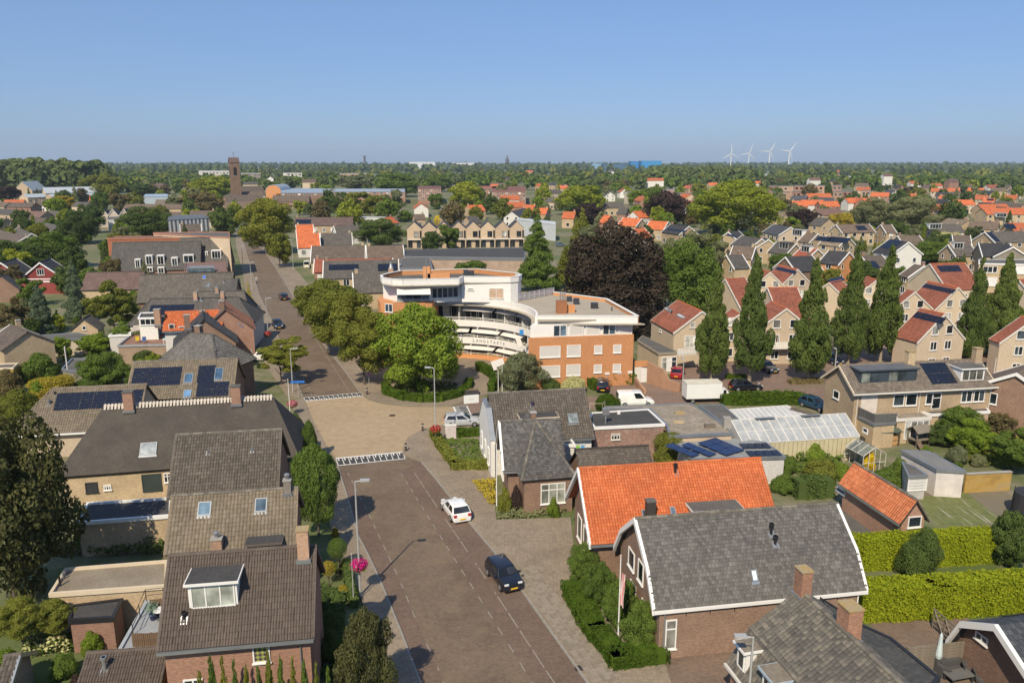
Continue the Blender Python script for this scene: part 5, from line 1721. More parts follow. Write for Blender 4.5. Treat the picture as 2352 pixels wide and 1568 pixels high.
for i in (2, 3, 4):
 (y0, z0), (y1, z1) = pr[i], pr[i + 1]
 k = len(m.v)
 m.v += [(xl - .42, y0, z0 + .01), (xl + .1, y0, z0 + .01), (xl + .1, y1, z1 + .01), (xl - .42, y1, z1 + .01), (xl - .42, y0, z0 + .1), (xl + .1, y0, z0 + .1), (xl + .1, y1, z1 + .1), (xl - .42, y1, z1 + .1)]
 for q in ((0, 1, 2, 3), (7, 6, 5, 4), (0, 4, 5, 1), (1, 5, 6, 2), (2, 6, 7, 3), (3, 7, 4, 0)): m.f.append(tuple(k + i_ for i_ in q))
m.build('coping', ZINC, h5w.root)
h5w.dormer('front', ('LG', 600, 522), ('LG', 978, 508), 1.3, BITUMEN, CREAM, 4, frame=OFFWHITE)
h5w.vent(('LG', 718, 262), 'front', .5, .12, plain((.06, .05, .09)))
h5w.skylight('front', ('LG', 1078, 342), ('LG', 1196, 432), glass((.42, .5, .5), .06))
h5w.win('front', ('LG', 1162, 655), ('LG', 1266, 700), 2, 1, WHITE, [plain((.22, .55, .08)), plain((.12, .38, .7))])
for u0 in (-2.5, 0, 2.2):
 p, n, u = h5w.wall_plane('left')
 O = p + u * u0 + n * .65
 window_on(h5w.root, (O.x, O.y, .9), u, n, .9, 1.7, 1, 2, WHITE, GLASS)
flat_block('extension', 'small black flat roof extension between white house and slate house', 'extension',
  [('LG', 1022, 652), ('LG', 932, 536), ('LG', 1082, 528), ('LG', 1168, 656)], 3.4, OFFWHITE, BITUMEN, WHITE)
h6 = shell('low shed with dark brown tile roof in front of the ivy wall', ('LG', 1168, 708), ('Z7', 1362, 1202), 5.0, 2.6, 3.0, BASEC, B_BROWN, 'shed', 'shed')
V_, Q_ = h6.tile_face(h6.roof_faces()[0][1], ('shift', .24, .28, T_DBROWN)); tag(link_mesh('roof_tiles', tile_mesh('roof_tiles', V_, Q_, T_DBROWN), h6.roof_ob), kind='stuff')
STAINED = brick((.3, .13, .095), (.42, .3, .25), (.36, .3, .26), var=.35)
f7, L_, c7 = flat_block('annexe', 'stained red brick annexe with black flat roof right of the white house', 'annexe',
      [('Z7', 892, 1042), ('Z7', 845, 975), ('Z7', 868, 912), ('Z7', 1366, 880), ('Z7', 1512, 1012)], 3.9, STAINED, BITUMEN, WHITE, .1)
bwin(f7, at(('Z7', 892, 1042), 3.9) + Vector((0, .12, 0)), at(('Z7', 1512, 1012), 3.9) + Vector((0, .12, 0)), ('Z7', 1040, 1098), ('Z7', 1116, 1148), 3, 2, OFFWHITE)
q = at(('Z7', 992, 1010), 3.8) - f7.location
MB().tube((q.x, q.y, 3.7), (q.x, q.y, 5.0), .09).box(q.x - .35, q.y - .12, 4.75, q.x + .35, q.y + .12, 5.4).build('flue', STEEL, f7)
MB().box(0, 0, 0, .3, .3, .35).build('roof_hatch', WHITE, f7).location = at(('Z7', 1095, 930), 3.8) - f7.location + Vector((0, 0, 0))
GRAVEL2 = mottled((.24, .2, .15), (.36, .31, .25), (.12, .1, .075), .5, 2.6)
f8, *_ = flat_block('annexe', 'long workshop with pebble flat roof and low hatches, beside the glass roof', 'workshop',
     [('Z7', 1516, 1014), ('Z7', 1372, 878), ('Z7', 960, 878), ('Z7', 1000, 858), ('Z7', 1742, 830), ('Z7', 1985, 990), ('Z7', 2105, 1088), ('Z7', 1545, 1118)], 3.5, B_SAND, GRAVEL2, ZINC, .1)
for q, s_, mt in ((('Z7', 1635, 925), (1.0, .5, .25), LICHEN_CAP), (('Z7', 1625, 1000), (1.1, .5, .15), plain((.45, .35, .2))), (('Z7', 2045, 1045), (.75, .8, 1.1), CONCRETE), (('Z7', 1900, 1045), (1.1, .5, .35), plain((.16, .13, .1)))):
 o = at(q, 3.4) - f8.location
 MB().box(-s_[0] / 2, -s_[1] / 2, 0, s_[0] / 2, s_[1] / 2, s_[2]).build('roof_hatch', mt, f8).location = o
railing(f8, [at(('Z7', 855, 890), 3.9), at(('Z7', 965, 890), 3.9), at(('Z7', 985, 868), 3.9)], 3.5, 1.1, CREAM, 1.0, 1)
flat_block('annexe', 'dark flat roof strip between pebble roof and white corrugated roof', 'annexe',
  [('LH', 603, 252), ('LH', 405, 106), ('LH', 640, 100), ('LH', 800, 240)], 3.3, B_SAND, BITUMEN2, ZINC, .08)
f9, *_ = flat_block('shed', 'shed with white corrugated roof behind the glass roof', 'shed',
     [('LH', 802, 246), ('LH', 690, 152), ('LH', 1260, 110), ('LH', 1472, 205)], 3.0, OFFWHITE, stripes((.5, .49, .46), (.66, .65, .62), .6, 0), OFFWHITE, .02)
h = shell('brown ridged shed roof beside the blue parked car', ('LH', 1300, 130), ('LH', 1560, 200), 3.2, 2.4, 1.5, 'brown', 'grey', 'shed', 'shed', near=False)
# big greenhouse roof
WGL = NT('whitewashed_glass'); f_ = WGL.noise(WGL.obj(), 1.1, 5.0, .65)
WGL = WGL.done(WGL.ramp(f_, [(.3, (.27, .29, .3)), (.7, (.44, .45, .45))]), .3, 0, .5)
a0, a1, b0, b1 = at(('LH', 722, 256), 4.3), at(('LH', 1816, 190), 4.3), at(('LH', 800, 520), 2.5), at(('LH', 1956, 412), 2.5)
b0 = a0 + (b1 - a1)
gh = empty('greenhouse', ((a0 + b1) / 2).to_2d().to_3d(), 0, 'long lean-to greenhouse with whitewashed glass roof and open vents', 'greenhouse')
org = gh.location.copy()
NC = 13
nrm = (a1 - a0).cross(b0 - a0).normalized(); nrm = -nrm if nrm.z < 0 else nrm
f = lambda u, v: a0.lerp(a1, u).lerp(b0.lerp(b1, u), v) - org
for c in range(NC):
 for r in range(2):
  q = [f((c + .04) / NC, (r + .98) / 2), f((c + .96) / NC, (r + .98) / 2), f((c + .96) / NC, (r + .02) / 2), f((c + .04) / NC, (r + .02) / 2)]
  MB().slab([tuple(p + nrm * .02) for p in q], .02).build('pane', WGL, gh)
m = MB()
for c in range(NC + 1): m.tube(f(c / NC, 0) + nrm * .03, f(c / NC, 1) + nrm * .03, .05, None, 4)
for v in (0, .5, 1): m.tube(f(0, v) + nrm * .01, f(1, v) + nrm * .01, .045, None, 4)
m.build('glazing_bar', OFFWHITE, gh)
for u0, u1 in ((.2, .36), (.6, .76)):
 q = [f(u0, .18) + Vector((0, 0, .45)), f(u1, .18) + Vector((0, 0, .45)), f(u1, 0) + Vector((0, 0, .12)), f(u0, 0) + Vector((0, 0, .12))]
 MB().slab([tuple(p) for p in q], .05).build('roof_vent', plain((.18, .2, .21), .4), gh)
m = MB()
p, q = f(0, 1), f(1, 1)
for k in range(26):
 s0, s1 = p.lerp(q, (k + .03) / 26), p.lerp(q, (k + .97) / 26)
 m.face((s0.x, s0.y, 0), (s1.x, s1.y, 0), (s1.x, s1.y, 2.45), (s0.x, s0.y, 2.45))
m.build('wall', plain((.56, .49, .31), .6, .15), gh)
s0, s1 = f(1, 0), f(1, 1)
MB().face((s1.x, s1.y, 0), (s0.x, s0.y, 0), (s0.x, s0.y, 4.25), (s1.x, s1.y, 2.45)).build('end_wall', WGL, gh)
s0, s1 = f(0, 0), f(0, 1)
MB().face((s0.x, s0.y, 0), (s1.x, s1.y, 0), (s1.x, s1.y, 2.45), (s0.x, s0.y, 4.25)).build('end_wall', WGL, gh)
s0, s1 = f(0, 0), f(1, 0)
MB().face((s1.x, s1.y, 0), (s0.x, s0.y, 0), (s0.x, s0.y, 4.25), (s1.x, s1.y, 4.25)).build('end_wall', OFFWHITE, gh)
# small glass house
ga, gb = at(('LH', 1930, 425), 2.6), at(('LH', 2110, 515), 2.6)
gl = House('greenhouse', 'small clear glass greenhouse beside the gold shrub', 'greenhouse', ga, gb, 2.6, 1.8, hw=1.3)
GLC = NT('clear_glass'); GLC.b.inputs['Transmission Weight'].default_value = .85; GLC.b.inputs['IOR'].default_value = 1.05
GLC = GLC.done((.75, .82, .82), .05)
m = MB()
for side, pts in gl.roof_faces():
 P_ = [Vector(p) for p in pts]
 n_ = max(3, int(gl.L / .8))
 for i in range(n_):
  q = [P_[0].lerp(P_[1], (i + .05) / n_), P_[0].lerp(P_[1], (i + .95) / n_), P_[3].lerp(P_[2], (i + .95) / n_), P_[3].lerp(P_[2], (i + .05) / n_)]
  MB().slab([tuple(v) for v in q], .012).build('pane', GLC, gl.root)
  m.tube(P_[0].lerp(P_[1], i / n_), P_[3].lerp(P_[2], i / n_), .03, None, 4)
 m.tube(P_[1], P_[2], .035, None, 4); m.tube(P_[0], P_[1], .03, None, 4); m.tube(P_[3], P_[2], .03, None, 4)
for x in (-gl.L / 2, gl.L / 2):
 for y in (-1.3, -.65, 0, .65, 1.3):
  m.tube((x, y, 0), (x, y, 1.8 + .8 * (1 - abs(y) / 1.3)), .03, None, 4)
 m.tube((x, -1.3, 1.0), (x, 1.3, 1.0), .025, None, 4)
m.build('frame', OFFWHITE, gl.root)
# solar shed
f10, L_, c10 = flat_block('shed', 'white shed with tilted blue solar panels on its grey flat roof', 'shed',
      [('LH', 342, 626), ('LH', 184, 462), ('LH', 640, 405), ('LH', 1062, 462), ('LH', 1254, 602)], 2.8, B_WHITE, plain((.26, .27, .27), .7), ZINC, .06)
def panel_quad(parent, p00, p10, p01, zlo, zhi, cols, rows, mat):
 A_, B_, C_ = at(p00, zlo), at(p10, zlo), at(p01, zhi)
 U = (B_ - A_).normalized(); w = (B_ - A_).length
 V = C_ - A_; V = V - U * V.dot(U); l = V.length; V.normalize()
 return solar_grid(parent, A_ - parent.location, U, V, U.cross(V), w, l, cols, rows, mat, .08)
panel_quad(f10, ('LH', 350, 606), ('LH', 428, 578), ('LH', 190, 462), 2.95, 3.08, 1, 3, SOLAR_B)
panel_quad(f10, ('LH', 515, 600), ('LH', 592, 572), ('LH', 352, 452), 2.95, 3.08, 1, 3, SOLAR_B)
panel_quad(f10, ('LH', 680, 592), ('LH', 860, 538), ('LH', 502, 440), 2.95, 3.08, 2, 3, SOLAR_B)
panel_quad(f10, ('LH', 905, 600), ('LH', 1222, 592), ('LH', 868, 545), 2.86, 2.9, 4, 1, SOLAR)
panel_quad(f10, ('LH', 838, 525), ('LH', 1115, 520), ('LH', 785, 475), 2.86, 2.9, 4, 1, SOLAR)
# orange shed
a, b = at(('LH', 1905, 656), 4.3), at(('B4', 1216, 216), 4.3)
h10 = House('shed', 'small pink brick shed with orange tile roof and hopper windows', 'shed', a, b, 4.3, 2.4, E=('B4', 1012, 346))
h10.walls(brick((.38, .2, .14), (.32, .165, .115), (.4, .32, .26))).roof(BASEC, ('wave', .24, .36, T_ORANGE2), ridge=T_MOSS).gutter(ZINC)
h10.win('right', ('B4', 1146, 336), ('B4', 1234, 408), 1); h10.win('front', ('B4', 620, 110), ('B4', 680, 180), 1)
h10.pipe(h10.L / 2 - .5)
# semi-detached pair
h11 = House('house', 'pair of tan brick houses with brown roof, dark wide dormer, white dormer and balcony', 'house',
   ('Z8', 740, 505), ('Z8', 1960, 450), None, 5.5, E=('LI', 165, 468), pitch=35, ox=.4, oe=.45)
h11.walls(B_TAN).roof(BASEC, ('wave', .26, .36, tilegeo((.13, .105, .085), (.165, .135, .108), (.2, .17, .14), .3)), ridge=R_TAN).gutter(OFFWHITE).verge(CREAM, 'lr', .2)
DBLUE = plain((.045, .06, .08), .5)
h11.dormer('front', ('LI', 218, 345), ('LI', 865, 325), 1.35, plain((.12, .12, .125), .6), DBLUE, 6, [glass((.2, .22, .2), .1), GLASS, DBLUE], DBLUE, label='wide dark blue-grey dormer')
h11.dormer('front', ('LI', 1358, 325), ('LI', 1620, 312), 1.35, BITUMEN2, WHITE, 3, glass((.12, .12, .11), .1), label='white dormer with three lights')
h11.solar('front', ('LI', 890, 128), ('LI', 1332, 350), 3, 2)
h11.chimney(('LI', 780, 150), 'front', .85, .7, 1.75, B_TAN, LICHEN_CAP); h11.chimney(('LI', 1535, 112), 'front', .85, .7, 1.75, B_TAN, LICHEN_CAP)
h11.win('front', ('LI', 248, 482), ('LI', 405, 680), 1, 1, OFFWHITE, plain((.66, .58, .5)), name='shutter')
for p, q, c in (((610, 472), (716, 598), 1), ((750, 466), (860, 592), 1), ((975, 458), (1040, 580), 1), ((1375, 432), (1480, 555), 2), ((1514, 426), (1620, 548), 2)):
 h11.win('front', ('LI', *p), ('LI', *q), c)
h11.win('front', ('LI', 1045, 455), ('LI', 1125, 632), 1, 2, WHITE, [GLASS], name='balcony_door')
h11.win('left', ('Z8', 698, 712), ('Z8', 742, 806), 1); h11.win('left', ('Z8', 955, 1040), ('Z8', 992, 1100), 1)
for x in (-h11.L / 2 + .75, h11.L / 2 - .5, -.5): h11.pipe(x, mat=OFFWHITE)
f11, *_ = flat_block('extension', 'tan brick extension with a railed balcony on the semi-detached pair', 'extension',
     [('LI', 386, 800), ('LI', 168, 692), ('LI', 405, 655), ('LI', 640, 780)][::1], 2.9, B_TAN, BITUMEN2, ZINC, .05)
SG = plain((.12, .12, .115), .3, .1)
for p, q in ((('LI', 172, 692), ('LI', 386, 796)), (('LI', 386, 796), ('LI', 634, 780))):
 upright('railing_panel', at(p, 2.9), at(q, 2.9), 2.95, 3.85, SG, f11, .03)
 railing(f11, [at(p, 2.9), at(q, 2.9)], 2.9, 1.0, STEEL, 1.3, 1)
f12, *_ = flat_block('extension', 'gravel-roofed kitchen extension with white garden doors', 'extension',
     [('LI', 640, 752), ('LI', 600, 668), ('LI', 905, 655), ('LI', 1038, 728)], 2.9, B_TAN, GRAVEL2, OFFWHITE, .06)
bwin(f12, at(('LI', 640, 752), 2.9) + Vector((0, .12, 0)), at(('LI', 1038, 728), 2.9) + Vector((0, .12, 0)), ('LI', 738, 775), ('LI', 985, 962), 4, 1, WHITE, CURTAIN, 'garden_door')
flat_block('extension', 'flat dark roof terrace and white fascia behind the garden trees', 'extension',
  [('LI', 1035, 695), ('LI', 905, 655), ('LI', 1640, 600), ('LI', 1700, 660)], 2.9, B_SAND, BITUMEN2, WHITE, .06)
# sheds and walls behind
CORR = stripes((.16, .155, .145), (.24, .235, .22), .25, 0)
q = [at(('LI', 1092, 1312), 2.7), at(('LI', 1432, 1332), 2.7), at(('LI', 1005, 1102), 2.7), at(('LI', 678, 1092), 2.7)]
sh, *_ = flat_block('shed', 'white-walled shed with grey corrugated roof beside the yellow wall', 'shed', [('LI', 1092, 1312), ('LI', 1432, 1332), ('LI', 1005, 1102), ('LI', 678, 1092)], 2.7, plain((.62, .57, .53), .8), CORR, ZINC, .02)
ga_, *_ = flat_block('garage', 'low garage with dark roof and white up-and-over door', 'garage', [('LI', 768, 1392), ('LI', 690, 1215), ('LI', 850, 1280), ('LI', 1000, 1380)], 2.4, plain((.45, .43, .4)), BITUMEN2, ZINC, .06)
bwin(ga_, at(('LI', 768, 1392), 2.4) + Vector((0, .1, 0)), at(('LI', 1000, 1380), 2.4) + Vector((0, .1, 0)), ('LI', 775, 1405), ('LI', 970, 1550), 1, 1, WHITE, stripes((.55, .54, .52), (.68, .67, .65), .3, 1), 'garage_door')
a, b = at(('LI', 1420, 1362), 1.9), at(('LI', 1935, 1335), 1.9)
w_ = empty('garden_wall', (a.x, a.y, 0), 0, 'ochre stained garden wall beside the white shed', 'wall')
YW = NT('ochre_render'); f_ = YW.noise(YW.scale(YW.obj(), (.4, .4, .9)), 1.2, 5.0, .65)
YW = YW.done(YW.ramp(f_, [(.3, (.28, .17, .05)), (.5, (.42, .27, .07)), (.75, (.34, .26, .15))]), .85)
upright('wall', a, b, 0, 1.82, YW, w_, .2); upright('coping', a, b, 1.823, 1.92, CONCRETE, w_, .34)
# firewood shelter and play house
p = at(('LI', 520, 1040)); r_ = empty('wood_store', p, math.radians(9), 'open wood store with green roof and stacked firewood', 'wood store')
MB().slab([(-1.3, -.8, 1.7), (1.3, -.8, 1.7), (1.3, .5, 2.0), (-1.3, .5, 2.0)], .08).build('roof', plain((.08, .1, .07)), r_)
for x in (-1.1, 1.1):
 for y in (-.6, .4): MB().box(x - .05, y - .05, 0, x + .05, y + .05, 1.72).build('post', WOOD, r_)
lm = [MB().tube((0, -.35, 0), (0, .35, 0), rr, None, 7).mesh('log', plain(cc, .85, .3)) for rr, cc in ((.11, (.4, .22, .09)), (.09, (.3, .19, .1)), (.13, (.45, .27, .12)))]
for i in range(10):
 for j in range(6):
  o = link_mesh('log', lm[(i * 3 + j * 5) % 3], r_); o.location = (-.95 + .21 * i + (j % 2) * .1, .0, .12 + j * .2)
p = at(('LI', 880, 1040)); r_ = empty('play_house', p, math.radians(20), 'weathered wooden play frame with a grey pitched roof', 'play frame')
for x in (-.9, .9):
 for y in (-.6, .6): MB().box(x - .05, y - .05, 0, x + .05, y + .05, 1.7).build('post', WOOD_GREY, r_)
MB().slab([(-1.1, -.85, 1.65), (1.1, -.85, 1.65), (1.1, 0, 2.3), (-1.1, 0, 2.3)], .05).slab([(1.1, .85, 1.65), (-1.1, .85, 1.65), (-1.1, 0, 2.3), (1.1, 0, 2.3)], .05).build('roof', WOOD_GREY, r_)
MB().box(-.95, -.65, .7, .95, .65, .76).build('floor', WOOD_GREY, r_)
MB().slab([(-1.0, -.66, .7), (-.4, -.66, .7), (-.9, -1.9, .05), (-1.5, -1.9, .05)][::-1], .05).build('slide', WOOD, r_)
# dark-roofed house in the lower right corner
A_ = Vector((27.2, 39.0, 0))
h13 = House('house', 'corner house with black slate gambrel roof and wide white verge, behind the slatted fence', 'house', A_, A_ + DIRV(10) * 10, 4.65, 1.5, hw=3.3, knee=(2.45, 3.3), ox=.6, oe=.1)
h13.walls(B_BROWN).roof(plain((.03, .032, .036)), ('shift', .3, .3, tilegeo((.038, .042, .05), (.055, .06, .07), (.085, .09, .1), .12, (.2, .2, .2))), only=('front', 'front2', 'back', 'back2'), caps=False).verge(WHITE, 'l', .34, .14)
h13.win('left', ('LJ', 1170, 740), ('LJ', 1340, 1000), 2); h13.winl('left', 1.5, .3, 1.0, 1.2, 2, 1, plain((.35, .45, .55)))
h13.solar('back2', ('LJ', 1490, 545), ('LJ', 2100, 500), 3, 1)
fence1 = slat_screen('weathered slatted garden fence behind the closed parasol', at(('LJ', 105, 1005), 1.85), at(('LJ', 1030, 905), 1.85), .05, 1.85, WOOD_GREY, 9, True)
fence2 = slat_screen('dark slatted garden fence running in front of the slate gambrel house', at(('LJ', 1042, 925), 1.85), at(('LJ', 1880, 1560), 1.85), .05, 1.85, plain((.13, .105, .08), .85, .3), 9, True)
a, b = at(('LJ', 522, 395), 1.5), at(('LJ', 868, 690), 1.5)
gt = empty('gate', (a.x, a.y, 0), math.atan2(b.y - a.y, b.x - a.x), 'open grey farm gate with diagonal braces beside the hedge', 'gate')
l_ = (b - a).length
for i in range(5): MB().box(0, -.025, .25 + .27 * i, l_, .025, .35 + .27 * i).build('rail', WOOD_GREY, gt)
for x in (0, l_ * .5, l_ - .08): MB().box(x, -.06, .1, x + .09, -.028, 1.5).build('stile', WOOD_GREY, gt)
for x0, x1 in ((.1, l_ * .5), (l_ * .55, l_ - .1)): MB().tube((x0, -.08, 1.4), (x1, -.08, .25), .045, None, 4).build('brace', WOOD_GREY, gt)
p = at(('LJ', 545, 1400)); r_ = empty('parasol', p, 0, 'closed pale blue parasol in the fenced yard', 'parasol')
MB().lathe([(.03, .9), (.16, 1.0), (.2, 1.2), (.13, 1.9), (.09, 2.5), (.02, 2.7)], 8).build('canopy', plain((.52, .62, .64), .8), r_)
MB().tube((0, 0, 0), (0, 0, .95), .03).lathe([(.25, 0), (.25, .06), (.1, .1)], 10).build('pole', STEEL, r_)
COVER = plain((.075, .075, .075), .85, .2)
for nm, lab, q, s_, cat in (('garden_sofa', 'dark covered lounge set against the slatted fence', ('LJ', 800, 1420), (1.5, .8, .8), 'sofa'), ('garden_table', 'low grey table in front of the dark lounge set', ('LJ', 880, 1530), (1.6, .8, .5), 'table'),
       ('garden_box', 'dark storage box behind the closed parasol', ('LJ', 630, 1420), (.7, .7, .9), 'box'), ('garden_chair', 'dark round-backed wicker chair beside the fence', ('LJ', 1060, 1460), (.75, .75, .75), 'chair'), ('garden_chair', 'second dark wicker chair nearest the picture edge', ('LJ', 1230, 1560), (.75, .75, .75), 'chair')):
 w = at(q); r_ = empty(nm, (w.x, w.y, 0), .25, lab, cat)
 x, y, z = s_[0] / 2, s_[1] / 2, s_[2]
 if cat == 'table':
  MB().box(-x, -y, z - .06, x, y, z).build('table_top', plain((.13, .13, .125)), r_)
  for i in (-1, 1):
   for j in (-1, 1): MB().box(i * x * .85 - .05, j * y * .8 - .05, 0, i * x * .85 + .05, j * y * .8 + .05, z - .062).build('leg', DARK, r_)
 elif cat == 'chair':
  MB().lathe([(.3, 0), (.36, .2), (.36, .4), (.3, .44)], 12).build('seat', COVER, r_)
  m = MB()
  for i in range(7):
   t0, t1 = math.pi * i / 7, math.pi * (i + 1) / 7
   m.slab([(.34 * math.cos(t0), .34 * math.sin(t0), .42), (.42 * math.cos(t0), .42 * math.sin(t0), .8), (.42 * math.cos(t1), .42 * math.sin(t1), .8), (.34 * math.cos(t1), .34 * math.sin(t1), .42)], .06)
  m.build('backrest', COVER, r_)
 else:
  b_ = MB().box(-x, -y, 0, x, y, z * .5).build('base', COVER, r_); MB().box(-x, y - .25, z * .502, x, y, z).box(-x, -y, z * .502, -x + .25, y - .252, z * .75).build('backrest' if cat == 'sofa' else 'lid', COVER, r_)
w = at(('LJ', 1440, 1560)); r_ = empty('planter', (w.x, w.y, 0), 0, 'pot of pink and orange flowers in the fenced yard corner', 'flower pot')
MB().lathe([(.16, 0), (.24, .35), (.2, .36)], 12).build('pot', plain((.25, .1, .05)), r_)
C_ = RNG.normal(0, .18, (150, 3)) + np.array((0, 0, .5)); link_mesh('blossom', leaf_mesh('blossom', C_, RNG.normal(0, 1, C_.shape), np.full(150, .06), petals((.5, .03, .2), (.7, .25, .12))), r_)
# ------------------------------------------------------------------ white curved apartment building
CC = Vector((-9.5, 105.0, 0)); RF, RW_, RB = 13.3, 15.7, 24.0
ang0, ang1 = -14, 101
AB = empty('apartment_building', (0, 110, 0), 0, 'white curved apartment building with orange brick wings, balconies and awnings', 'apartment building')
AO = Vector((0, 110, 0))
def arc(r, a0, a1, n=24, z=None): return [CC + DIRV(a0 + (a1 - a0) * i / n) * r - AO for i in range(n + 1)]
AWH = plain((.78, .76, .72), .6, .06)
BO = B_ORANGE
def ring(name, r0, r1, z0, z1, mat, a0=ang0, a1=ang1, n=28):
 o, i_ = arc(r0, a0, a1, n), arc(r1, a0, a1, n)
 m = MB()
 for k in range(n):
  A_, B_, C_, D_ = o[k], o[k + 1], i_[k + 1], i_[k]
  m.face((A_.x, A_.y, z0), (A_.x, A_.y, z1), (B_.x, B_.y, z1), (B_.x, B_.y, z0))
  m.face((D_.x, D_.y, z0), (C_.x, C_.y, z0), (C_.x, C_.y, z1), (D_.x, D_.y, z1))
  m.face((A_.x, A_.y, z1), (D_.x, D_.y, z1), (C_.x, C_.y, z1), (B_.x, B_.y, z1))
  m.face((A_.x, A_.y, z0), (B_.x, B_.y, z0), (C_.x, C_.y, z0), (D_.x, D_.y, z0))
 for A_, D_ in ((o[0], i_[0]), (o[-1], i_[-1])):
  m.face((A_.x, A_.y, z0), (D_.x, D_.y, z0), (D_.x, D_.y, z1), (A_.x, A_.y, z1))
 return m.build(name, mat, AB)
FL = (.4, 3.1, 5.8)
# right wing plan (world): front left, front right, back right, back left
RWG = [Vector((2.2, 101.2, 0)), Vector((16.6, 103.5, 0)), Vector((14.2, 116.2, 0)), Vector((6.9, 122.4, 0)), Vector((3.6, 116.0, 0)), Vector((4.6, 108.5, 0))]
RWGl = [p - AO for p in RWG]
MB().prism([(p.x, p.y) for p in RWGl], 0, 7.1, top=True).build('brick_wing', BO, AB)
ctr = sum(RWGl, Vector()) / len(RWGl)
inner = [p + (ctr - p).normalized() * .35 for p in RWGl]
inner[0] = RWGl[0] + Vector((.25, .45, 0)); inner[1] = RWGl[1] + Vector((-.35, .45, 0))
MB().prism([(p.x, p.y) for p in inner], 7.1, 8.75, bottom=False).build('upper_storey', AWH, AB)
# core behind the glazing
core = [CC + DIRV(a_) * RW_ - AO for a_ in np.linspace(0, ang1, 20)] + [Vector((-12, 126, 0)) - AO, Vector((-2, 124.5, 0)) - AO, Vector((6.9, 122.4, 0)) - AO]
MB().prism([(p.x, p.y) for p in core][::1], 0, 8.75).build('core', plain((.1, .095, .09), .6), AB)
# floors
ring('brick_base', RF, RW_ - .01, 0, .75, BO, 28, ang1)
for z in FL[1:]:
 ring('balcony', RF, RW_ - .01, z - .62, z - .3, AWH, 12 if z < 4 else -3, ang1)
 ring('balcony_parapet', RF, RF + .15, z - .295, z + .4, AWH, 12 if z < 4 else -3, ang1)
for z, a0 in ((.75, 28), (3.5, 12), (6.2, -3)):
 m = MB()
 P_ = arc(RF + .08, a0, ang1, 30)
 for k in range(30):
  for h_ in (.22, .42): m.tube((*P_[k].xy, z + h_), (*P_[k + 1].xy, z + h_), .035, None, 5, cap=False)
  if k % 3 == 0: m.tube((*P_[k].xy, z), (*P_[k].xy, z + .44), .035, None, 5)
 m.build('railing', AWH, AB)
# glazing and partitions
for zi, z in enumerate(FL):
 a0 = (28, 14, 2)[zi]
 n = 12
 for k in range(n):
  s0, s1 = a0 + (ang1 - 2 - a0) * (k + .06) / n, a0 + (ang1 - 2 - a0) * (k + .94) / n
  p, q = CC + DIRV(s0) * (RW_ - .06) - AO, CC + DIRV(s1) * (RW_ - .06) - AO
  d_ = (q - p); u = d_.normalized()
  nrm_ = Vector((u.y, -u.x, 0))
  if nrm_.dot(CC - AO - p) < 0: p, q, u = q, p, -u; nrm_ = Vector((u.y, -u.x, 0))
  window_on(AB, (p.x, p.y, z + .1), u, nrm_, d_.length, 2.15, 2, 1, WHITE, [GLASS, CURTAIN if (k + zi) % 4 == 1 else GLASS], 'window', .07, False)
 for k in range(0, 7):
  a_ = a0 + (ang1 - a0) * k / 6
  p, q = CC + DIRV(a_) * (RF + .1), CC + DIRV(a_) * (RW_ - .1)
  upright('partition', p, q, z - .29, z + 2.0 if zi < 2 else z + 2.6, AWH, AB, .12) if k < 6 else None
 # plants on the balconies
 C_ = []
 for a_ in np.linspace(a0 + 4, 75, 22):
  p = CC + DIRV(a_) * (RF + .45) - AO
  C_.append(np.array((p.x, p.y, z + .5)) + RNG.normal(0, .16, (12, 3)))
 C_ = np.concatenate(C_)
 tag(link_mesh('balcony_plants', leaf_mesh('balcony_plants', C_, RNG.normal(0, 1, C_.shape), np.full(len(C_), .12), LEAF[('gold', 'yellow', 'green')[zi]] if zi < 2 else LEAF['green']), AB), kind='stuff')
# awnings
AWN = plain((.72, .68, .63), .75, .04)
def awning(a0, a1, zt, zb, r0=RW_ - .5, r1=RF - .25):
 c = [CC + DIRV(a1) * r0 - AO, CC + DIRV(a0) * r0 - AO, CC + DIRV(a0) * r1 - AO, CC + DIRV(a1) * r1 - AO]
 z = (zt, zt, zb, zb)
 pts = [(p.x, p.y, zz) for p, zz in zip(c, z)]
 P_ = [Vector(p) for p in pts]
 if (P_[1] - P_[0]).cross(P_[2] - P_[0]).z < 0: pts = pts[::-1]
 MB().slab(pts, .04).build('awning', AWN, AB)
for a0, a1 in ((2, 11), (12, 22), (23.5, 40), (41.5, 58), (60, 82)): awning(a0, a1, 8.5, 7.75, RW_ - 1.0)
for a0, a1 in ((36, 54), (56, 76), (78, 96)): awning(a0, a1, 5.1, 4.35)
for a0, a1 in ((38, 58), (60, 84)): awning(a0, a1, 2.4, 1.7)
# two drop-arm awnings beside the brick wing
for p, q, zt, zb in ((('LC', 1395, 510), ('LC', 1480, 490), 5.3, 4.3), (('LC', 925, 960), ('LC', 1150, 890), 2.5, 1.6)):
 A_, B_ = at(p, zt) - AO, at(q, zt) - AO
 d_ = Vector((.5, -1.5, zb - zt))
 MB().slab([tuple(A_ + d_), tuple(B_ + d_), tuple(B_), tuple(A_)], .04).build('awning', AWN, AB)
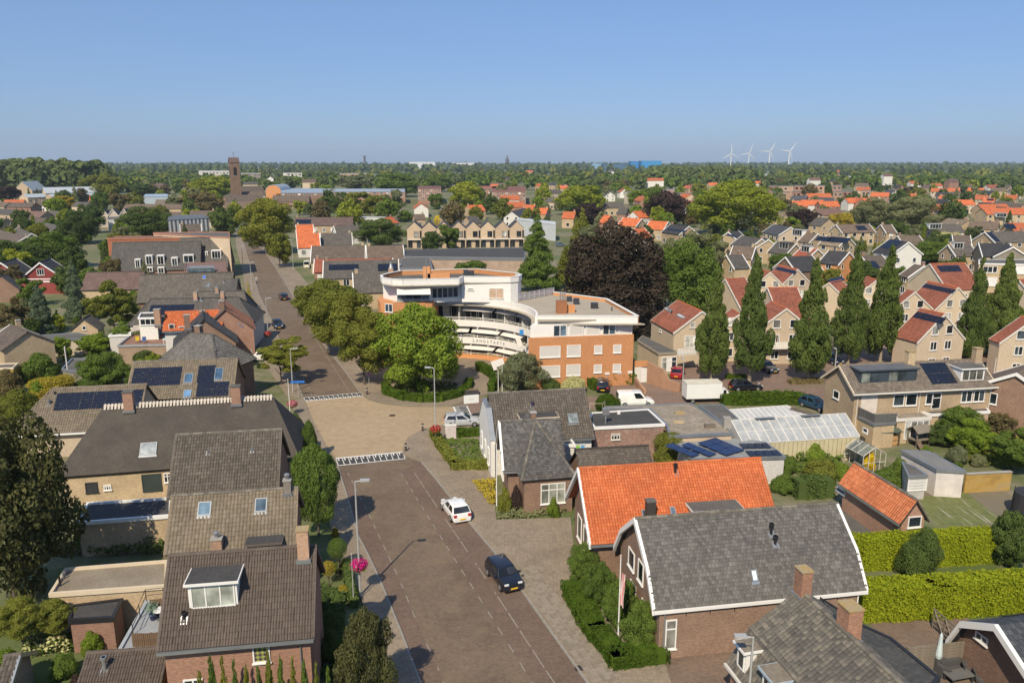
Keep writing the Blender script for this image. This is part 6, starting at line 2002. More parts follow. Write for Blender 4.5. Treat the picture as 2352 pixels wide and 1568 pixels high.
# roof: fascia ring and slab
ring('roof_edge', RF - .55, RF - .25, 8.78, 9.75, AWH, -8, ang1)
ring('roof_soffit', RF - 1.1, RW_ + .5, 8.62, 8.775, plain((.42, .37, .29), .8), -8, ang1)
out = [CC + DIRV(a_) * (RF - .25) for a_ in np.linspace(-8, 95, 24)]
rr = [Vector((16.9, 103.3, 0)), Vector((14.3, 116.6, 0)), Vector((6.7, 122.8, 0)), Vector((0, 119.5, 0)), Vector((-11, 119.5, 0))]
roofp = [p - AO for p in [Vector((3.4, 102.4, 0))] + [rr[0]] + rr[1:] + out[::-1][:-1]]
MB().prism([(p.x, p.y) for p in roofp], 9.1, 9.32).build('roof', mottled((.36, .31, .24), (.42, .37, .29), (.27, .23, .17), .3, 5.0), AB)
FR = [CC + DIRV(-8) * (RF - .4), Vector((16.95, 103.0, 0))]
MB().prism([((p - AO).x, (p - AO).y) for p in (FR[0] + Vector((0, -.9, 0)), Vector((17.9, 102.6, 0)), Vector((16.6, 104.2, 0)), FR[0] + Vector((1.5, 1.2, 0)))], 8.62, 8.775).build('roof_soffit', plain((.42, .37, .29), .8), AB)
for (p, q, mat) in ((FR[0], FR[1], AWH), (FR[1], rr[1], BO), (rr[1], rr[2], BO)):
 upright('roof_edge', p, q, 8.78, 9.75, AWH if mat is AWH else BO, AB, .3)
 upright('coping', p, q, 9.752, 9.82, AWH, AB, .42)
# right wing windows
fa, fb_ = RWG[0], RWG[1]
for p, q in (((800, 962), (1092, 1110)), ((1184, 944), (1378, 1100)), ((1572, 948), (1682, 1060)), ((1842, 938), (1952, 1050)), ((820, 1240), (1088, 1390)), ((1178, 1220), (1374, 1370)), ((1566, 1220), (1676, 1332)), ((1836, 1212), (1946, 1322))):
 bwin(AB, fa, fb_, ('LB', *p), ('LB', *q), 1, 1, WHITE, BLIND, 'window', .1)
for x in (1755, 1925, 2080): bwin(AB, fa, fb_, ('LB', x - 32, 1336 - (x - 1755) * .06), ('LB', x + 32, 1356 - (x - 1755) * .06), 1, 1, WHITE, WHITE, 'cellar_vent', .05)
ia, ib = fa + Vector((.2, .33, 0)), fb_ + Vector((-.3, .33, 0))
uu = (ib - ia).normalized(); nn_ = Vector((uu.y, -uu.x, 0))
for x0, x1, pn in ((990, 1182, [GLASS_SKY]), (1220, 1420, BLIND), (1455, 1650, BLIND), (1690, 1875, [GLASS_SKY]), (1915, 2110, BLIND)):
 q0, q1 = ray_plane(('LB', x0, 740), ia, nn_), ray_plane(('LB', x1, 740), ia, nn_)
 O = q0 - AO
 window_on(AB, (O.x, O.y - .02, 7.12), uu, nn_, (q1 - q0).length, 1.6, 2 if pn is not BLIND else 1, 1, WHITE, pn, 'window', .1, False)
# things on its roof
for q, s_, mt, nm in ((('LB', 1110, 500), (1.5, 1.3, 1.75), brick((.34, .13, .055), (.3, .11, .045), (.3, .16, .09)), 'lift_housing'), (('LB', 1240, 485), (1.2, 1.2, 1.0), BO, 'lift_housing'), (('LB', 1220, 330), (.8, .7, .75), plain((.04, .045, .055), .5), 'air_unit'), (('LB', 1320, 370), (.85, .7, .9), plain((.04, .045, .055), .5), 'air_unit'), (('LB', 1578, 430), (1.0, .9, .8), DARK, 'roof_vent')):
 o = at(q, 9.3) - AO
 MB().box(o.x - s_[0] / 2, o.y, 9.3, o.x + s_[0] / 2, o.y + s_[1], 9.3 + s_[2]).build(nm, mt, AB)
o = at(('LB', 1115, 330), 9.3) - AO
for dx in (-.25, .1, .4): MB().tube((o.x + dx, o.y, 9.3), (o.x + dx, o.y, 10.9), .1).build('flue', STEEL, AB)
o = at(('LB', 1822, 460), 9.3) - AO; MB().tube((o.x, o.y, 9.3), (o.x, o.y, 9.9), .08).build('flue', BLACKMETAL, AB)
A_, B_ = at(('LB', 430, 335), 9.3), at(('LB', 1000, 230), 9.3)
railing(AB, [A_, B_], 9.3, 1.2, WHITE, 1.15, 2)
for k in range(9): upright('glass_screen', A_.lerp(B_, (k + .05) / 9), A_.lerp(B_, (k + .95) / 9), 9.4, 10.4, plain((.36, .34, .36), .2, .05), AB, .02)
# left block: brick below, white penthouse above
LB_ = [Vector((-20.6, 117.5, 0)), Vector((-19.6, 114.2, 0)), Vector((-17.6, 113.4, 0)), Vector((-11.9, 114.4, 0)), Vector((-11.5, 121, 0)), Vector((-12.5, 125, 0)), Vector((-20.0, 123.5, 0))]
MB().prism([((p - AO).x, (p - AO).y) for p in LB_], 0, 9.6).build('brick_wing', BO, AB)
bwin(AB, LB_[1], LB_[2], ('LA', 232, 585), ('LA', 345, 710), 2, 1, WHITE, GLASS_SKY); bwin(AB, LB_[2], LB_[3], ('LA', 490, 690), ('LA', 655, 800), 2, 1, WHITE, CURTAIN)
PH = [Vector((-19.8, 118.2, 0)), Vector((-17.2, 115.0, 0)), Vector((-11.6, 116.0, 0)), Vector((-7.6, 117.2, 0)), Vector((-7.6, 116.4, 0)), Vector((-.2, 115.8, 0)), Vector((.9, 116.6, 0)), Vector((1.4, 118.2, 0)), Vector((.6, 120.2, 0)), Vector((-1.5, 121.5, 0)), Vector((-6, 124, 0)), Vector((-17.5, 122.6, 0))]
PHl = [((p - AO).x, (p - AO).y) for p in PH]
MB().prism(PHl, 9.3, 12.2).build('penthouse', AWH, AB)
TOP = [Vector((-19.9, 117.4, 0)), Vector((-19.3, 115.2, 0)), Vector((-17.6, 113.6, 0)), Vector((-16.0, 113.2, 0)), Vector((-7.9, 114.4, 0)), Vector((-7.4, 116.4, 0)), Vector((-.2, 115.8, 0)), Vector((.9, 116.6, 0)), Vector((1.4, 118.2, 0)), Vector((.6, 120.2, 0)), Vector((-1.5, 121.5, 0)), Vector((-5.6, 125, 0)), Vector((-17.5, 122.8, 0)), Vector((-19.3, 119.5, 0))]
TL = [p - AO for p in TOP]
MB().prism([(p.x * 1.0, p.y - .25) for p in TL[:6]] + [(p.x, p.y) for p in TL[6:]], 12.2, 12.38).build('roof_soffit', plain((.5, .45, .37), .8), AB)
MB().prism([(p.x, p.y) for p in TL], 12.382, 12.5).build('roof', BITUMEN2, AB)
for k in range(len(TL)):
 p, q = TOP[k], TOP[(k + 1) % len(TL)]
 upright('roof_edge', p, q, 12.39, 13.2, AWH if k < 9 else BO, AB, .25)
 upright('coping', p, q, 13.202, 13.26, AWH, AB, .36)
for q, s_, mt in ((('LA', 825, 250), (1.1, 1.1, 1.9), BO), (('LA', 995, 250), (3.4, 1.0, .95), BO), (('LA', 1375, 205), (.7, .6, 1.0), plain((.04, .045, .055), .5)), (('LA', 1450, 205), (1.0, .6, .9), plain((.04, .045, .055), .5))):
 o = at(q, 12.5) - AO
 MB().box(o.x - s_[0] / 2, o.y, 12.5, o.x + s_[0] / 2, o.y + s_[1], 12.5 + s_[2]).build('lift_housing' if mt is BO else 'air_unit', mt, AB)
o = at(('LA', 815, 250), 14.3) - AO; MB().tube((o.x, o.y + .5, 14.3), (o.x, o.y + .5, 17.2), .05).build('aerial', STEEL, AB)
bwin(AB, PH[2], PH[3], ('LA', 895, 365), ('LA', 1270, 495), 5, 1, WHITE, GLASS)
bwin(AB, PH[1], PH[2], ('LA', 400, 450), ('LA', 860, 530), 4, 1, plain((.2, .35, .4)), GLASS_SKY)
bwin(AB, PH[4], PH[5], ('LA', 1402, 368), ('LA', 1490, 398), 1, 1, WHITE, GLASS); bwin(AB, PH[4], PH[5], ('LA', 1708, 368), ('LA', 1912, 515), 2, 1, OFFWHITE, plain((.5, .36, .25)))
A_, B_ = at(('LA', 390, 370), 11.9) - AO, at(('LA', 865, 365), 11.9) - AO
d_ = Vector((.2, -1.3, -.85)); A_ += Vector((0, .6, 0)); B_ += Vector((0, .6, 0))
MB().slab([tuple(A_ + d_), tuple(B_ + d_), tuple(B_), tuple(A_)], .04).build('awning', AWN, AB)
railing(AB, [LB_[2] + Vector((.1, .1, 0)), LB_[3] + Vector((-.1, .1, 0))], 9.6, .6, AWH, 1.2, 3)
# lettering on the middle balcony band
for k, ch in enumerate('LANGSTAETE'):
 cu = bpy.data.curves.new('lettering', 'FONT')
 cu.body = ch; cu.size = .78 if k == 0 else .62; cu.extrude = .012; cu.align_x = 'CENTER'; cu.space_character = 1
 a_ = 74.5 - k * 2.55
 p = CC + DIRV(a_) * (RF - .014) - AO
 tmp = bpy.data.objects.new('letter', cu); COL.objects.link(tmp)
 dg_ = bpy.context.evaluated_depsgraph_get()
 me = bpy.data.meshes.new_from_object(tmp.evaluated_get(dg_))
 bpy.data.objects.remove(tmp)
 me.materials.clear(); me.materials.append(plain((.12, .115, .11), .6))
 o = link_mesh('letter', me, AB)
 o.location = (p.x, p.y, 2.78)
 o.rotation_euler = (math.pi / 2, 0, math.radians(a_ - 90))
# blue notice on the balcony rail
A_ = at(('LC', 1515, 395), 6.4) - AO
nt = MB().box(A_.x - .3, A_.y - .05, 6.0, A_.x + .3, A_.y, 6.75).build('notice_board', plain((.06, .3, .7), .5), AB)
# garage ramp at its right side
RA = empty('ramp_wall', at(('LB', 2130, 1300)), 0, 'low orange brick garage with white door and sloping ramp walls', 'garage')
o = RA.location
def ww(a_, z=0): p = at(a_, z) - o; return p
g0, g1 = at(('Z7', 1240, 655)), at(('Z7', 1352, 650))
upright('wall', g0, g1, 2.3, 3.1, BO, RA, .4); upright('garage_door', g0 + Vector((.9, .1, 0)), g1 + Vector((0, .1, 0)), 0, 2.3, WHITE, RA, .1); upright('wall', g0, g0 + Vector((.9, .1, 0)), 0, 2.3, OFFWHITE, RA, .3)
for pts_, zz in (([('Z7', 1356, 655), ('Z7', 1490, 700), ('Z7', 1540, 715), ('Z7', 1640, 738)], (3.0, 2.6, 1.4, 1.2, .8)), ([('Z7', 1228, 650), ('Z7', 1290, 720), ('Z7', 1335, 755)], (1.2, .9, .6))):
 for i in range(len(pts_) - 1):
  A_, B_ = at(pts_[i]), at(pts_[i + 1]); s_ = (B_ - A_).normalized(); s_ = Vector((-s_.y, s_.x, 0)) * .16
  m = MB(); q = [A_ - s_, B_ - s_, B_ + s_, A_ + s_]
  k = len(m.v); m.v += [((p - o).x, (p - o).y, 0) for p in q] + [((p - o).x, (p - o).y, zz[i] if j in (0, 3) else zz[i + 1]) for j, p in enumerate(q)]
  for f_ in ((0, 3, 2, 1), (4, 5, 6, 7), (0, 1, 5, 4), (1, 2, 6, 5), (2, 3, 7, 6), (3, 0, 4, 7)): m.f.append(tuple(k + j for j in f_))
  m.build('wall', brick((.42, .23, .14), (.36, .19, .115), (.38, .28, .2)), RA)
# ------------------------------------------------------------------ the town further off
def FH(zone, ax, ay, bx, by, zr, ze, hw, roof, wall, label=None, wins=True, chim=1, verge=True, **kw):
 kw.setdefault('oe', .3)
 h = House('house', label, 'house', (zone, ax, ay), (zone, bx, by), zr, ze, hw, group='houses of the town', **kw)
 d = (h.root.location - Vector((0, 0, 0))).length
 h.walls(WALLC[wall]).roof(ROOFC[roof], caps=False)
 if verge and d < 330 and not h.hl: h.verge(WHITE if verge is True else ROOFC[roof], 'lr', .28, .08)
 for k in range(chim):
  x = (-h.L / 2 + .8) if k == 0 else (h.L / 2 - .8)
  if chim == 1 and random.random() < .5: x = -x
  h.chimney_at(x, .2, zr - .25, .65, .6, 1.1, B_TAN if random.random() < .6 else B_RED)
 if wins:
  rows = [.8] + ([3.4] if ze > 4.4 else [])
  n = max(1, int(h.L / 3.2))
  for z in rows:
   for i in range(n):
    u0 = -h.L / 2 + h.L * (i + .5) / n - .7
    h.winl('front', u0, z, 1.5, 1.3 if z > 1 else 1.6, 2 if d < 260 else 1, 1, WHITE, CURTAIN if random.random() < .3 else GLASS)
  cam_l = h.MI @ EYE
  for side in ('left', 'right'):
   if (cam_l.x < -h.L / 2 and side == 'left') or (cam_l.x > h.L / 2 and side == 'right'):
    for z in ([.8, 3.4] if zr > 6 else [.8]):
     for u0 in (-hw * .5 - .5, hw * .5 - .5):
      if z < 1 or abs(u0 + .5) < hw * .62: h.winl(side, u0, z, 1.0, 1.3, 1, 1, WHITE, GLASS)
 if label is None: AUTO.append((h.root, {'roof': roof, 'wall': wall}))
 return h
# --- right-hand suburb, front rows (cream houses with red roofs behind the columnar trees)
def cream(label, ax, zr=7.8, zone='LE', E=None, hw=3.8, ze=4.6, **kw):
 a, b = ax
 h = House('house', label, 'house', (zone, *a), (zone, *b), zr, ze, hw, group='cream terraced houses with red roofs', oe=.15, ox=.12, **kw)
 h.walls(B_CREAM).roof(BASEC, ('wave', .3, .38, T_RED), only=('front',), ridge=R_ORANGE)
 h.verge(OFFWHITE, 'lr', .2, .05)
 return h
h = cream('cream house with red roof, two long skylights, balcony and garage, beside the orange brick wing', ((445, 535), (735, 665)), 8.4, 'LD', hw=4.4, ze=5.2)
h.skylight('front', ('LD', 290, 640), ('LD', 370, 680), glass((.4, .42, .42), .08)); h.skylight('front', ('LD', 435, 715), ('LD', 520, 755), glass((.4, .42, .42), .08))
h.vent(('LD', 378, 695), 'front', .5, .08)
h.win('right', ('LD', 594, 792), ('LD', 652, 856), 1, 1, OFFWHITE, CURTAIN); h.win('right', ('LD', 530, 948), ('LD', 648, 1080), 2, 1, WHITE, CURTAIN, 'balcony_door')
h.win('front', ('LD', 238, 865), ('LD', 262, 912), 1); hRow = h
fb, *_ = flat_block('garage', 'long cream garage with dark flat roof and arched white doors', 'garage', [('LD', 225, 1150), ('LD', -20, 1000), ('LD', 40, 940), ('LD', 465, 1135)], 3.2, B_CREAM, BITUMEN2, plain((.3, .26, .2)), .05)
bwin(fb, at(('LD', 232, 1150), 3.2) + Vector((.1, .12, 0)), at(('LD', 465, 1135), 3.2) + Vector((-.1, .12, 0)), ('LD', 265, 1200), ('LD', 430, 1355), 3, 2, WHITE, [CURTAIN, WHITE, GLASS_SKY], 'garage_door')
p0, p1 = at(('LD', 445, 1160), 2.9), at(('LD', 680, 1140), 2.9)
bl = empty('balcony', (p0.x, p0.y, 0), 0, 'white slatted balcony on the cream house next to the garage', 'balcony')
u = (p1 - p0).normalized(); back = Vector((-u.y, u.x, 0))
q = [p0, p1, p1 + back * 1.3, p0 + back * 1.3]
MB().prism([((v - p0).x, (v - p0).y) for v in q], 2.6, 2.8).build('floor', OFFWHITE, bl)
for i in range(14): upright('slat', p0.lerp(p1, (i + .1) / 14), p0.lerp(p1, (i + .8) / 14), 2.82, 3.7, WHITE, bl, .04)
for zone, a, b, lab, kw in (
  ('LD', (1000, 290), (1235, 280), 'red roof house between the first two columnar trees', dict(zr=9.4, hw=6.2, ze=4.6)),
  ('LD', (1490, 392), (1835, 385), 'wide red roof house behind the second and third columnar trees', dict(zr=9.2, hw=5.8, ze=4.4)),
  ('LD', (1620, 128), (1845, 178), 'cream gable house with solar panels on a red roof, behind the wide red roof', dict(zr=9, hw=4.2, ze=5.2)),
  ('LD', (1440, 180), (1525, 212), 'cream gable house squeezed left of the one with solar panels', dict(zr=8.6, hw=4.0, ze=5.0)),
  ('LD', (1530, 545), (1715, 632), 'cream gable house with white balcony and red shutter behind the dark blue car', dict(zr=8.6, hw=4.4, ze=5.2)),
  ('LD', (1080, 640), (1170, 700), 'cream house with a small red roof between the first two columnar trunks', dict(zr=7.4, hw=3.4, ze=5.0)),
  ('LE', (1310, 380), (1700, 370), 'large red roof house with a black panel array and white-tipped gable', dict(zr=9.6, hw=6.0, ze=5.0)),
  ('LE', (1290, 572), (1630, 640), 'red roof house with a large notched panel array and white gable tip', dict(zr=9.0, hw=4.6, ze=4.8)),
  ('LE', (1200, 872), (1480, 935), 'front red roof house with dark panels and porch, half in tree shade', dict(zr=8.6, hw=4.4, ze=4.6)),
  ('LE', (1060, 668), (1150, 690), 'cream gable with white tip left of the notched panel array', dict(zr=8.4, hw=4.2, ze=5.0)),
  ('LE', (200, 590), (330, 560), 'low red roof with dark panels behind the third columnar tree', dict(zr=7.6, hw=4.2, ze=4.4)),
  ('LE', (620, 520), (730, 560), 'cream gable with brown roof between the fourth and fifth columnar trees', dict(zr=8.2, hw=4.0, ze=4.8)),
  ('LE', (2290, 555), (2420, 550), 'red roof at the right edge below the flats', dict(zr=8.4, hw=5.2, ze=4.6)),
  ('LE', (1880, 850), (1960, 880), 'small red roof between the last two columnar trees', dict(zr=7.4, hw=3.6, ze=4.6)),
  ('LE', (2320, 960), (2450, 1000), 'cream house cut off by the right picture edge behind the last columnar tree', dict(zr=8.4, hw=4.2, ze=5.0))):
 h = cream(lab, (a, b), zone=zone, **kw)
 n = 2
 for z in (.8, 3.3, 5.6):
  for u0 in (-1.9, .7):
   if z < 5 or abs(u0 + .6) < 1.7: h.winl('right', u0, z, 1.2, 1.3, 2 if z < 4 else 1, 1, WHITE, CURTAIN if random.random() < .4 else GLASS)
 if h.L > 6:
  for z in (.8, 3.0):
   for i in range(int(h.L / 2.6)): h.winl('front', -h.L / 2 + .8 + 2.5 * i, z, 1.4, 1.2, 2, 1, WHITE, GLASS)
 if lab.startswith('cream gable house with solar'): h.solar('front', ('LD', 1610, 150), ('LD', 1800, 235), 4, 1)
 if lab.startswith('cream gable house with white balcony'):
  h.solar('front', ('LD', 1540, 640), ('LD', 1630, 690), 2, 1)
  for i in range(10): pass
  p, nn, uu_ = h.wall_plane('right')
  O = p + nn * .02
  MB().box(O.x, O.y - 3.2, 2.6, O.x + 1.2, O.y + 1.2, 2.78).build('balcony_floor', OFFWHITE, h.root)
  for i in range(14): MB().box(O.x + 1.15, O.y - 3.2 + i * .31, 2.8, O.x + 1.2, O.y - 2.98 + i * .31, 3.7).build('balcony_slat', WHITE, h.root)
  h.winl('right', -1.9, 2.9, 1.0, 1.9, 1, 1, WHITE, plain((.5, .17, .1)), 'shutter')
 if lab.startswith('large red'): h.solar('front', ('LE', 1385, 405), ('LE', 1672, 468), 6, 1)
 if lab.startswith('red roof house with a large'): h.solar('front', ('LE', 1265, 600), ('LE', 1560, 715), 6, 3)
 if lab.startswith('front red'): h.solar('front', ('LE', 1180, 910), ('LE', 1440, 1050), 5, 2)
 if lab.startswith('low red'): h.solar('front', ('LE', 225, 600), ('LE', 330, 520), 2, 2)
# flats at the right edge
fb, *_ = flat_block('apartment_building', 'tan flats with white flat roof edge and white shutters at the right edge', 'apartment block',
     [('LE', 1850, 372), ('LE', 1850, 330), ('LE', 2500, 330), ('LE', 2500, 385)], 9.5, B_TAN, BITUMEN2, WHITE, .06)
A_, B_ = at(('LE', 1850, 372), 9.5) + Vector((0, .12, 0)), at(('LE', 2500, 385), 9.5) + Vector((0, .12, 0))
for p, q, c, pn in (((1905, 405), (2000, 478), 2, GLASS), ((2010, 405), (2050, 478), 1, GLASS), ((1885, 525), (2045, 625), 2, plain((.72, .7, .68))), ((2255, 400), (2352, 490), 1, WHITE)):
 bwin(fb, A_, B_, ('LE', *p), ('LE', *q), c, 1, WHITE, pn)
h = FH('Z4', 1955, 866, 2230, 872, 8.6, 5.4, 4.6, 'dark', 'tan', 'large dark slate villa with two white-edged gables above the flats')
h = FH('Z4', 2175, 870, 2260, 900, 8.4, 5.6, 4.4, 'dark', 'grey', 'grey gable with white verges on the right part of the dark villa', chim=0)
# the middle-distance houses of the suburb
SUB = [
 (175, 703, 325, 728, 8, 5.2, 4.4, 'slate', 'cream'), (455, 775, 560, 785, 7.6, 4.8, 3.8, 'brown', 'tan'), (715, 706, 1005, 700, 7.6, 4.8, 4.2, 'brown', 'tan'),
 (1105, 706, 1200, 705, 7.6, 4.8, 4, 'brown', 'tan'), (530, 568, 745, 565, 8, 5, 5, 'purple', 'tan'), (550, 642, 660, 650, 8, 5, 5, 'grey', 'tan'),
 (640, 796, 825, 812, 7.6, 4.8, 4.4, 'tan', 'tan'), (200, 855, 370, 872, 7.4, 4.6, 4, 'grey', 'tan'), (95, 812, 130, 835, 7.4, 4.6, 3.8, 'grey', 'tan'),
 (420, 900, 560, 918, 7.2, 4.6, 3.6, 'red', 'tan'), (655, 928, 835, 945, 7.6, 4.6, 4.8, 'dark', 'orange'), (275, 988, 510, 975, 7.4, 4.2, 4.2, 'dark', 'brown'),
 (930, 976, 1115, 970, 6.8, 4.4, 4.2, 'brown', 'tan'), (1180, 832, 1350, 858, 9, 5.6, 4.8, 'dark', 'white'), (1250, 802, 1440, 800, 7.4, 4.8, 4, 'brown', 'tan'),
 (1395, 1048, 1485, 1065, 7.2, 4.6, 3.8, 'brown', 'tan'), (2010, 772, 2352, 762, 8, 5, 4.6, 'grey', 'tan'), (1690, 648, 1870, 668, 7.8, 5, 4.2, 'tan', 'tan'),
 (1560, 702, 1790, 700, 7.6, 4.8, 4.2, 'grey', 'tan'), (1880, 672, 2140, 682, 7.8, 5, 4.2, 'brown', 'tan'), (1985, 562, 2352, 560, 8, 5, 4.6, 'orange', 'tan'),
 (2215, 690, 2400, 690, 8, 5, 4.4, 'orange', 'tan'), (1690, 882, 1890, 880, 7.4, 4.6, 4, 'grey', 'tan'), (1725, 796, 1885, 800, 7.4, 4.6, 4, 'brown', 'cream'),
 (1590, 585, 1700, 590, 7.6, 4.8, 4, 'brown', 'cream'), (1765, 572, 1870, 575, 8, 5, 4.4, 'dark', 'red'), (1540, 527, 1700, 530, 8, 5, 4, 'orange', 'red'),
 (1725, 490, 1905, 490, 8, 5, 4, 'orange', 'cream'), (1995, 476, 2100, 478, 8, 5, 4, 'orange', 'tan'), (1955, 512, 2090, 516, 8, 5, 4, 'dark', 'tan'),
 (330, 500, 460, 500, 8, 5, 4, 'orange', 'red'), (560, 503, 730, 502, 8, 5, 4, 'orange', 'red'), (335, 452, 470, 455, 8, 5, 4, 'slate', 'red'), (560, 470, 700, 472, 8, 5, 4, 'slate', 'red'),
 (1025, 425, 1185, 428, 8, 5, 4, 'orange', 'red'), (1310, 435, 1420, 437, 8, 5, 4, 'orange', 'red'), (1590, 425, 1720, 428, 8, 5, 4, 'dark', 'tan'), (1620, 452, 1720, 455, 8, 5, 4, 'orange', 'tan'),
 (1545, 388, 1670, 390, 8, 5, 4, 'orange', 'cream'), (1690, 388, 1800, 390, 8, 5, 4, 'orange', 'red'), (1865, 387, 2010, 390, 8, 5, 4, 'orange', 'cream'), (2060, 385, 2200, 387, 8, 5, 4, 'brown', 'tan'),
 (1930, 448, 2040, 450, 8, 5, 4, 'orange', 'tan'), (2190, 447, 2300, 450, 8, 5, 4, 'orange', 'tan'), (2220, 395, 2352, 398, 8, 5, 4, 'grey', 'cream'), (2100, 500, 2260, 505, 8, 5, 4, 'grey', 'cream'),
 (2260, 520, 2352, 525, 8, 5, 4, 'brown', 'red'), (890, 345, 1000, 347, 8, 5, 4, 'brown', 'tan'), (900, 380, 1020, 382, 8, 5, 4, 'orange', 'tan'), (1170, 400, 1240, 404, 8, 5, 4, 'slate', 'white'),
 (170, 605, 280, 612, 8, 5, 4.5, 'tan', 'tan'), (1240, 360, 1290, 362, 8, 5, 4, 'dark', 'red'), (2140, 360, 2240, 362, 8, 5, 4, 'grey', 'tan'), (1420, 402, 1500, 404, 8, 5, 4, 'orange', 'tan'),
 (2110, 550, 2200, 553, 8, 5, 4, 'dark', 'white'), (1480, 360, 1560, 362, 8, 5, 4, 'purple', 'tan'), (1700, 420, 1790, 422, 8, 5, 4, 'grey', 'cream'), (1800, 360, 1900, 362, 8, 5, 4, 'brown', 'tan')]
SUBH = [FH('Z4', *r) for r in SUB]
for i, p, q, c, r in ((2, (878, 718), (992, 755), 4, 1), (6, (565, 808), (690, 862), 4, 1), (6, (675, 812), (810, 872), 4, 1), (12, (962, 1028), (1105, 1082), 4, 1), (16, (2020, 775), (2150, 855), 4, 2), (21, (2165, 700), (2290, 745), 4, 1), (24, (1595, 592), (1690, 612), 4, 1), (13, (1100, 905), (1300, 850), 5, 2), (25, (1785, 580), (1868, 605), 3, 1), (28, (2030, 482), (2090, 500), 3, 1)):
 SUBH[i].solar('front', ('Z4', *p), ('Z4', *q), c, r)
for i, p, q, hgt, c in ((1, (330, 800), (425, 800), 1.8, 4), (7, (215, 915), (305, 918), 1.7, 3), (9, (405, 945), (490, 945), 1.6, 3), (18, (1528, 742), (1632, 742), 1.7, 4), (22, (1738, 916), (1822, 916), 1.6, 3), (20, (2110, 640), (2200, 640), 1.7, 3)):
 SUBH[i].dormer('front', ('Z4', *p), ('Z4', *q), hgt, BITUMEN2, WHITE if i != 7 else plain((.12, .1, .085)), c)
# modern pink-brick row beyond the big trees
for i, (x0, x1, y, hh) in enumerate(((130, 215, 372, 8.5), (215, 350, 372, 8.8), (352, 435, 368, 8.8), (437, 520, 370, 8.6), (522, 622, 368, 8.6), (682, 770, 366, 8.4), (120, 205, 425, 6.5), (207, 325, 425, 6.8), (328, 415, 422, 6.6), (418, 505, 420, 6.6), (508, 600, 420, 6.6), (690, 770, 422, 6.2), (772, 860, 418, 6.2), (935, 1020, 412, 6.0))):
 fb, *_ = flat_block('row_house', None, 'house', [('Z4', x0 + 2, y), ('Z4', x0 + 2, y - 5), ('Z4', x1 - 2, y - 5), ('Z4', x1 - 2, y)], hh, (B_RED, B_PINK, brick((.4, .2, .13), (.34, .165, .11)))[i % 3], BITUMEN2, ZINC, .05, 'modern pink brick row houses')
 A_, B_ = at(('Z4', x0 + 2, y), hh) + Vector((0, .12, 0)), at(('Z4', x1 - 2, y), hh) + Vector((0, .12, 0))
 for k in range(2): bwin(fb, A_, B_, ('Z4', x0 + 12 + k * 40, y + 14), ('Z4', x0 + 34 + k * 40, y + 32), 1, 1, WHITE if i % 2 else plain((.5, .12, .06)), GLASS)
 AUTO.append((fb, {'roof': 'flat', 'wall': 'pink'}))
# --- centre: zigzag gables, flat roofs, barns
ZB = empty('row_houses', (0, 0, 0), 0)
bpy.data.objects.remove(ZB)
zx0, zx1 = at(('Z2', 1440, 905), 6), at(('Z3', 340, 690), 6)
za, zb_ = at(('Z2', 1440, 935), 0), at(('Z3', 285, 905), 0)
ux = (zb_ - za).normalized(); uy = Vector((-ux.y, ux.x, 0)); ln = (zb_ - za).length
NZ = 8
for i in range(NZ):
 c = za + ux * (ln * (i + .5) / NZ) + uy * 4
 wz = ln / NZ
 r_ = House('row_house', 'sand brick gabled row house with dark balcony, %s in zigzag row' % ('leftmost', 'second from left', 'third from left', 'fourth from left', 'fourth from right', 'third from right', 'second from right', 'rightmost')[i], 'house',
   za + ux * (wz * (i + .5)) + uy * 0, za + ux * (wz * (i + .5)) + uy * 9, 9.4, 7.0, wz / 2 - .02, group='zigzag row of new houses', oe=.02, ox=.05)
 r_.walls(B_SAND).roof(R_SLATE, caps=False)
 # the gable faces the viewer: 'left' end
 r_.winl('left', -.2, 3.9, 1.7, 2.0, 2, 1, plain((.08, .085, .09)), GLASS if i % 3 else CURTAIN)
 MB().box(-r_.L / 2 - .9, -wz / 2 + .1, 3.0, -r_.L / 2 - .0, wz / 2 - .1, 3.25).build('balcony', OFFWHITE, r_.root)
 for u0 in (-wz / 2 + .25, wz / 2 - 1.9): r_.winl('left', u0, .3, 1.6, 2.4, 2, 1, plain((.06, .065, .07)), GLASS)
 r_.winl('left', wz / 2 - .75, 3.6, .6, 2.6, 1, 1, plain((.06, .065, .07)), GLASS)
 MB().box(-r_.L / 2 - .9, -wz / 2 + .05, 0, -r_.L / 2 - .55, -wz / 2 + .4, 3.0).build('pier', B_SAND, r_.root)
fb, *_ = flat_block('supermarket', 'long low pink building with a wide black flat roof in front of the zigzag row', 'building',
     [('Z2', 1408, 1005), ('Z2', 1410, 945), ('Z3', 300, 905), ('Z3', 290, 995)], 5.0, brick((.4, .27, .2), (.34, .23, .17)), BITUMEN, ZINC, .06)
fb, *_ = flat_block('shop_building', 'lower pink wing with dark pitched-looking roof beside the supermarket', 'building',
     [('Z2', 1370, 1110), ('Z2', 1385, 1020), ('Z2', 1640, 1020), ('Z2', 1665, 1110)], 4.6, B_PINK, BITUMEN2, ZINC, .05)
fb, *_ = flat_block('shop_building', 'long plain pink wall building behind the white apartment block', 'building',
     [('Z2', 1650, 1025), ('Z2', 1660, 1018), ('Z3', 285, 1000), ('Z3', 285, 1010)], 4.6, brick((.42, .29, .22), (.36, .25, .19)), BITUMEN2, ZINC, .05)
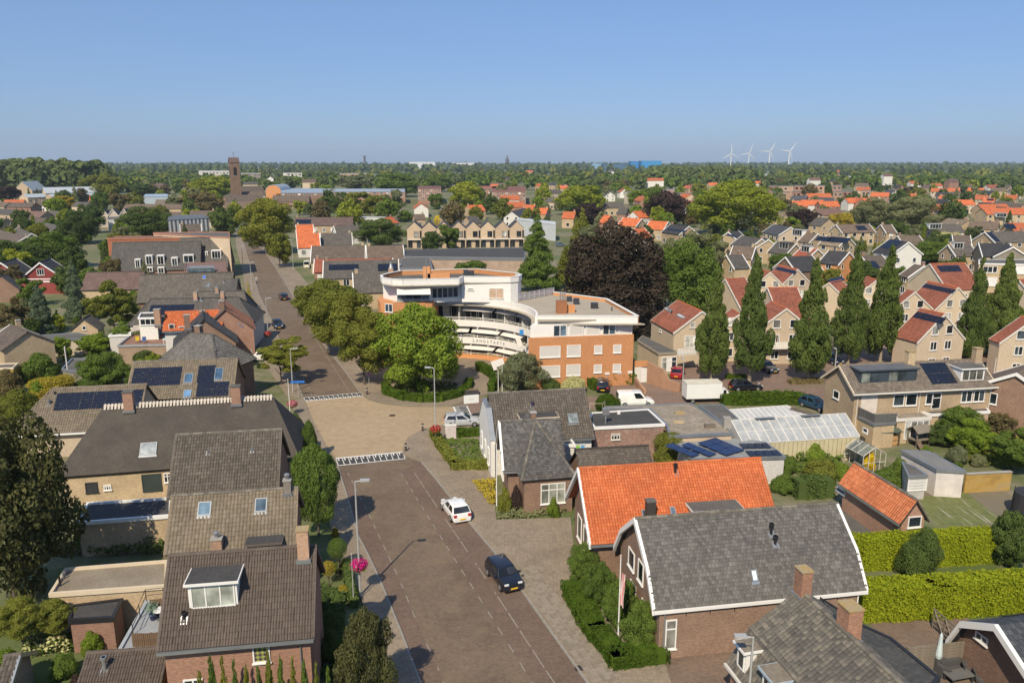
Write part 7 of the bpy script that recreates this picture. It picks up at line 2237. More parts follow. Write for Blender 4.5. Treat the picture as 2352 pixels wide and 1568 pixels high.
for r in (((585, 912), (1065, 905), 7.2, 3.2, 5.5, 'brown', 'tan', 'wide brown roof behind the red shop front, left half'), ((1070, 912), (1400, 905), 7.2, 3.2, 5.5, 'brown', 'tan', 'wide brown roof behind the red shop front, right half'),
  ((690, 1045), (1360, 1032), 6.4, 2.6, 5.0, 'grey', 'tan', 'dark grey roof with two black panel strips left of the white apartments'), ((950, 1155), (1300, 1145), 7.0, 3.4, 4.8, 'grey', 'tan', 'grey hipped roof in front of the white chimney'),
  ((610, 1030), (1310, 1022), 6.0, 3, 3.0, 'red', 'red', 'narrow red roof strip with brick chimneys above the black panels'),
  ((440, 660), (955, 655), 6.6, 3.4, 5.0, 'purple', 'tan', 'long brown-purple roof with a black panel strip beside the avenue trees'), ((445, 725), (600, 722), 6.4, 3.2, 3.8, 'orange', 'red', 'small faded orange roof above the bright orange one'),
  ((450, 805), (655, 800), 7.2, 3.0, 5.0, 'orange', 'white', 'bright orange roof with white gable next to the avenue trees'), ((665, 800), (945, 795), 6.8, 3.2, 5.0, 'grey', 'tan', 'mottled grey roof with small white dormers'),
  ((780, 735), (1060, 725), 6.6, 3.4, 4.4, 'grey', 'white', 'grey hipped roof with white dormer left of the round dark tree'), ((240, 465), (565, 462), 8.4, 4.4, 6.5, 'brown', 'red', 'brown roof under the long black skylight strip'),
  ((815, 458), (985, 455), 8, 4.6, 4.5, 'brown', 'red', 'brown roof with brick gable among trees'), ((1720, 600), (1920, 598), 7.4, 4.4, 4.4, 'grey', 'tan', 'grey-brown house with wide white dormer above the zigzag row'),
  ((1785, 560), (1910, 556), 7.4, 4.4, 4.0, 'dark', 'tan', 'dark roof directly behind the wide white dormer house'), ((1970, 550), (2100, 545), 7.6, 4.6, 4.4, 'orange', 'tan', 'orange roof with chimney above the zigzag row'),
  ((1490, 630), (1590, 628), 6, 3.6, 3.6, 'brown', 'tan', 'small brown roofed house left of the yellow tree'), ((1960, 650), (2060, 645), 6.8, 4, 4, 'grey', 'tan', 'grey roof between orange roof and tan gable'),
  ((1240, 660), (1300, 650), 6.4, 3.8, 3.6, 'orange', 'cream', 'tiny orange-brown gable left of the round dark tree')):
 a, b, zr, ze, hw, ro, wa, lab = r
 h = FH('Z2', *a, *b, zr, ze, hw, ro, wa, lab, chim=1)
 if 'panel strips' in lab:
  h.solar('front', ('Z2', 740, 1082), ('Z2', 1005, 1125), 6, 1); h.solar('front', ('Z2', 1175, 1075), ('Z2', 1350, 1135), 4, 1)
 if 'brown-purple' in lab: h.solar('front', ('Z2', 445, 680), ('Z2', 580, 715), 4, 1)
 if 'wide white dormer above' in lab: h.dormer('front', ('Z2', 1770, 665), ('Z2', 1880, 665), 1.8, BITUMEN2, WHITE, 6)
fb, *_ = flat_block('shop_building', 'white flat-roofed row behind the round dark tree', 'building', [('Z2', 990, 665), ('Z2', 992, 650), ('Z2', 1240, 655), ('Z2', 1240, 672)], 5, B_WHITE, plain((.4, .4, .4)), WHITE, .05)
fb, *_ = flat_block('warehouse', 'white metal warehouse behind the zigzag row', 'warehouse', [('Z3', 225, 660), ('Z3', 225, 645), ('Z3', 555, 680), ('Z3', 560, 705)], 6.5, plain((.55, .58, .6)), plain((.5, .53, .55)), plain((.5, .53, .55)), .02)
# white chimney of the grey roof
o = at(('LA', 320, 165), 7.0); r_ = empty('chimney', (o.x, o.y, 0), 0, 'square brick chimney with white metal cowl left of the curved white building', 'chimney')
MB().box(-.5, -.5, 0, .5, .5, 8.2).build('stack', B_PINK, r_); MB().lathe([(.55, 8.2), (.5, 8.35), (.25, 9.1), (.3, 9.3), (.1, 9.5)], 10).build('cowl', ZINC, r_)
# town centre buildings: flats with windows
def block_windows(fb, zone, x0, x1, y, hh, rows, n, wh=12, dy=22, frame=WHITE, first=8):
 A_, B_ = at((zone, x0, y), hh) + Vector((0, .12, 0)), at((zone, x1, y), hh) + Vector((0, .12, 0))
 for r in range(rows):
  for k in range(n):
   xa = x0 + (x1 - x0) * (k + .22) / n; xb = x0 + (x1 - x0) * (k + .78) / n
   bwin(fb, A_, B_, (zone, xa, y + first + r * dy), (zone, xb, y + first + r * dy + wh), 1, 1, frame, GLASS if (k + r) % 3 else CURTAIN)
for zone, x0, x1, y, hh, wall, roof, fas, rows, n, dep, lab in (
  ('Z2', 1530, 1740, 405, 11, B_RED, plain((.16, .07, .05)), B_RED, 4, 6, 26, 'four-storey red-brown flats right of the tall trees'),
  ('Z2', 2060, 2334, 400, 10, B_RED, plain((.3, .1, .06)), B_RED, 3, 6, 20, 'red-roofed flats behind the yellow-green tree'),
  ('Z3', 0, 300, 420, 10, B_RED, plain((.2, .08, .05)), B_RED, 3, 8, 45, 'red-brown flats with hipped look and white windows'),
  ('Z2', 690, 1420, 430, 9, B_RED, plain((.33, .38, .42), .4), ZINC, 2, 12, 26, 'long building with grey-blue metal roof and brick end'),
  ('Z2', 310, 690, 440, 10, B_BROWN, plain((.3, .35, .4), .4), ZINC, 1, 8, 40, 'grey metal roof range with black strip in the town centre'),
  ('Z1', 1768, 2040, 250, 16, plain((.5, .47, .43)), plain((.5, .5, .5)), WHITE, 4, 9, 6, 'pale flats with white roof edge left of the church tower'),
  ('Z1', 2145, 2320, 268, 14, B_GREY, BITUMEN2, WHITE, 3, 6, 6, 'grey flats with white balconies right of the church tower'),
  ('Z2', 330, 500, 265, 14, plain((.5, .48, .44)), BITUMEN2, WHITE, 3, 5, 6, 'low pale flats with white edges far behind the church roofs'),
  ('Z2', 800, 1075, 270, 12, B_PINK, BITUMEN2, OFFWHITE, 2, 8, 8, 'pinkish flats far behind the silver-leaved tree'),
  ('Z1', 855, 860, 640, 8, B_SAND, BITUMEN2, WHITE, 0, 1, 6, 'tiny white gable block')):
 if x1 - x0 < 10: continue
 fb, *_ = flat_block('apartment_building', lab, 'apartment block', [(zone, x0, y), (zone, x0 + 3, y - dep), (zone, x1 - 3, y - dep), (zone, x1, y)], hh, wall, roof, fas, .05)
 if rows: block_windows(fb, zone, x0, x1, y, hh, rows, n, 13, 24)
# --- left side far
LEFT = [
 (0, 770, 235, 830, 7, 4.4, 4.6, 'brown', 'tan', 'tan brick house with brown roof and tall tan chimney at the left edge'), (160, 745, 280, 800, 7, 4.2, 3.8, 'grey', 'cream', 'cream house with dark dormer right of the tall tan chimney'),
 (370, 700, 530, 730, 6.6, 4, 4, 'grey', 'tan', 'grey roofed house in front of the dark garden trees'), (0, 580, 150, 590, 6.4, 4, 4, 'grey', 'tan', None), (230, 600, 420, 606, 6.6, 4, 4.4, 'purple', 'tan', None), (260, 660, 420, 664, 6.4, 4, 4, 'brown', 'tan', None),
 (100, 525, 320, 528, 6.8, 4.2, 4.4, 'brown', 'red', None), (0, 520, 90, 524, 6.8, 4.2, 4, 'brown', 'cream', None), (365, 510, 480, 512, 6.8, 4.2, 4, 'brown', 'white', None), (680, 520, 800, 524, 6.8, 4.2, 4, 'grey', 'cream', None),
 (1125, 470, 1640, 468, 7.4, 4, 6, 'tan', 'cream', 'long tan roof with pale skylight strip in the town centre'), (1390, 500, 1650, 498, 7, 4, 5, 'tan', 'tan', 'short tan roof in front of the long tan roof'), (1120, 540, 1640, 540, 6.6, 4, 4.6, 'brown', 'tan', 'brown roof row right of the round dark tree'),
 (1430, 612, 1680, 608, 6.4, 4, 4, 'brown', 'tan', None), (1690, 600, 1915, 596, 8, 4.6, 5, 'brown', 'tan', 'brown gabled house with one white window beside the street'), (1600, 720, 1790, 715, 7, 3.4, 4.4, 'brown', 'tan', 'steep dark brown roof in front of the striped glazed building'),
 (1990, 462, 2320, 455, 9, 4.6, 7, 'brown', 'red', 'church side roof in front of the tower, lowest'), (2050, 432, 2334, 428, 10, 5, 7, 'brown', 'red', 'church side roof in front of the tower, middle'), (2090, 382, 2334, 378, 12, 5, 8, 'brown', 'red', 'main church roof right of the tower'),
 (2000, 520, 2334, 515, 8, 4.4, 6, 'brown', 'tan', 'brown roofs between the street and the church'), (1610, 315, 1690, 318, 9, 6, 4.4, 'dark', 'white', 'white gabled house with dark roof far left of the church'), (1280, 322, 1420, 324, 8, 5, 4.5, 'purple', 'tan', None), (1390, 355, 1470, 357, 8, 5, 4.5, 'purple', 'red', None),
 (0, 665, 60, 668, 6.4, 4, 4, 'grey', 'tan', None), (430, 600, 560, 603, 6.4, 4, 4, 'grey', 'cream', None), (340, 325, 470, 327, 8, 5, 5, 'brown', 'red', None), (560, 300, 700, 302, 8, 5, 5, 'grey', 'white', None), (1000, 335, 1120, 336, 7, 5, 5, 'grey', 'white', 'low white house with orange chimney block far off')]
for r in LEFT:
 h = FH('Z1', *r[:9], r[9], chim=1)
a = at(('Z1', 870, 640), 7)
for i, (x, y) in enumerate(((912, 585), (1000, 585), (1100, 585))):
 h = front_gable('house', 'pale pointed dormer house, %s of the three with flat white boxes' % ('left', 'middle', 'right')[i], ('Z1', x, y), 8.5, 4.6, 3.0, 6, 100)
 h.walls(plain((.5, .42, .34))).roof(R_DARK, caps=False).verge(OFFWHITE, 'l', .3, .06)
 h.winl('left', -.8, 1, 1.6, 1.6, 2)
fb, *_ = flat_block('house', 'white box extension with striped front beside the pale pointed houses', 'house', [('Z1', 955, 672), ('Z1', 960, 655), ('Z1', 1105, 650), ('Z1', 1105, 668)], 5.5, plain((.6, .6, .58)), BITUMEN2, plain((.2, .22, .25)), .05)
fb, *_ = flat_block('apartment_building', 'dark glazed roof building with white standing-seam stripes', 'building', [('Z1', 1490, 680), ('Z1', 1510, 640), ('Z1', 1800, 632), ('Z1', 1860, 660)], 8.5, stripes((.05, .06, .07), (.6, .6, .6), 1.6, 0), stripes((.04, .045, .05), (.2, .22, .23), .8, 0), ZINC, .02)
# silver-roofed school
for lab, a, b, zr, ze, hw in (('steep silver metal roof at far left', (190, 340), (330, 332), 13, 5, 8), ('long silver metal roof with round vents', (380, 392), (850, 384), 10, 5.5, 8), ('low silver roof with cream gable', (200, 452), (380, 446), 7, 4.6, 6), ('low silver roof right of the cream gable', (430, 452), (840, 440), 7, 5.2, 6), ('silver roof at the left edge', (0, 345), (60, 342), 9, 5, 6)):
 h = House('school_building', lab, 'school', ('Z1', *a), ('Z1', *b), zr, ze, hw, group='silver-roofed school')
 h.walls(B_SAND).roof(stripes((.36, .41, .45), (.42, .47, .51), .6, 0), caps=False)
 for i in range(int(h.L / 4)): h.winl('front', -h.L / 2 + 1 + 4 * i, 1.2, 2.2, 1.8, 2, 1, WHITE, GLASS)
sr, *_ = flat_block('skylight_strip', 'pale blue long skylight on the tan roof', 'skylight', [('Z1', 1278, 475), ('Z1', 1290, 452), ('Z1', 1492, 450), ('Z1', 1496, 474)], 7.6, plain((.35, .42, .48)), plain((.38, .46, .53), .3), ZINC, .02)
# orange pennant tent and balloon figure in the gardens
o = at(('Z1', 812, 578)); r_ = empty('pointed_tent', (o.x, o.y, 0), 0, 'tall pointed orange tent in the far gardens', 'tent')
MB().lathe([(1.8, 0), (1.2, 3), (.5, 6.5), (.05, 8.8)], 8).build('canopy', plain((.6, .13, .03)), r_)
# church tower
o = at(('Z1', 2085, 560), 0)
o = Vector((o.x, 540, 0)); o.x = ray(('Z1', 2088, 250)).x / ray(('Z1', 2088, 250)).y * 540
TW = empty('church_tower', (o.x, o.y, 0), math.radians(28), 'square brown brick church tower with pitched roof and belfry openings', 'church tower')
w_ = 2.95
MB().box(-w_, -w_, 0, w_, w_, 29.6).build('wall', brick((.25, .14, .09), (.2, .11, .07), (.3, .25, .2)), TW)
m = MB(); e = w_ + .35
m.slab([(-e, -e, 29.6), (e, -e, 29.6), (e, 0, 32.9), (-e, 0, 32.9)], .15).slab([(e, e, 29.6), (-e, e, 29.6), (-e, 0, 32.9), (e, 0, 32.9)], .15)
m.face((-w_, -w_, 29.6), (-w_, 0, 32.7), (-w_, w_, 29.6)).face((w_, -w_, 29.6), (w_, w_, 29.6), (w_, 0, 32.7))
m.build('roof', R_PURPLE, TW)
for rz in range(4):
 M_ = Matrix.Rotation(rz * math.pi / 2, 4, 'Z')
 m = MB(); pts = [(-1.1, 21), (1.1, 21), (1.1, 25.5)] + [(1.1 * math.cos(t_), 25.5 + 1.1 * math.sin(t_)) for t_ in np.linspace(.3, math.pi - .3, 7)] + [(-1.1, 25.5)]
 k = len(m.v)
 m.v += [tuple(M_ @ Vector((x, -w_ - .02, z))) for x, z in pts] + [tuple(M_ @ Vector((x, -w_ + .5, z))) for x, z in pts]
 n = len(pts); m.f.append(tuple(k + i for i in range(n)))
 m.build('belfry_opening', plain((.012, .011, .01)), TW)
 m = MB().box(-1.3, -w_ - .12, 20.7, 1.3, -w_ - .004, 20.98); o_ = m.build('sill', CONCRETE, TW); o_.rotation_euler = (0, 0, rz * math.pi / 2)
MB().tube((0, 0, 32.7), (0, 0, 37), .09).box(-.6, -.05, 35.2, .6, .05, 35.35).build('cross', BLACKMETAL, TW)
o = at(('Z2', 245, 430), 9); r_ = empty('gable_front', (o.x, o.y, 0), 0, 'round-topped orange brick gable in the town centre', 'gable')
m = MB(); pts = [(-5.5, 0), (5.5, 0)] + [(5.5 * math.cos(t_), 9 + 4.5 * math.sin(t_)) for t_ in np.linspace(0, math.pi, 14)]
k = len(m.v); m.v += [(x, 0, z) for x, z in pts] + [(x, 10, z) for x, z in pts]; n = len(pts)
m.f.append(tuple(k + i for i in range(n))); m.f.append(tuple(k + n + i for i in reversed(range(n))))
for i in range(n): m.f.append((k + i, k + n + i, k + n + (i + 1) % n, k + (i + 1) % n))
m.build('wall', B_ORANGE, r_);
m = MB()
for i in range(12):
 t0, t1 = math.pi * i / 12, math.pi * (i + 1) / 12
 m.slab([(5.9 * math.cos(t0), .2, 9 + 4.9 * math.sin(t0)), (5.9 * math.cos(t0), 26, 9 + 4.9 * math.sin(t0)), (5.9 * math.cos(t1), 26, 9 + 4.9 * math.sin(t1)), (5.9 * math.cos(t1), .2, 9 + 4.9 * math.sin(t1))], .3)
m.build('roof', plain((.3, .35, .4), .4), r_)
o = at(('Z3', 1738, 455)); r_ = empty('chimney', (o.x, o.y, 0), 0, 'round red factory chimney between the big trees', 'chimney')
MB().lathe([(1.6, 0), (1.35, height_at(o, 329.28 + 355 * .264) - 1), (1.5, height_at(o, 329.28 + 355 * .264))], 12).build('stack', brick((.35, .1, .06), (.3, .085, .05)), r_)
fb, *_ = flat_block('factory', 'long low grey factory beside the red chimney', 'factory', [('Z3', 1155, 430), ('Z3', 1160, 418), ('Z3', 1585, 415), ('Z3', 1590, 428)], 8, plain((.4, .36, .3)), BITUMEN2, OFFWHITE, .05)
fb, *_ = flat_block('factory', 'pink-walled block on the low grey factory', 'factory', [('Z3', 1490, 405), ('Z3', 1495, 395), ('Z3', 1588, 392), ('Z3', 1590, 403)], 11, plain((.5, .3, .26)), BITUMEN2, OFFWHITE, .05)
fb, *_ = flat_block('factory', 'flat grey wing right of the red chimney', 'factory', [('Z3', 1590, 445), ('Z3', 1595, 430), ('Z3', 1800, 432), ('Z3', 1805, 447)], 6, plain((.38, .34, .28)), BITUMEN2, OFFWHITE, .05)
# far roofs in the centre right
CEN = [(70, 508, 275, 506, 'orange', 'red'), (175, 590, 290, 560, 'slate', 'white'), (290, 532, 385, 535, 'orange', 'red'), (400, 560, 495, 562, 'orange', 'tan'), (625, 592, 735, 594, 'orange', 'tan'), (955, 515, 1140, 512, 'grey', 'tan'), (1110, 560, 1190, 562, 'grey', 'red'),
 (1230, 590, 1320, 585, 'orange', 'white'), (975, 625, 1040, 628, 'orange', 'red'), (1145, 645, 1310, 655, 'orange', 'tan'), (1375, 672, 1540, 680, 'orange', 'tan'), (1560, 700, 1720, 720, 'dark', 'tan'), (400, 348, 470, 350, 'orange', 'tan'), (475, 340, 570, 342, 'slate', 'tan'), (450, 405, 590, 400, 'grey', 'cream'),
 (590, 365, 670, 367, 'orange', 'tan'), (150, 280, 200, 282, 'orange', 'cream'), (0, 355, 60, 357, 'orange', 'cream'), (1020, 420, 1035, 422, 'grey', 'white'), (2060, 770, 2150, 760, 'dark', 'tan'), (2180, 800, 2352, 830, 'grey', 'tan'), (2100, 890, 2300, 900, 'brown', 'tan'), (2040, 970, 2180, 965, 'grey', 'tan'), (490, 470, 570, 472, 'grey', 'cream'), (640, 225, 700, 227, 'purple', 'white'), (1220, 745, 1330, 735, 'orange', 'white')]
CENH = []
for ax, ay, bx, by, ro, wa in CEN:
 h = FH('Z3', ax, ay, bx, by, 7.4, 4.4, 4.2, ro, wa)
 CENH.append(h)
CENH[11].solar('front', ('Z3', 1540, 740), ('Z3', 1690, 775), 6, 1); CENH[20].solar('front', ('Z3', 2060, 790), ('Z3', 2120, 820), 2, 1)
# scattered houses far off, each with its own colour
rnd = random.Random(5)
for i in range(210):
 d = rnd.uniform(430, 1250) if i < 110 else rnd.uniform(800, 1900)
 x = rnd.uniform(-.68, .68) * d
 if i % 3 == 0: x = rnd.uniform(.2, .68) * d
 L_ = rnd.uniform(9, 22); hd = rnd.choice((8, 10, 98, 12))
 a = Vector((x, d, 0)) - DIRV(hd) * L_ / 2; b = a + DIRV(hd) * L_
 ro = rnd.choice(('orange', 'orange', 'orange', 'brown', 'grey', 'tan', 'dark', 'red', 'purple')); wa = rnd.choice(('tan', 'red', 'white', 'cream', 'white'))
 px_, py_ = proj((x, d, 7))
 zz = 7.6 if i < 110 else rnd.uniform(10, 15)
 h = House('house', None, 'house', a, b, zz, zz - 3, 4.2, group='distant houses among the trees')
 h.walls(WALLC[wa]).roof(ROOFC[ro], caps=False)
 h.chimney_at(0, .2, zz - .2, .7, .7, 1.1, B_RED)
 for k in (-1, 1): h.winl('front', k * L_ * .25 - .8, 1, 1.6, 1.5, 1)
 AUTO.append((h.root, {'roof': ro, 'wall': wa}))
FH('Z8', 2285, 575, 2450, 470, 7.4, 5.2, 4, 'brown', 'brown', 'brown brick house cut off by the right edge beside the yellowish shrub')
# glasshouses, halls and horizon
for i, (zone, x0, x1, y, hh) in enumerate((('Z4', 520, 610, 285, 6), ('Z4', 635, 720, 283, 6), ('Z4', 825, 1065, 287, 6), ('Z4', 1250, 1420, 284, 6), ('Z4', 1340, 1640, 290, 6), ('Z4', 0, 140, 270, 6), ('Z4', 2200, 2352, 326, 6), ('Z3', 1965, 2070, 270, 7), ('Z3', 2090, 2180, 258, 8), ('Z3', 2250, 2352, 262, 7))):
 fb, *_ = flat_block('glasshouse', None, 'glasshouse', [(zone, x0, y), (zone, x0, y - 2.2), (zone, x1, y - 2.2), (zone, x1, y)], hh, plain((.4, .45, .48), .3), stripes((.42, .47, .52), (.55, .6, .64), 8, 0), plain((.55, .6, .64)), .02, 'far commercial glasshouses')
 AUTO.append((fb, {'roof': 'glass', 'wall': 'glass'}))
BLUE = plain((.03, .25, .56), .5, .04)
o = at(('Z3', 1340, 205)); d = 2500
def far_hall(lab, x0, x1, ytop, d, mat, dep=60, name='hall'):
 ca, cb = ray((x0, 400)), ray((x1, 400))
 xa, xb = ca.x / ca.y * d, cb.x / cb.y * d
 ht = height_at((0, d), ytop)
 r_ = empty(name, ((xa + xb) / 2, d, 0), 0, lab, 'industrial hall')
 w = (xb - xa) / 2
 MB().box(-w, 0, 0, w, dep, ht - .8).build('wall', mat, r_); MB().box(-w - .3, -.3, ht - .795, w + .3, dep, ht).build('roof', mul_mat(mat), r_)
 return r_
def mul_mat(m): return m
far_hall('tall bright blue industrial hall on the horizon', 1473, 1519, 369.5, 2500, BLUE); far_hall('left lower blue section of the hall on the horizon', 1449, 1466, 370.5, 2540, plain((.025, .2, .48), .5, .04)); far_hall('long low dark blue hall left of the bright blue one', 1385, 1448, 377, 2600, plain((.05, .12, .22)))
far_hall('small pale blue hall at the far left of the blue halls', 1360, 1384, 376, 2700, plain((.2, .35, .5)))
far_hall('white hall on the horizon left of the church spire', 940, 1000, 372, 3400, plain((.6, .62, .64))); far_hall('second white hall on the horizon near the church spire', 1040, 1090, 374, 3400, plain((.6, .62, .64)))
for i, (x, yh, yb, ang) in enumerate(((1678, 353, 378, (90, 210, 330)), (1719, 352, 378, (70, 190, 310)), (1766, 348, 378, (60, 178, 298)), (1811, 348, 380, (55, 170, 290)))):
 d = (4200, 4600, 4100, 3800)[i]
 c_ = ray((x, 380)); hx = c_.x / c_.y * d
 hz = height_at((0, d), yh)
 r_ = empty('wind_turbine', (hx, d, 0), 0, 'white wind turbine on the horizon, %s of the four' % ('leftmost', 'second from left', 'third from left', 'rightmost')[i], 'wind turbine', 'wind turbines')
 MB().tube((0, 0, 0), (0, 0, hz), 3.2, 1.8, 10).build('tower', WHITE, r_); MB().box(-2, -4, hz - 2, 2, 6, hz + 2).build('nacelle', WHITE, r_)
 for a_ in ang:
  R_ = 23 * d / FPX
  dx, dz = math.cos(math.radians(a_)), math.sin(math.radians(a_))
  MB().tube((0, -5, hz), (dx * R_ * .3, -5, hz + dz * R_ * .3), 1.4, 2.2, 5).tube((dx * R_ * .3, -5, hz + dz * R_ * .3), (dx * R_, -5, hz + dz * R_), 2.2, .4, 5).build('blade', WHITE, r_)
o = ray((1165, 380)); d = 3300; r_ = empty('church_spire', (o.x / o.y * d, d, 0), 0, 'thin pointed church spire on the horizon', 'church spire')
MB().lathe([(9, 0), (8, 38), (5, 44), (.2, height_at((0, d), 355))], 8).build('spire', plain((.1, .1, .11)), r_)
o = ray((838, 380)); r_ = empty('lattice_mast', (o.x / o.y * 3000, 3000, 0), 0, 'dark lattice mast on the horizon', 'mast')
MB().box(-3.5, -3, 0, 3.5, 3, 46).box(-4.5, -4, 46.01, 4.5, 4, 52).build('mast', plain((.1, .1, .11)), r_)
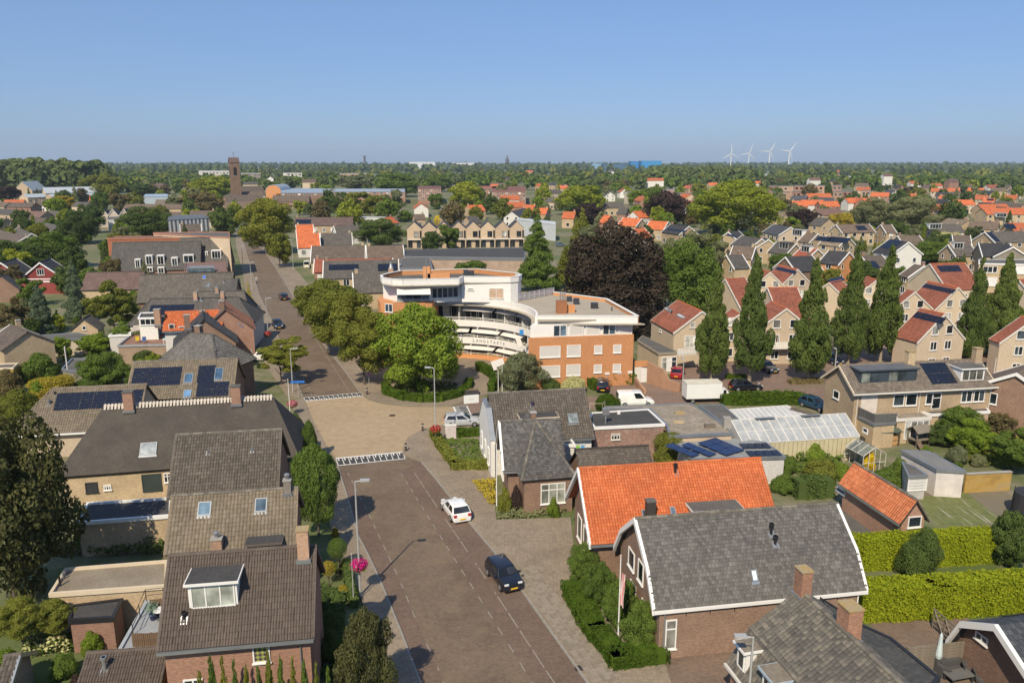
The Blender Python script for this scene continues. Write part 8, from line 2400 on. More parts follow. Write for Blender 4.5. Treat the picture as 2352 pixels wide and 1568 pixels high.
# ------------------------------------------------------------------ trees, hedges, planting
E_, N_, M_, F_ = 'label', 'near', 'mid', 'far'
TR = [  # base x, y, top row, width, kind, tint, lod, crown start, label
 (1634, 876, 615, 88, 'spire', 'oak', N_, .16, 'first columnar tree from the left, beside the red car'), (1721, 877, 582, 92, 'spire', 'oak', N_, .16, 'second columnar tree from the left, behind the white box truck'),
 (1853, 877, 583, 96, 'spire', 'oak', N_, .14, 'third columnar tree, right of the dark blue parked car'), (1947, 835, 558, 88, 'spire', 'oak', N_, .14, 'fourth columnar tree, forked at its foot, behind the dark dormer'),
 (2021, 832, 554, 98, 'spire', 'oak', N_, .14, 'fifth columnar tree, tallest, left of the porch house'), (2227, 824, 591, 76, 'spire', 'oak', N_, .08, 'sixth columnar tree, slim, left of the tan flats windows'), (2287, 816, 579, 92, 'spire', 'oak', N_, .14, 'last columnar tree at the right in front of the flats'),
 (837, 884, 705, 142, 'round', 'olive', N_, .27, 'olive green avenue tree nearest the crossing, with bare trunk beside the blue sign'), (788, 815, 662, 140, 'round', 'olive', N_, .2, 'olive avenue tree second from the crossing'),
 (757, 776, 636, 134, 'round', 'olive', N_, .2, 'olive avenue tree third from the crossing'), (733, 742, 652, 105, 'round', 'olive', M_, .2, 'small olive avenue tree furthest from the crossing'),
 (962, 896, 690, 176, 'round', 'bright', N_, .06, 'bright green maple inside the oval hedge'), (647, 884, 773, 124, 'loose', 'olive', N_, .3, 'thin open street tree left of the road near the white van'),
 (612, 584, 447, 118, 'round', 'olive', N_, .1, 'large olive street tree at the far bend of the road'), (643, 614, 528, 62, 'round', 'olive', M_, .15, 'smaller street tree in front of the large olive one'),
 (1415, 752, 508, 222, 'broad', 'copper', N_, .04, 'huge dark copper beech behind the white apartments'), (1572, 725, 545, 150, 'broad', 'green', N_, .05, 'green layered tree right of the copper beech'), (1622, 650, 522, 112, 'loose', 'grey', N_, .1, 'grey-green airy tree above the green layered tree'),
 (1440, 775, 690, 120, 'round', 'copper', M_, .05, 'lower dark skirt tree under the copper beech'), (1232, 668, 498, 104, 'cone', 'green', N_, .02, 'tall green conifer left of the copper beech'), (1300, 662, 560, 62, 'cone', 'olive', M_, .02, 'yellowish conifer between green conifer and copper beech'), (1337, 570, 477, 50, 'cone', 'olive', M_, .02, 'slim yellow-green conifer above the copper beech'),
 (1690, 540, 412, 185, 'broad', 'lime', N_, .1, 'giant yellow-green plane tree in front of the pink row'), (1530, 520, 438, 94, 'broad', 'purple', M_, .05, 'round purple beech left of the giant plane tree'), (1350, 520, 462, 70, 'round', 'purple', M_, .05, 'purple tree in front of the yellow-green crown'), (1330, 495, 420, 106, 'broad', 'lime', M_, .05, 'yellow-green tree behind the small purple tree'),
 (876, 570, 500, 100, 'broad', 'dark', N_, .05, 'round dark green tree left of the zigzag row'), (752, 502, 446, 58, 'round', 'dark', M_, .05, None), (850, 505, 436, 76, 'loose', 'olive', M_, .05, None), (900, 508, 430, 60, 'loose', 'grey', M_, .05, None), (1070, 484, 412, 78, 'round', 'lime', M_, .05, None), (1126, 492, 444, 38, 'round', 'dark', M_, .05, None), (1008, 520, 494, 24, 'ball', 'gold', F_, .05, 'small golden yellow tree above the zigzag row'), (932, 510, 480, 32, 'round', 'green', F_, .05, None),
 (816, 440, 399, 82, 'round', 'grey', M_, .05, None), (915, 452, 394, 88, 'broad', 'green', M_, .05, None), (1008, 440, 398, 60, 'round', 'green', M_, .05, None), (338, 545, 472, 114, 'broad', 'dark', N_, .05, 'big round dark tree left of the dark glazed roof'), (182, 560, 480, 80, 'broad', 'dark', N_, .05, 'dark tree left of the pointed dormer houses'), (116, 618, 530, 128, 'broad', 'green', N_, .05, 'broad green tree above the red barns'),
 (237, 484, 438, 48, 'round', 'green', M_, .05, None), (240, 455, 398, 92, 'broad', 'olive', M_, .05, None), (150, 486, 446, 44, 'round', 'yellow', M_, .05, None), (20, 465, 423, 52, 'round', 'purple', M_, .05, None), (466, 492, 440, 96, 'broad', 'brown', M_, .05, None), (490, 454, 403, 98, 'broad', 'lime', M_, .05, None), (520, 545, 470, 64, 'round', 'dark', M_, .05, None), (325, 452, 420, 62, 'round', 'dark', M_, .05, None), (378, 446, 425, 36, 'round', 'brown', F_, .05, None),
 (277, 630, 580, 70, 'round', 'green', M_, .05, None), (180, 738, 596, 62, 'cone', 'blue', N_, .02, 'blue-grey spruce, taller of two, in the left gardens'), (98, 768, 650, 64, 'cone', 'blue', N_, .02, 'blue-grey spruce, shorter of two, at the left'), (265, 768, 640, 118, 'loose', 'olive', N_, .12, 'open olive tree in front of the wide grey roof'), (45, 775, 690, 74, 'loose', 'brown', M_, .1, None), (20, 628, 545, 74, 'round', 'dark', M_, .05, None), (50, 518, 478, 36, 'round', 'dark', F_, .05, None),
 (245, 888, 798, 108, 'round', 'green', N_, .02, 'dense green tree left of the three-group solar roof'), (332, 832, 796, 72, 'mound', 'dark', M_, .0, None), (220, 812, 763, 78, 'round', 'bright', M_, .03, None), (145, 828, 770, 42, 'round', 'bright', M_, .1, None), (95, 872, 806, 88, 'mound', 'green', M_, 0, None), (125, 915, 862, 130, 'mound', 'yellow', N_, 0, None), (40, 980, 890, 120, 'mound', 'olive', N_, 0, None), (300, 800, 735, 90, 'round', 'green', M_, .03, None), (205, 905, 868, 90, 'mound', 'green', M_, 0, None), (20, 905, 845, 70, 'mound', 'brown', M_, 0, None),
 (40, 1395, 945, 290, 'broad', 'umber', N_, .08, 'very large dark brownish tree at the left edge'), (55, 1502, 1378, 104, 'broad', 'olive', N_, .42, 'left one of two trained trees over the flower bed'), (132, 1482, 1382, 88, 'broad', 'olive', N_, .42, 'right one of two trained trees over the flower bed'), (732, 1230, 1020, 116, 'egg', 'green', N_, .12, 'clipped oval green tree beside the tan tile house'), (708, 1060, 962, 54, 'mound', 'green', N_, 0, None), (683, 1000, 946, 44, 'mound', 'dark', M_, 0, None),
 (778, 1318, 1236, 46, 'ball', 'green', N_, .45, 'clipped green ball tree in the front garden'), (756, 1345, 1288, 34, 'ball', 'yellow', M_, .42, 'small yellow ball tree on a thin stem'), (792, 1364, 1340, 32, 'mound', 'yellow', M_, 0, None), (776, 1312, 1284, 28, 'mound', 'green', M_, 0, None), (771, 1236, 1208, 18, 'mound', 'yellow', M_, 0, None), (745, 1400, 1362, 34, 'mound', 'dark', M_, 0, None), (845, 1650, 1388, 118, 'round', 'umber', N_, .05, 'brown-leaved upright tree at the bottom of the picture'),
 (760, 1520, 1440, 60, 'mound', 'dark', M_, 0, None), (760, 1450, 1400, 44, 'mound', 'dark', M_, 0, None), (20, 1580, 1490, 80, 'mound', 'bright', M_, 0, None), (150, 1555, 1500, 60, 'mound', 'green', M_, 0, None), (215, 1500, 1445, 50, 'mound', 'bright', M_, 0, None), (245, 1470, 1425, 40, 'mound', 'olive', M_, 0, None), (180, 1590, 1545, 46, 'mound', 'purple', M_, 0, None),
 (1338, 1348, 1245, 66, 'round', 'green', N_, .06, None), (1375, 1392, 1285, 68, 'round', 'green', N_, .06, None), (1425, 1440, 1325, 74, 'round', 'green', N_, .06, None), (1470, 1488, 1378, 80, 'round', 'green', N_, .05, None), (1160, 1178, 1113, 34, 'mound', 'olive', M_, 0, None), (1187, 1172, 1112, 30, 'mound', 'purple', M_, 0, None), (1270, 1188, 1140, 30, 'mound', 'bright', M_, 0, None),
 (1540, 1068, 988, 96, 'mound', 'olive', N_, 0, None), (1440, 1036, 994, 76, 'mound', 'bright', M_, 0, None), (1200, 895, 806, 98, 'round', 'grey', N_, .02, 'grey-green bush tree in front of the orange brick wing'), (1265, 897, 866, 48, 'mound', 'dark', M_, 0, None), (1318, 900, 864, 64, 'mound', 'pale', M_, 0, 'white flowering hydrangea below the orange brick wing'), (1395, 948, 900, 70, 'mound', 'hedge', N_, 0, 'clipped rounded hedge dome beside the white van'),
 (2200, 1012, 928, 88, 'round', 'green', N_, .04, None), (2225, 1042, 958, 92, 'round', 'bright', N_, .03, None), (2157, 1024, 970, 50, 'round', 'dark', M_, .03, None), (2287, 1002, 940, 68, 'round', 'brown', M_, .03, None), (2330, 1088, 978, 114, 'loose', 'green', N_, .06, None), (2247, 1070, 1040, 38, 'mound', 'grey', M_, 0, None), (2060, 1108, 1050, 64, 'mound', 'green', M_, 0, None), (2195, 1066, 1022, 54, 'mound', 'grey', M_, 0, None), (1993, 1079, 1035, 32, 'mound', 'gold', M_, 0, 'golden yellow shrub beside the clear greenhouse'),
 (1865, 1062, 1016, 58, 'mound', 'bright', M_, 0, None), (1808, 1088, 1040, 44, 'mound', 'green', M_, 0, None), (1885, 1102, 1048, 84, 'mound', 'olive', M_, 0, None), (1800, 1130, 1088, 64, 'mound', 'green', M_, 0, None), (2035, 1112, 1072, 76, 'mound', 'green', M_, 0, None), (1930, 1098, 1060, 50, 'mound', 'bright', M_, 0, None), (2110, 1322, 1210, 104, 'mound', 'dark', N_, 0, 'dark bush standing before the tall lime-green hedge'), (2322, 1302, 1162, 96, 'round', 'dark', N_, .03, 'dark tree at the right edge between the tall hedges'), (2315, 922, 848, 50, 'loose', 'yellow', M_, .05, None),
 (2000, 525, 452, 84, 'broad', 'grey', N_, .05, None), (2095, 530, 448, 110, 'broad', 'grey', N_, .05, None), (1930, 532, 484, 52, 'round', 'yellow', M_, .05, None), (1838, 526, 480, 84, 'broad', 'purple', M_, .05, None), (1795, 484, 456, 46, 'round', 'brown', F_, .05, None), (1950, 478, 446, 52, 'round', 'dark', F_, .05, None), (2137, 604, 553, 108, 'broad', 'green', N_, .05, None), (2172, 567, 530, 58, 'round', 'pale', M_, .05, None), (1902, 458, 420, 22, 'cone', 'dark', F_, .02, None), (2065, 454, 428, 14, 'cone', 'dark', F_, .02, None),
 (1905, 668, 612, 44, 'round', 'olive', M_, .05, None), (2052, 548, 500, 38, 'round', 'dark', M_, .05, None), (2120, 547, 505, 28, 'cone', 'green', F_, .05, None), (2093, 446, 428, 40, 'round', 'purple', F_, .05, None), (2005, 436, 422, 50, 'round', 'purple', F_, .05, None), (2202, 480, 460, 36, 'round', 'green', F_, .05, None), (1085, 648, 592, 74, 'round', 'green', M_, .03, None), (1050, 655, 622, 40, 'mound', 'green', M_, 0, None), (762, 652, 608, 44, 'cone', 'green', M_, .02, 'dark cypress-like shrub beside the dark grey panel-strip roof'), (1598, 515, 455, 46, 'round', 'dark', M_, .05, None), (1462, 472, 432, 42, 'round', 'bright', M_, .05, None), (1500, 470, 425, 50, 'round', 'green', M_, .05, None)]
for i in range(12): TR.append((478 + 26 * i, 1745 - 6 * (i % 3), 1532 - (i * 37) % 45, 40, 'cone', ('olive', 'green')[i % 2], M_, 0, None))
for bx, by, yt, wd, kd, ti, lod, cb, lab in TR:
 nm = {'spire': 'columnar_tree', 'cone': 'conifer_tree', 'mound': 'shrub'}.get(kd, 'tree')
 tree_px((bx, by), yt, wd * (1.0 if kd != 'spire' else 1.26), kind=kd, tint=ti, lod=lod, base=cb, label=lab, name=nm, squash=1.0 if kd != 'spire' else random.uniform(.78, 1.12), trunk=kd != 'mound', pale=kd == 'spire')
hedge('hedge', 'clipped green hedge along the pavement, far part beside the flagpole garden', [at(('B3', 605, 925)), at(('B3', 760, 1215))], 1.5, .95, size=.075, dens=230)
hedge('hedge', 'clipped green hedge bending round the corner of the gambrel house', [at(('B3', 790, 1240)), at(('B3', 935, 1425)), at(('B3', 1205, 1400))], 1.35, .95, size=.075, dens=230)
hedge('hedge', 'tall lime-green hedge, back one of two, behind the dark bush', [at(('B4', 700, 720)), at(('B4', 1230, 690)), at(('B4', 1740, 655))], 1.3, 2.6, 'privet', .09, 130)
hedge('hedge', 'tall lime-green hedge, front one of two, with a hole in it', [at(('B4', 690, 1080)), at(('B4', 1330, 1050)), at(('B4', 2050, 1000))], 1.7, 2.5, 'privet', .09, 130)
hedge('hedge', 'oval clipped hedge ring under the bright maple', [at(('Z6', *p)) for p in ((1990, 690), (1960, 770), (1860, 805), (1720, 838), (1560, 842), (1400, 825), (1265, 780), (1245, 725))], 1.1, .95, 'hedge', .12, 60)
hedge('hedge', 'curved hedge strip beside the forecourt flagpoles', [at(('Z6', *p)) for p in ((2080, 560), (2190, 620), (2225, 690), (2190, 750))], 1.0, 1.3, 'hedge', .12, 60)
hedge('hedge', 'yellowing low hedge around the corner garden', [at(('Z6', *p)) for p in ((1675, 1150), (1740, 1260), (1870, 1440), (2150, 1440))], .9, .9, 'olive', .11, 80)
hedge('hedge', 'short hedge in front of the silver car', [at(('Z6', 1880, 1160)), at(('Z6', 2050, 1150))], .8, 1.0, 'hedge', .12, 60)
hedge('hedge', 'hedge under the right windows of the orange brick wing', [at(('LB', 1790, 1500)), at(('LB', 2100, 1490))], 1.0, 1.5, 'hedge', .13, 50); hedge('hedge', 'hedge left of the black parked car', [at(('LB', 1440, 1490)), at(('LB', 1580, 1570))], 1.0, 1.3, 'hedge', .13, 50)
hedge('hedge', 'broad hedge between the box truck and the white corrugated roof', [at(('LH', 700, 95)), at(('LH', 1340, 90))], 2.2, 1.3, 'hedge', .14, 45); hedge('hedge', 'dark cube hedge beside the small orange shed', [at(('LH', 1400, 985)), at(('LH', 1600, 975))], 1.6, 1.8, 'dark', .12, 70)
hedge('hedge', 'low hedge at the feet of the first columnar trees', [at(('LD', 1030, 1445)), at(('LD', 1215, 1440))], .6, .6, 'hedge', .14, 40); hedge('hedge', 'brownish low hedge at the foot of the third columnar tree', [at(('LD', 1790, 1500)), at(('LD', 2080, 1490))], 1.2, .6, 'brown', .14, 40)
hedge('hedge', 'yellow-green hedge below the thatched eave', [at(('B1', 640, 205)), at(('B1', 850, 195))], .9, 1.1, 'yellow', .1, 80); hedge('hedge', 'dark hedge along the front garden of the brown house', [at(('B2', 800, 1000)), at(('B2', 745, 720))], .6, .8, 'dark', .1, 70)
for lab, P_, n, h_, s_, ti in (('low green planting in the corner garden', [('Z6', 1720, 1180), ('Z6', 2060, 1180), ('Z6', 2130, 1400), ('Z6', 1880, 1400)], 1500, .5, .13, 'green'), ('dry golden grasses beside the slate house', [('LG', 90, 1040), ('LG', 340, 1030), ('LG', 345, 1290), ('LG', 270, 1290)], 900, .6, .1, 'yellow'), ('mixed planting in front of the triple window', [('LG', 330, 1330), ('LG', 1060, 1290), ('LG', 1090, 1360), ('LG', 700, 1430), ('LG', 350, 1440)], 1600, .6, .1, 'grey'),
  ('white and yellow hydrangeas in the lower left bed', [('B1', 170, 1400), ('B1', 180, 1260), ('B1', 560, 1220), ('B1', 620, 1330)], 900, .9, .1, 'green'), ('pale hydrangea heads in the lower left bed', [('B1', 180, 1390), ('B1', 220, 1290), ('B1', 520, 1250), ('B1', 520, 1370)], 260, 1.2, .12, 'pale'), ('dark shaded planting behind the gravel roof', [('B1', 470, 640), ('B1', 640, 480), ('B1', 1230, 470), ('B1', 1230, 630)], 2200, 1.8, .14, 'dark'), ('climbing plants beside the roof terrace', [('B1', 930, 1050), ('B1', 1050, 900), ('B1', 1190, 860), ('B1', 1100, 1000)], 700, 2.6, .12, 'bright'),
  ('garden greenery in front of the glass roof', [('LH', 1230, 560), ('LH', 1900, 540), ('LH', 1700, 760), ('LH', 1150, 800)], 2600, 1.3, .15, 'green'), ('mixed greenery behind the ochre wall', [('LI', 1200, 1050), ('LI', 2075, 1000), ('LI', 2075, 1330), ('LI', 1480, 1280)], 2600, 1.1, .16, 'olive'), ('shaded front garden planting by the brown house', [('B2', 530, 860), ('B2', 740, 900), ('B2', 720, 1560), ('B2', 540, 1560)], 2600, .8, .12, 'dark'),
  ('lavender-coloured flowers under the trained trees', [('B1', 165, 1280), ('B1', 165, 1210), ('B1', 250, 1210), ('B1', 250, 1280)], 200, 1.0, .09, 'blue'), ('planting under the bright maple', [('Z6', 1290, 740), ('Z6', 1400, 640), ('Z6', 1900, 680), ('Z6', 1850, 780), ('Z6', 1500, 820)], 1500, .5, .15, 'hedge'), ('roadside flowers left of the far street', [('Z2', 10, 1220), ('Z2', 60, 1400), ('Z2', 110, 1560), ('Z2', 20, 1560)], 500, .9, .2, 'yellow')):
 leaf_patch('planting', lab, 'flower bed' if 'hydr' in lab or 'flower' in lab else 'plants', P_, n, h_, s_, ti, kind='stuff' if n == 260 else None)
# filler trees of the town, and the woods behind
rnd = random.Random(9)
FILL = []
HS = [(o.location.x, o.location.y) for o in COL.objects if o.type == 'EMPTY' and o.parent is None and o.get('category') not in ('tree', 'shrub')]
def fill(n, d0, d1, u0, u1, lods, hh, reject=5.0):
 k = 0
 while k < n:
  d = d0 + (d1 - d0) * rnd.random() ** .8
  x = rnd.uniform(u0, u1) * d
  if any((x - a) ** 2 + (d - b) ** 2 < reject ** 2 for a, b in HS): k += .3; continue
  p = proj((x, d, 0))
  if p[1] > 540 and 500 < p[0] < 900: k += .3; continue
  kd = rnd.choice(('round', 'round', 'broad', 'broad', 'loose', 'cone')); ti = rnd.choice(('green', 'dark', 'olive', 'green', 'dark', 'wood', 'bright', 'brown', 'grey', 'lime'))
  h = rnd.uniform(*hh)
  t = tree_at((x, d), h, h * (rnd.uniform(.34, .52) if kd != 'cone' else .22), kd, ti, lods, .08, 'conifer_tree' if kd == 'cone' else 'tree', group='trees among the town houses')
  FILL.append(t); k += 1
fill(75, 160, 330, -.66, -.25, 'mid', (4, 9), 6); fill(90, 185, 330, .3, .66, 'mid', (3, 7), 6); fill(70, 62, 165, -.66, -.4, 'mid', (1.2, 4), 6); fill(26, 62, 100, .46, .66, 'mid', (1, 2.6), 5); fill(30, 230, 400, -.2, .3, 'mid', (5, 10), 8)
fill(130, 330, 620, -.66, .66, 'far', (7, 14), 9); fill(150, 600, 1150, -.66, .66, 'tiny', (7, 13), 10)
def wood(label_name, trees, n=90, s=.4, tint='wood', seed=1):
 rng = np.random.default_rng(seed)
 base = []
 for v in range(4):
  c, nn = lobe_points(crown_lobes(('round', 'broad', 'round', 'egg')[v], rng), n, rng, .05, up=.5)
  base.append((c, nn + rng.normal(0, .4, nn.shape)))
 C_, N2, S_ = [], [], []
 for i, (x, y, h, r) in enumerate(trees):
  c, nn = base[i % 4]
  C_.append(c * np.array((r, r, h * .5)) + np.array((x, y, 0))); N2.append(nn); S_.append(np.full(len(c), s * r))
 return tag(link_mesh(label_name, leaf_mesh(label_name, np.concatenate(C_), np.concatenate(N2), np.concatenate(S_), LEAF[tint], .8, rng)), kind='stuff')
def strip(n, d0, d1, u0, u1, h0, h1): return [((lambda d: (rnd.uniform(u0, u1) * d, d, rnd.uniform(h0, h1), rnd.uniform(.4, .6) * h1))(rnd.uniform(d0, d1))) for _ in range(n)]
wood('woodland', strip(210, 850, 1400, -.68, .68, 8, 15), 100, .34, 'wood', 2)
wood('woodland', strip(200, 850, 1400, -.68, .68, 9, 16), 100, .34, 'green', 3)
wood('woodland', strip(300, 1350, 2300, -.68, .68, 11, 18), 60, .42, 'wood', 4); wood('woodland', strip(200, 1000, 2300, -.68, .68, 9, 16), 70, .42, 'olive', 14)
wood('woodland', strip(330, 760, 1050, -.685, -.52, 24, 33), 330, .17, 'wood', 5)
wood('woodland', strip(260, 1000, 1700, .17, .3, 14, 22), 70, .38, 'wood', 6)
wood('woodland', strip(800, 2200, 4200, -.68, .68, 15, 24), 36, .55, 'wood', 7)
wood('woodland', strip(900, 4200, 9000, -.68, .68, 15, 28), 16, .8, 'dark', 8)
# ------------------------------------------------------------------ vehicles
for lab, p, hd, col, kw in (
  ('white hatchback driving away on the right bike lane side', (1046, 1181), 112, (.8, .8, .79), dict(L=4.06)), ('black small three-door car coming towards the viewer', (1157, 1334), -66, (.008, .01, .018), dict(L=3.75, W=1.7, H=1.42, kind='mini')),
  ('dark blue hatchback coming down the far road', (638, 752), -66, (.01, .013, .03), {}), ('dark estate driving away far up the road', (651, 687), 113, (.012, .02, .035), dict(kind='estate', L=4.5)), ('white delivery van parked left of the road near the thin tree', (606, 827), 186, (.78, .78, .77), dict(kind='van', L=4.6, H=1.85)),
  ('silver estate parked beside the white house', (1062, 976), 6, (.42, .44, .46), dict(kind='estate', L=4.4)), ('black car parked below the orange brick wing', (1385, 893), 82, (.006, .006, .008), dict(kind='estate', L=4.4, H=1.6)), ('white van half hidden behind the pebble roof', (1458, 930), 4, (.8, .8, .78), dict(kind='van', L=4.7, H=1.9)),
  ('red hatchback parked before the arched garage doors', (1556, 863), 72, (.3, .012, .018), {}), ('black car parked right of the white box truck', (1712, 895), 6, (.008, .01, .014), dict(L=4.4)), ('dark blue car facing the street between two columnar trunks', (1760, 851), -72, (.02, .035, .065), {}), ('dark blue car in shade behind the fourth columnar tree', (1908, 833), -72, (.01, .016, .035), {}),
  ('teal-blue car parked by the wall of the tan houses', (1872, 938), -60, (.015, .05, .09), {}), ('blue car at the far end of the tan houses', (2282, 936), -70, (.03, .05, .14), {}), ('black car parked beside the pink brick gable', (583, 779), 112, (.01, .01, .014), {}), ('dark car at the foot of the last columnar tree', (2270, 820), -70, (.01, .012, .016), {}),
  ('white van with green stripe by the white gable shop', (706, 614), 100, (.72, .75, .6), dict(kind='van', L=5, H=2.1)), ('blue-grey car behind the green conifer', (1288, 566), 20, (.12, .16, .22), {}), ('white car far up the main road', (556, 540), 112, (.7, .7, .7), {}), ('grey car parked far up the main road', (548, 534), 112, (.2, .2, .22), {})):
 car(lab, at(p), math.radians(hd), col, **kw)
w = at((1624, 921)); tk = empty('truck', (w.x, w.y, 0), math.radians(5), 'white box truck parked on the side street', 'truck', 'cars in the streets'); tk.scale = (.9, .9, .88)
MB().box(-3.4, -1.1, .75, 1.7, 1.1, 3.0).build('cargo_box', plain((.76, .76, .74), .5, .04), tk); MB().box(-3.45, -1.13, 3.002, 1.75, 1.13, 3.06).build('roof', plain((.62, .58, .46), .6), tk)
cbn = MB(); pr = [(1.75, .5), (3.5, .5), (3.5, 1.1), (2.95, 1.35), (2.3, 2.15), (1.75, 2.2)]
k = len(cbn.v); cbn.v += [(x, -1, z) for x, z in pr] + [(x, 1, z) for x, z in pr]; cbn.f += [tuple(range(6)), tuple(reversed(range(6, 12)))] + [(i, 6 + i, 6 + (i + 1) % 6, (i + 1) % 6) for i in range(6)]
cbn.build('cab', carpaint((.78, .78, .77)), tk); MB().slab([(2.98, -.85, 1.38), (2.98, .85, 1.38), (2.36, .8, 2.12), (2.36, -.8, 2.12)], .03).build('windscreen', GLASS, tk)
for y in (-1.005, .985): MB().box(1.95, y, 1.4, 2.4, y + .02, 1.95).build('side_window', GLASS, tk)
for x in (-2.4, 2.7):
 for y in (-.95, .7): wl = MB().tube((x, y, .36), (x, y + .25, .36), .36, None, 14).build('wheel', RUBBER, tk); MB().tube((x, y - .012, .36), (x, y + .262, .36), .22, None, 10).build('rim', STEEL, wl)
MB().box(-3.35, -.5, .5, 1.7, .5, .745).build('chassis', DARK, tk)
# ------------------------------------------------------------------ lamps, poles, signs, people
for p, yt, lab, hd in (((828, 1369), 1105, 'tall lamp with pink basket beside the left pavement', 5), ((673, 902), 801, 'lamp at the left corner of the crossing', 5), ((1001, 1019), 845, 'lamp with red basket at the right corner of the crossing', 175), ((615.6, 761), 685, 'lamp left of the road beside the dark blue hatchback', 5), ((578.7, 665), 603, 'lamp left of the far road near the cyclist', 5),
     ((674, 621), 551, 'lamp right of the far road before the small olive tree', 175), ((558.5, 616), 564, 'furthest lamp on the left side of the road', 5), ((1567, 901), 827, 'thin lamp on the side street before the red car', 90), ((1918, 843), 803, 'short lamp behind the dark dormer', 90), ((1712, 1700), 1462, 'lamp in front of the mossy house at the lower right', 180)):
 street_lamp(p, yt, lab, math.radians(hd))
PK = petals((.42, .01, .14), (.62, .03, .28)); RD = petals((.35, .015, .02), (.55, .04, .05)); LP = petals((.5, .15, .25), (.65, .3, .35)); YL = petals((.6, .2, .35), (.7, .35, .1))
for p, yb, lab, a_, b_ in (((828, 1369), 1296, 'magenta flower basket on the tall left lamp', PK, LP), ((1001, 1019), 985, 'red flower basket on the right corner lamp', RD, YL), ((673, 902), 927, 'pale pink flower basket at the left corner of the crossing', LP, RD), ((615.6, 761), 767, 'red flower basket on the lamp beside the dark blue hatchback', RD, LP), ((578.7, 665), 694, 'small red flower basket on the lamp near the cyclist', RD, LP)):
 w = at(p if yb < p[1] else (p[0], yb + 25)); flower_basket(w, height_at(w, yb), lab, a_, b_, .62)
def pole(lab, p, yt, r=.05, name='flagpole', mat=None):
 w = at(p); h = height_at(w, yt)
 o = empty(name, (w.x, w.y, 0), 0, lab, 'flagpole')
 MB().tube((0, 0, 0), (0, 0, h), r, r * .6, 8).build('pole', mat or WHITE, o); MB().lathe([(.02, 0), (r * 1.2, .04), (.02, .1)], 8, (0, 0, h)).build('finial', plain((.6, .45, .35)), o)
 return o, h, w
o, h, w = pole('white flagpole in front of the gambrel house', ('B3', 935, 1310), 1276)
fl = empty('flag', (w.x, w.y, h - 1.0), math.radians(-40), 'drooping red and white striped flag on the white pole', 'flag')
fm = MB(); n = 9
for i in range(n):
 for c in range(3):
  x0, x1 = .06 + .09 * c, .06 + .09 * (c + 1)
  sag = lambda x, k: (x, .06 * math.sin(x * 22 + k * .5), -2.3 * k / n - x * .5)
  fm.face(sag(x0, i), sag(x1, i), sag(x1, i + 1), sag(x0, i + 1))
fm.build('cloth', stripes((.5, .12, .12), (.7, .62, .58), .14, 0, 0), fl)
pole('slim pole with pale tip in the front garden beside the pink basket', (813, 1393), 1273, .045, mat=LAMP_GREY); pole('white flagpole at the left corner of the crossing', ('Z6', 398, 990), 871); pole('left one of two forecourt flagpoles', ('LC', 1070, 1540), 852, .06); pole('right one of two forecourt flagpoles', ('LC', 1145, 1530), 840, .06); pole('flagpole behind the tan semi-detached pair', ('LI', 1725, 330), 823); pole('flagpole beside the slate house', ('LG', 350, 1290), 1020, .06)
def disc_sign(lab, p, yt):
 w = at(p); h = height_at(w, yt); o = empty('traffic_sign', (w.x, w.y, 0), 0, lab, 'sign')
 MB().tube((0, 0, 0), (0, 0, h), .035, None, 6).build('post', LAMP_GREY, o)
 z = h - .35
 MB().tube((0, -.05, z), (0, -.08, z), .36, None, 20).build('rim', plain((.6, .03, .04), .5), o); MB().tube((0, -.075, z), (0, -.09, z), .29, None, 20).build('face', plain((.02, .1, .55), .5), o)
 for a_ in (45,): MB().box(-.3, -.1, -.04, .3, -.092, .04, Matrix.Translation((0, 0, z)) @ Matrix.Rotation(math.radians(a_), 4, 'Y')).build('bar', plain((.6, .03, .04), .5), o)
disc_sign('round blue no-parking sign with red rim under the avenue tree', (848, 884), 849)
w = at(('Z6', 470, 800)); o = empty('street_sign', (w.x, w.y, 0), .1, 'blue street name plate at the left corner', 'sign')
MB().tube((0, 0, 0), (0, 0, 2.3), .035, None, 6).build('post', LAMP_GREY, o); MB().box(-.9, -.06, 1.95, .9, -.04, 2.25).build('plate', plain((.03, .16, .55), .5), o)
for p in (('Z6', 1575, 1105), ('Z6', 1425, 1285), ('Z6', 1080, 782)):
 w = at(p); o = empty('bollard', (w.x, w.y, .1), 0, {1575: 'bollard at the right corner nearest the silver car', 1425: 'bollard at the south corner by the toothed ramp', 1080: 'bollard under the no-parking sign'}[p[1]], 'bollard', 'bollards round the crossing')
 MB().lathe([(.11, 0), (.11, .75), (.13, .76), (.12, .86), (.04, .92)], 10).build('post', plain((.06, .045, .035)), o); MB().lathe([(.115, .6), (.115, .68)], 10).build('band', WHITE, o)
w = at(('Z6', 1826, 1168)); o = empty('utility_cabinet', (w.x, w.y, 0), .1, 'pale pink-white utility cabinet beside the silver car', 'cabinet')
MB().box(-.6, -.3, .05, .6, .3, 1.55).build('cabinet', mottled((.55, .48, .47), (.62, .6, .58), (.5, .3, .3), 2.0, 4.0), o); MB().box(-.64, -.34, 1.552, .64, .34, 1.62).build('lid', OFFWHITE, o); MB().box(-.55, -.312, .1, -.02, -.302, 1.5).build('door', plain((.58, .52, .5)), o)
w = at(('Z6', 2010, 780)); o = empty('planter', (w.x, w.y, 0), .1, 'dark square planter at the hedge ring', 'planter')
MB().box(-.9, -.5, 0, .9, .5, .75).build('box', plain((.04, .04, .042)), o); MB().box(-.8, -.4, .752, .8, .4, .8).build('soil', plain((.2, .14, .09)), o)
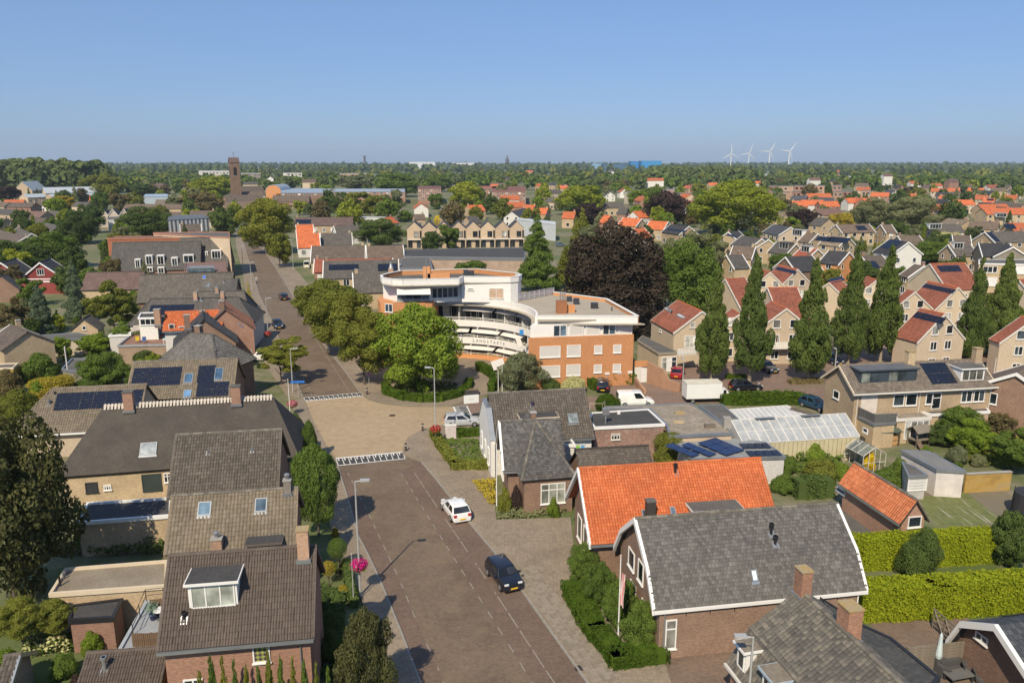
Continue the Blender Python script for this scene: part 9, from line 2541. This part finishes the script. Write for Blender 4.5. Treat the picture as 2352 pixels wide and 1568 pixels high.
w = at(('Z6', 25, 480)); o = empty('advertising_board', (w.x, w.y, 0), 0, 'advertising board with an orange picture beside the white van', 'board'); MB().box(-.75, -.1, 0, .75, .1, 2.0).build('frame', plain((.3, .32, .28)), o); MB().box(-.55, -.112, .35, .55, -.102, 1.75).build('poster', mottled((.5, .2, .06), (.4, .35, .25), (.08, .05, .04), 1.2, 3.0, .5, 0), o)
w = at(('Z6', 2010, 1010)); o = empty('shop_sign', (w.x, w.y, 2.2), .28, 'white sign with a small green leaf mark projecting from the white house', 'sign'); MB().box(-.9, -.05, 0, .9, .05, 1.0).build('panel', WHITE, o)
for k in (-1, 1): MB().face((k * .02, -.056, .45), (k * .28, -.056, .6), (k * .1, -.056, .42)).build('mark', plain((.1, .3, .1)), o)
w = at(('B4', 2045, 335)); o = empty('trampoline', (w.x, w.y, 0), 0, 'black netted trampoline at the right edge', 'trampoline')
MB().lathe([(1.5, .55), (1.5, .65), (0.01, .6)], 20).build('mat', DARK, o); MB().lathe([(1.5, .66), (1.42, 2.2)], 20).build('net', plain((.03, .03, .033)), o)
for i in range(6): a_ = i * 1.047; MB().tube((1.6 * math.cos(a_), 1.6 * math.sin(a_), 0), (1.5 * math.cos(a_), 1.5 * math.sin(a_), 2.3), .03, None, 5).build('pole', BLACKMETAL, o)
def person(lab, w, hd, cloth, legs, z=0, bike=False):
 o = empty('person', (w[0], w[1], z), hd, lab, 'person')
 me = bpy.data.meshes.new('body'); hip = 1.0 if bike else .95
 V_ = [(0, 0, hip), (.06, 0, hip + .28), (.12 if bike else 0, 0, hip + .52), (.16 if bike else .02, 0, hip + .66), (.0, .1, hip - .03), (.22 if bike else .08, .1, hip - .42), (.05 if bike else -.04, .1, .12 + (.25 if bike else -.07)), (0, -.1, hip - .03), (.28 if bike else -.05, -.1, hip - .35), (.15 if bike else .12, -.1, .05 + (.45 if bike else 0)), (.08, .2, hip + .46), (.3 if bike else 0, .24, hip + .2), (.5 if bike else .06, .2, hip + .08), (.08, -.2, hip + .46), (.3 if bike else 0, -.24, hip + .2), (.5 if bike else .06, -.2, hip + .08)]
 E2 = [(0, 1), (1, 2), (2, 3), (0, 4), (4, 5), (5, 6), (0, 7), (7, 8), (8, 9), (2, 10), (10, 11), (11, 12), (2, 13), (13, 14), (14, 15)]
 me.from_pydata(V_, E2, []); me.materials.append(cloth)
 b = link_mesh('body', me, o); md = b.modifiers.new('skin', 'SKIN'); b.modifiers.new('sub', 'SUBSURF').levels = 1
 for i, r in enumerate((.15, .15, .16, .06, .1, .07, .05, .1, .07, .05, .07, .05, .04, .07, .05, .04)): me.skin_vertices[0].data[i].radius = (r, r)
 me.skin_vertices[0].data[0].use_root = True
 x = V_[3][0]; MB().lathe([(.03, -.02), (.075, .03), (.09, .12), (.08, .19), (.03, .24)], 10, (x, 0, hip + .66)).build('head', plain((.5, .33, .25)), o, True); MB().lathe([(.094, .13), (.088, .2), (.035, .255)], 10, (x - .012, 0, hip + .66)).build('hair', plain((.1, .07, .05)), o, True)
 for y, q in ((.1, 6), (-.1, 9)): MB().box(V_[q][0] - .06, y - .045, V_[q][2] - .07, V_[q][0] + .18, y + .045, V_[q][2] + .02).build('shoe', DARK, o)
 if bike:
  k = empty('bicycle', (w[0], w[1], z), hd, 'dark bicycle under the ' + lab[:26], 'bicycle')
  for x in (-.5, .55):
   m = MB(); P_ = [(x + .34 * math.cos(t_), 0, .35 + .34 * math.sin(t_)) for t_ in np.linspace(0, 2 * math.pi, 17)]
   for a_, b_ in zip(P_, P_[1:]): m.tube(a_, b_, .022, None, 5)
   m.build('wheel', RUBBER, k)
  MB().tube((-.5, 0, .35), (-.15, 0, .85), .02).tube((-.15, 0, .85), (.42, 0, .85), .02).tube((.42, 0, .85), (.55, 0, .35), .02).tube((-.05, 0, .35), (.42, 0, .8), .02).tube((-.15, 0, .85), (-.05, 0, .35), .02).tube((.42, 0, .85), (.42, 0, 1.05), .02).build('frame', BLACKMETAL, k)
  MB().tube((.46, -.27, 1.06), (.46, .27, 1.06), .018).build('handlebar', STEEL, k); MB().box(-.24, -.07, .9, .02, .07, .96).build('saddle', DARK, k)
person('cyclist in a pale top riding on the left of the far road', at(('Z2', 97, 1246)), math.radians(-68), plain((.5, .46, .42)), None, .02, True); person('person in black walking on the right pavement of the far road', at(('Z2', 441, 1392)), math.radians(110), plain((.015, .015, .018)), None, .1)
# ------------------------------------------------------------------ air between here and the horizon
hz = NT('haze'); hz.t.nodes.remove(hz.b)
pv = hz.n('ShaderNodeVolumePrincipled'); pv.inputs['Color'].default_value = (.66, .82, 1, 1); pv.inputs['Density'].default_value = .00008; pv.inputs['Anisotropy'].default_value = .0
hz.t.links.new(pv.outputs[0], hz.out.inputs['Volume'])
tag(MB().box(-11500, -11500, -1, 11500, 11500, 150).build('haze', hz.m), kind='stuff')
# ------------------------------------------------------------------ labels that need their neighbours
LMK = [(538, 400, 'church tower'), (1080, 545, 'zigzag row'), (1060, 740, 'curved white apartments'), (1415, 620, 'copper beech'), (1490, 376, 'blue horizon hall'), (1745, 368, 'wind turbines'), (1690, 480, 'giant plane tree'), (1588, 437, 'red factory chimney'), (1850, 437, 'pink row houses'), (2290, 610, 'tan flats'), (2070, 565, 'white house with navy roof'), (120, 440, 'silver-roofed school'), (60, 620, 'red barns'), (370, 580, 'boxed-window block'),
 (430, 500, 'striped glazed building'), (360, 458, 'long tan roof'), (860, 442, 'blue-grey metal roof'), (1000, 440, 'red-brown flats'), (2000, 404, 'far glasshouses'), (612, 515, 'large olive street tree'), (876, 535, 'round dark tree'), (1240, 512, 'white warehouse'), (110, 380, 'left horizon wood'), (1165, 366, 'horizon church spire'), (420, 985, 'thatched farmhouse'), (2080, 870, 'tan semi-detached pair'), (1540, 1150, 'big orange roof'), (1830, 985, 'whitewashed greenhouse'),
 (560, 1380, 'brown dormer house'), (1400, 1330, 'striped flag'), (1130, 990, 'white house'), (2030, 1125, 'small orange shed'), (250, 1330, 'gravel-roofed annexe'), (180, 650, 'taller spruce'), (430, 730, 'orange terrace roof'), (1150, 420, 'red flats'), (2200, 470, 'orange far roofs'), (760, 400, 'church roofs'), (1290, 440, 'yellow-green tree')]
ORD = ['leftmost', 'second from left', 'third from left', 'fourth from left', 'fifth from left', 'sixth from left', 'seventh from left', 'eighth from left', 'ninth from left', 'tenth from left', 'eleventh from left', 'twelfth from left', 'thirteenth from left', 'fourteenth from left', 'fifteenth from left']
bpy.context.view_layer.update()
dgx = bpy.context.evaluated_depsgraph_get()
def seen(root, pts):
 for p in pts:
  d = (Vector(p) - EYE).normalized(); o = EYE.copy()
  ok, loc, nn, ix, ob, mt = scene.ray_cast(dgx, o, d)
  while ob is not None and ob.parent is not None: ob = ob.parent
  if ok and ob is not None and ob.name == root.name: return True
 return False
def wipe(o):
 for c in KIDS.get(o.name, []): wipe(c)
 gone.append(o)
kept, dead = [], []
for o, info in AUTO:
 l = o.location; h = info.get('h', 7); x, y = proj((l.x, l.y, h * .6))
 vis = -20 < x < 2372 and y < 1600
 if vis and (o.get('group') in ('trees among the town houses', 'distant houses among the trees')):
  vis = seen(o, [(l.x + dx * h * .3, l.y, h * z) for z, dx in ((.9, 0), (.75, -1), (.75, 1), (.5, .3))])
  if not vis: dead.append(o); continue
 kept.append((o, info, x, y))
gone = []
for o in dead: wipe(o)
bpy.data.batch_remove(gone)
grp = {}
SH = {'round': 'round', 'broad': 'broad', 'loose': 'airy', 'cone': 'pointed', 'mound': 'bushy', 'ball': 'ball-shaped', 'egg': 'oval', 'spire': 'columnar'}
TW_ = {'lime': 'yellow-green', 'wood': 'deep green', 'green': 'mid-green', 'bright': 'bright green', 'dark': 'dark green', 'grey': 'grey-green', 'hedge': 'clipped green', 'blue': 'blue-green', 'pale': 'pale yellow', 'gold': 'golden', 'olive': 'olive'}
for o, info, x, y in kept:
 lx, ly, ph = min(LMK, key=lambda q: (q[0] - x) ** 2 + ((q[1] - y) * 2.2) ** 2)
 dx, dy = x - lx, (y - ly) * 2.2
 rel = ('left of' if dx < 0 else 'right of') if abs(dx) > abs(dy) else ('behind' if dy < 0 else 'in front of')
 if 'tint' in info: nm = '%s %s %s' % (TW_.get(info['tint'], info['tint']), SH[info['kind']], 'shrub' if info['kind'] == 'mound' else 'tree')
 elif info['roof'] == 'glass': nm = 'pale glasshouse'
 else: nm = '%s-walled house with %s roof' % (info['wall'], info['roof'])
 grp.setdefault((nm, rel, ph), []).append((x, o))
for (nm, rel, ph), v in grp.items():
 v.sort(key=lambda q: q[0])
 for i, (x, o) in enumerate(v):
  if len(v) == 1: o['label'] = '%s %s the %s' % (nm, rel, ph)
  else: o['label'] = '%s %s %s the %s' % (ORD[min(i, len(ORD) - 1)] if i < len(v) - 1 or len(v) > 15 else 'rightmost', nm, rel, ph)
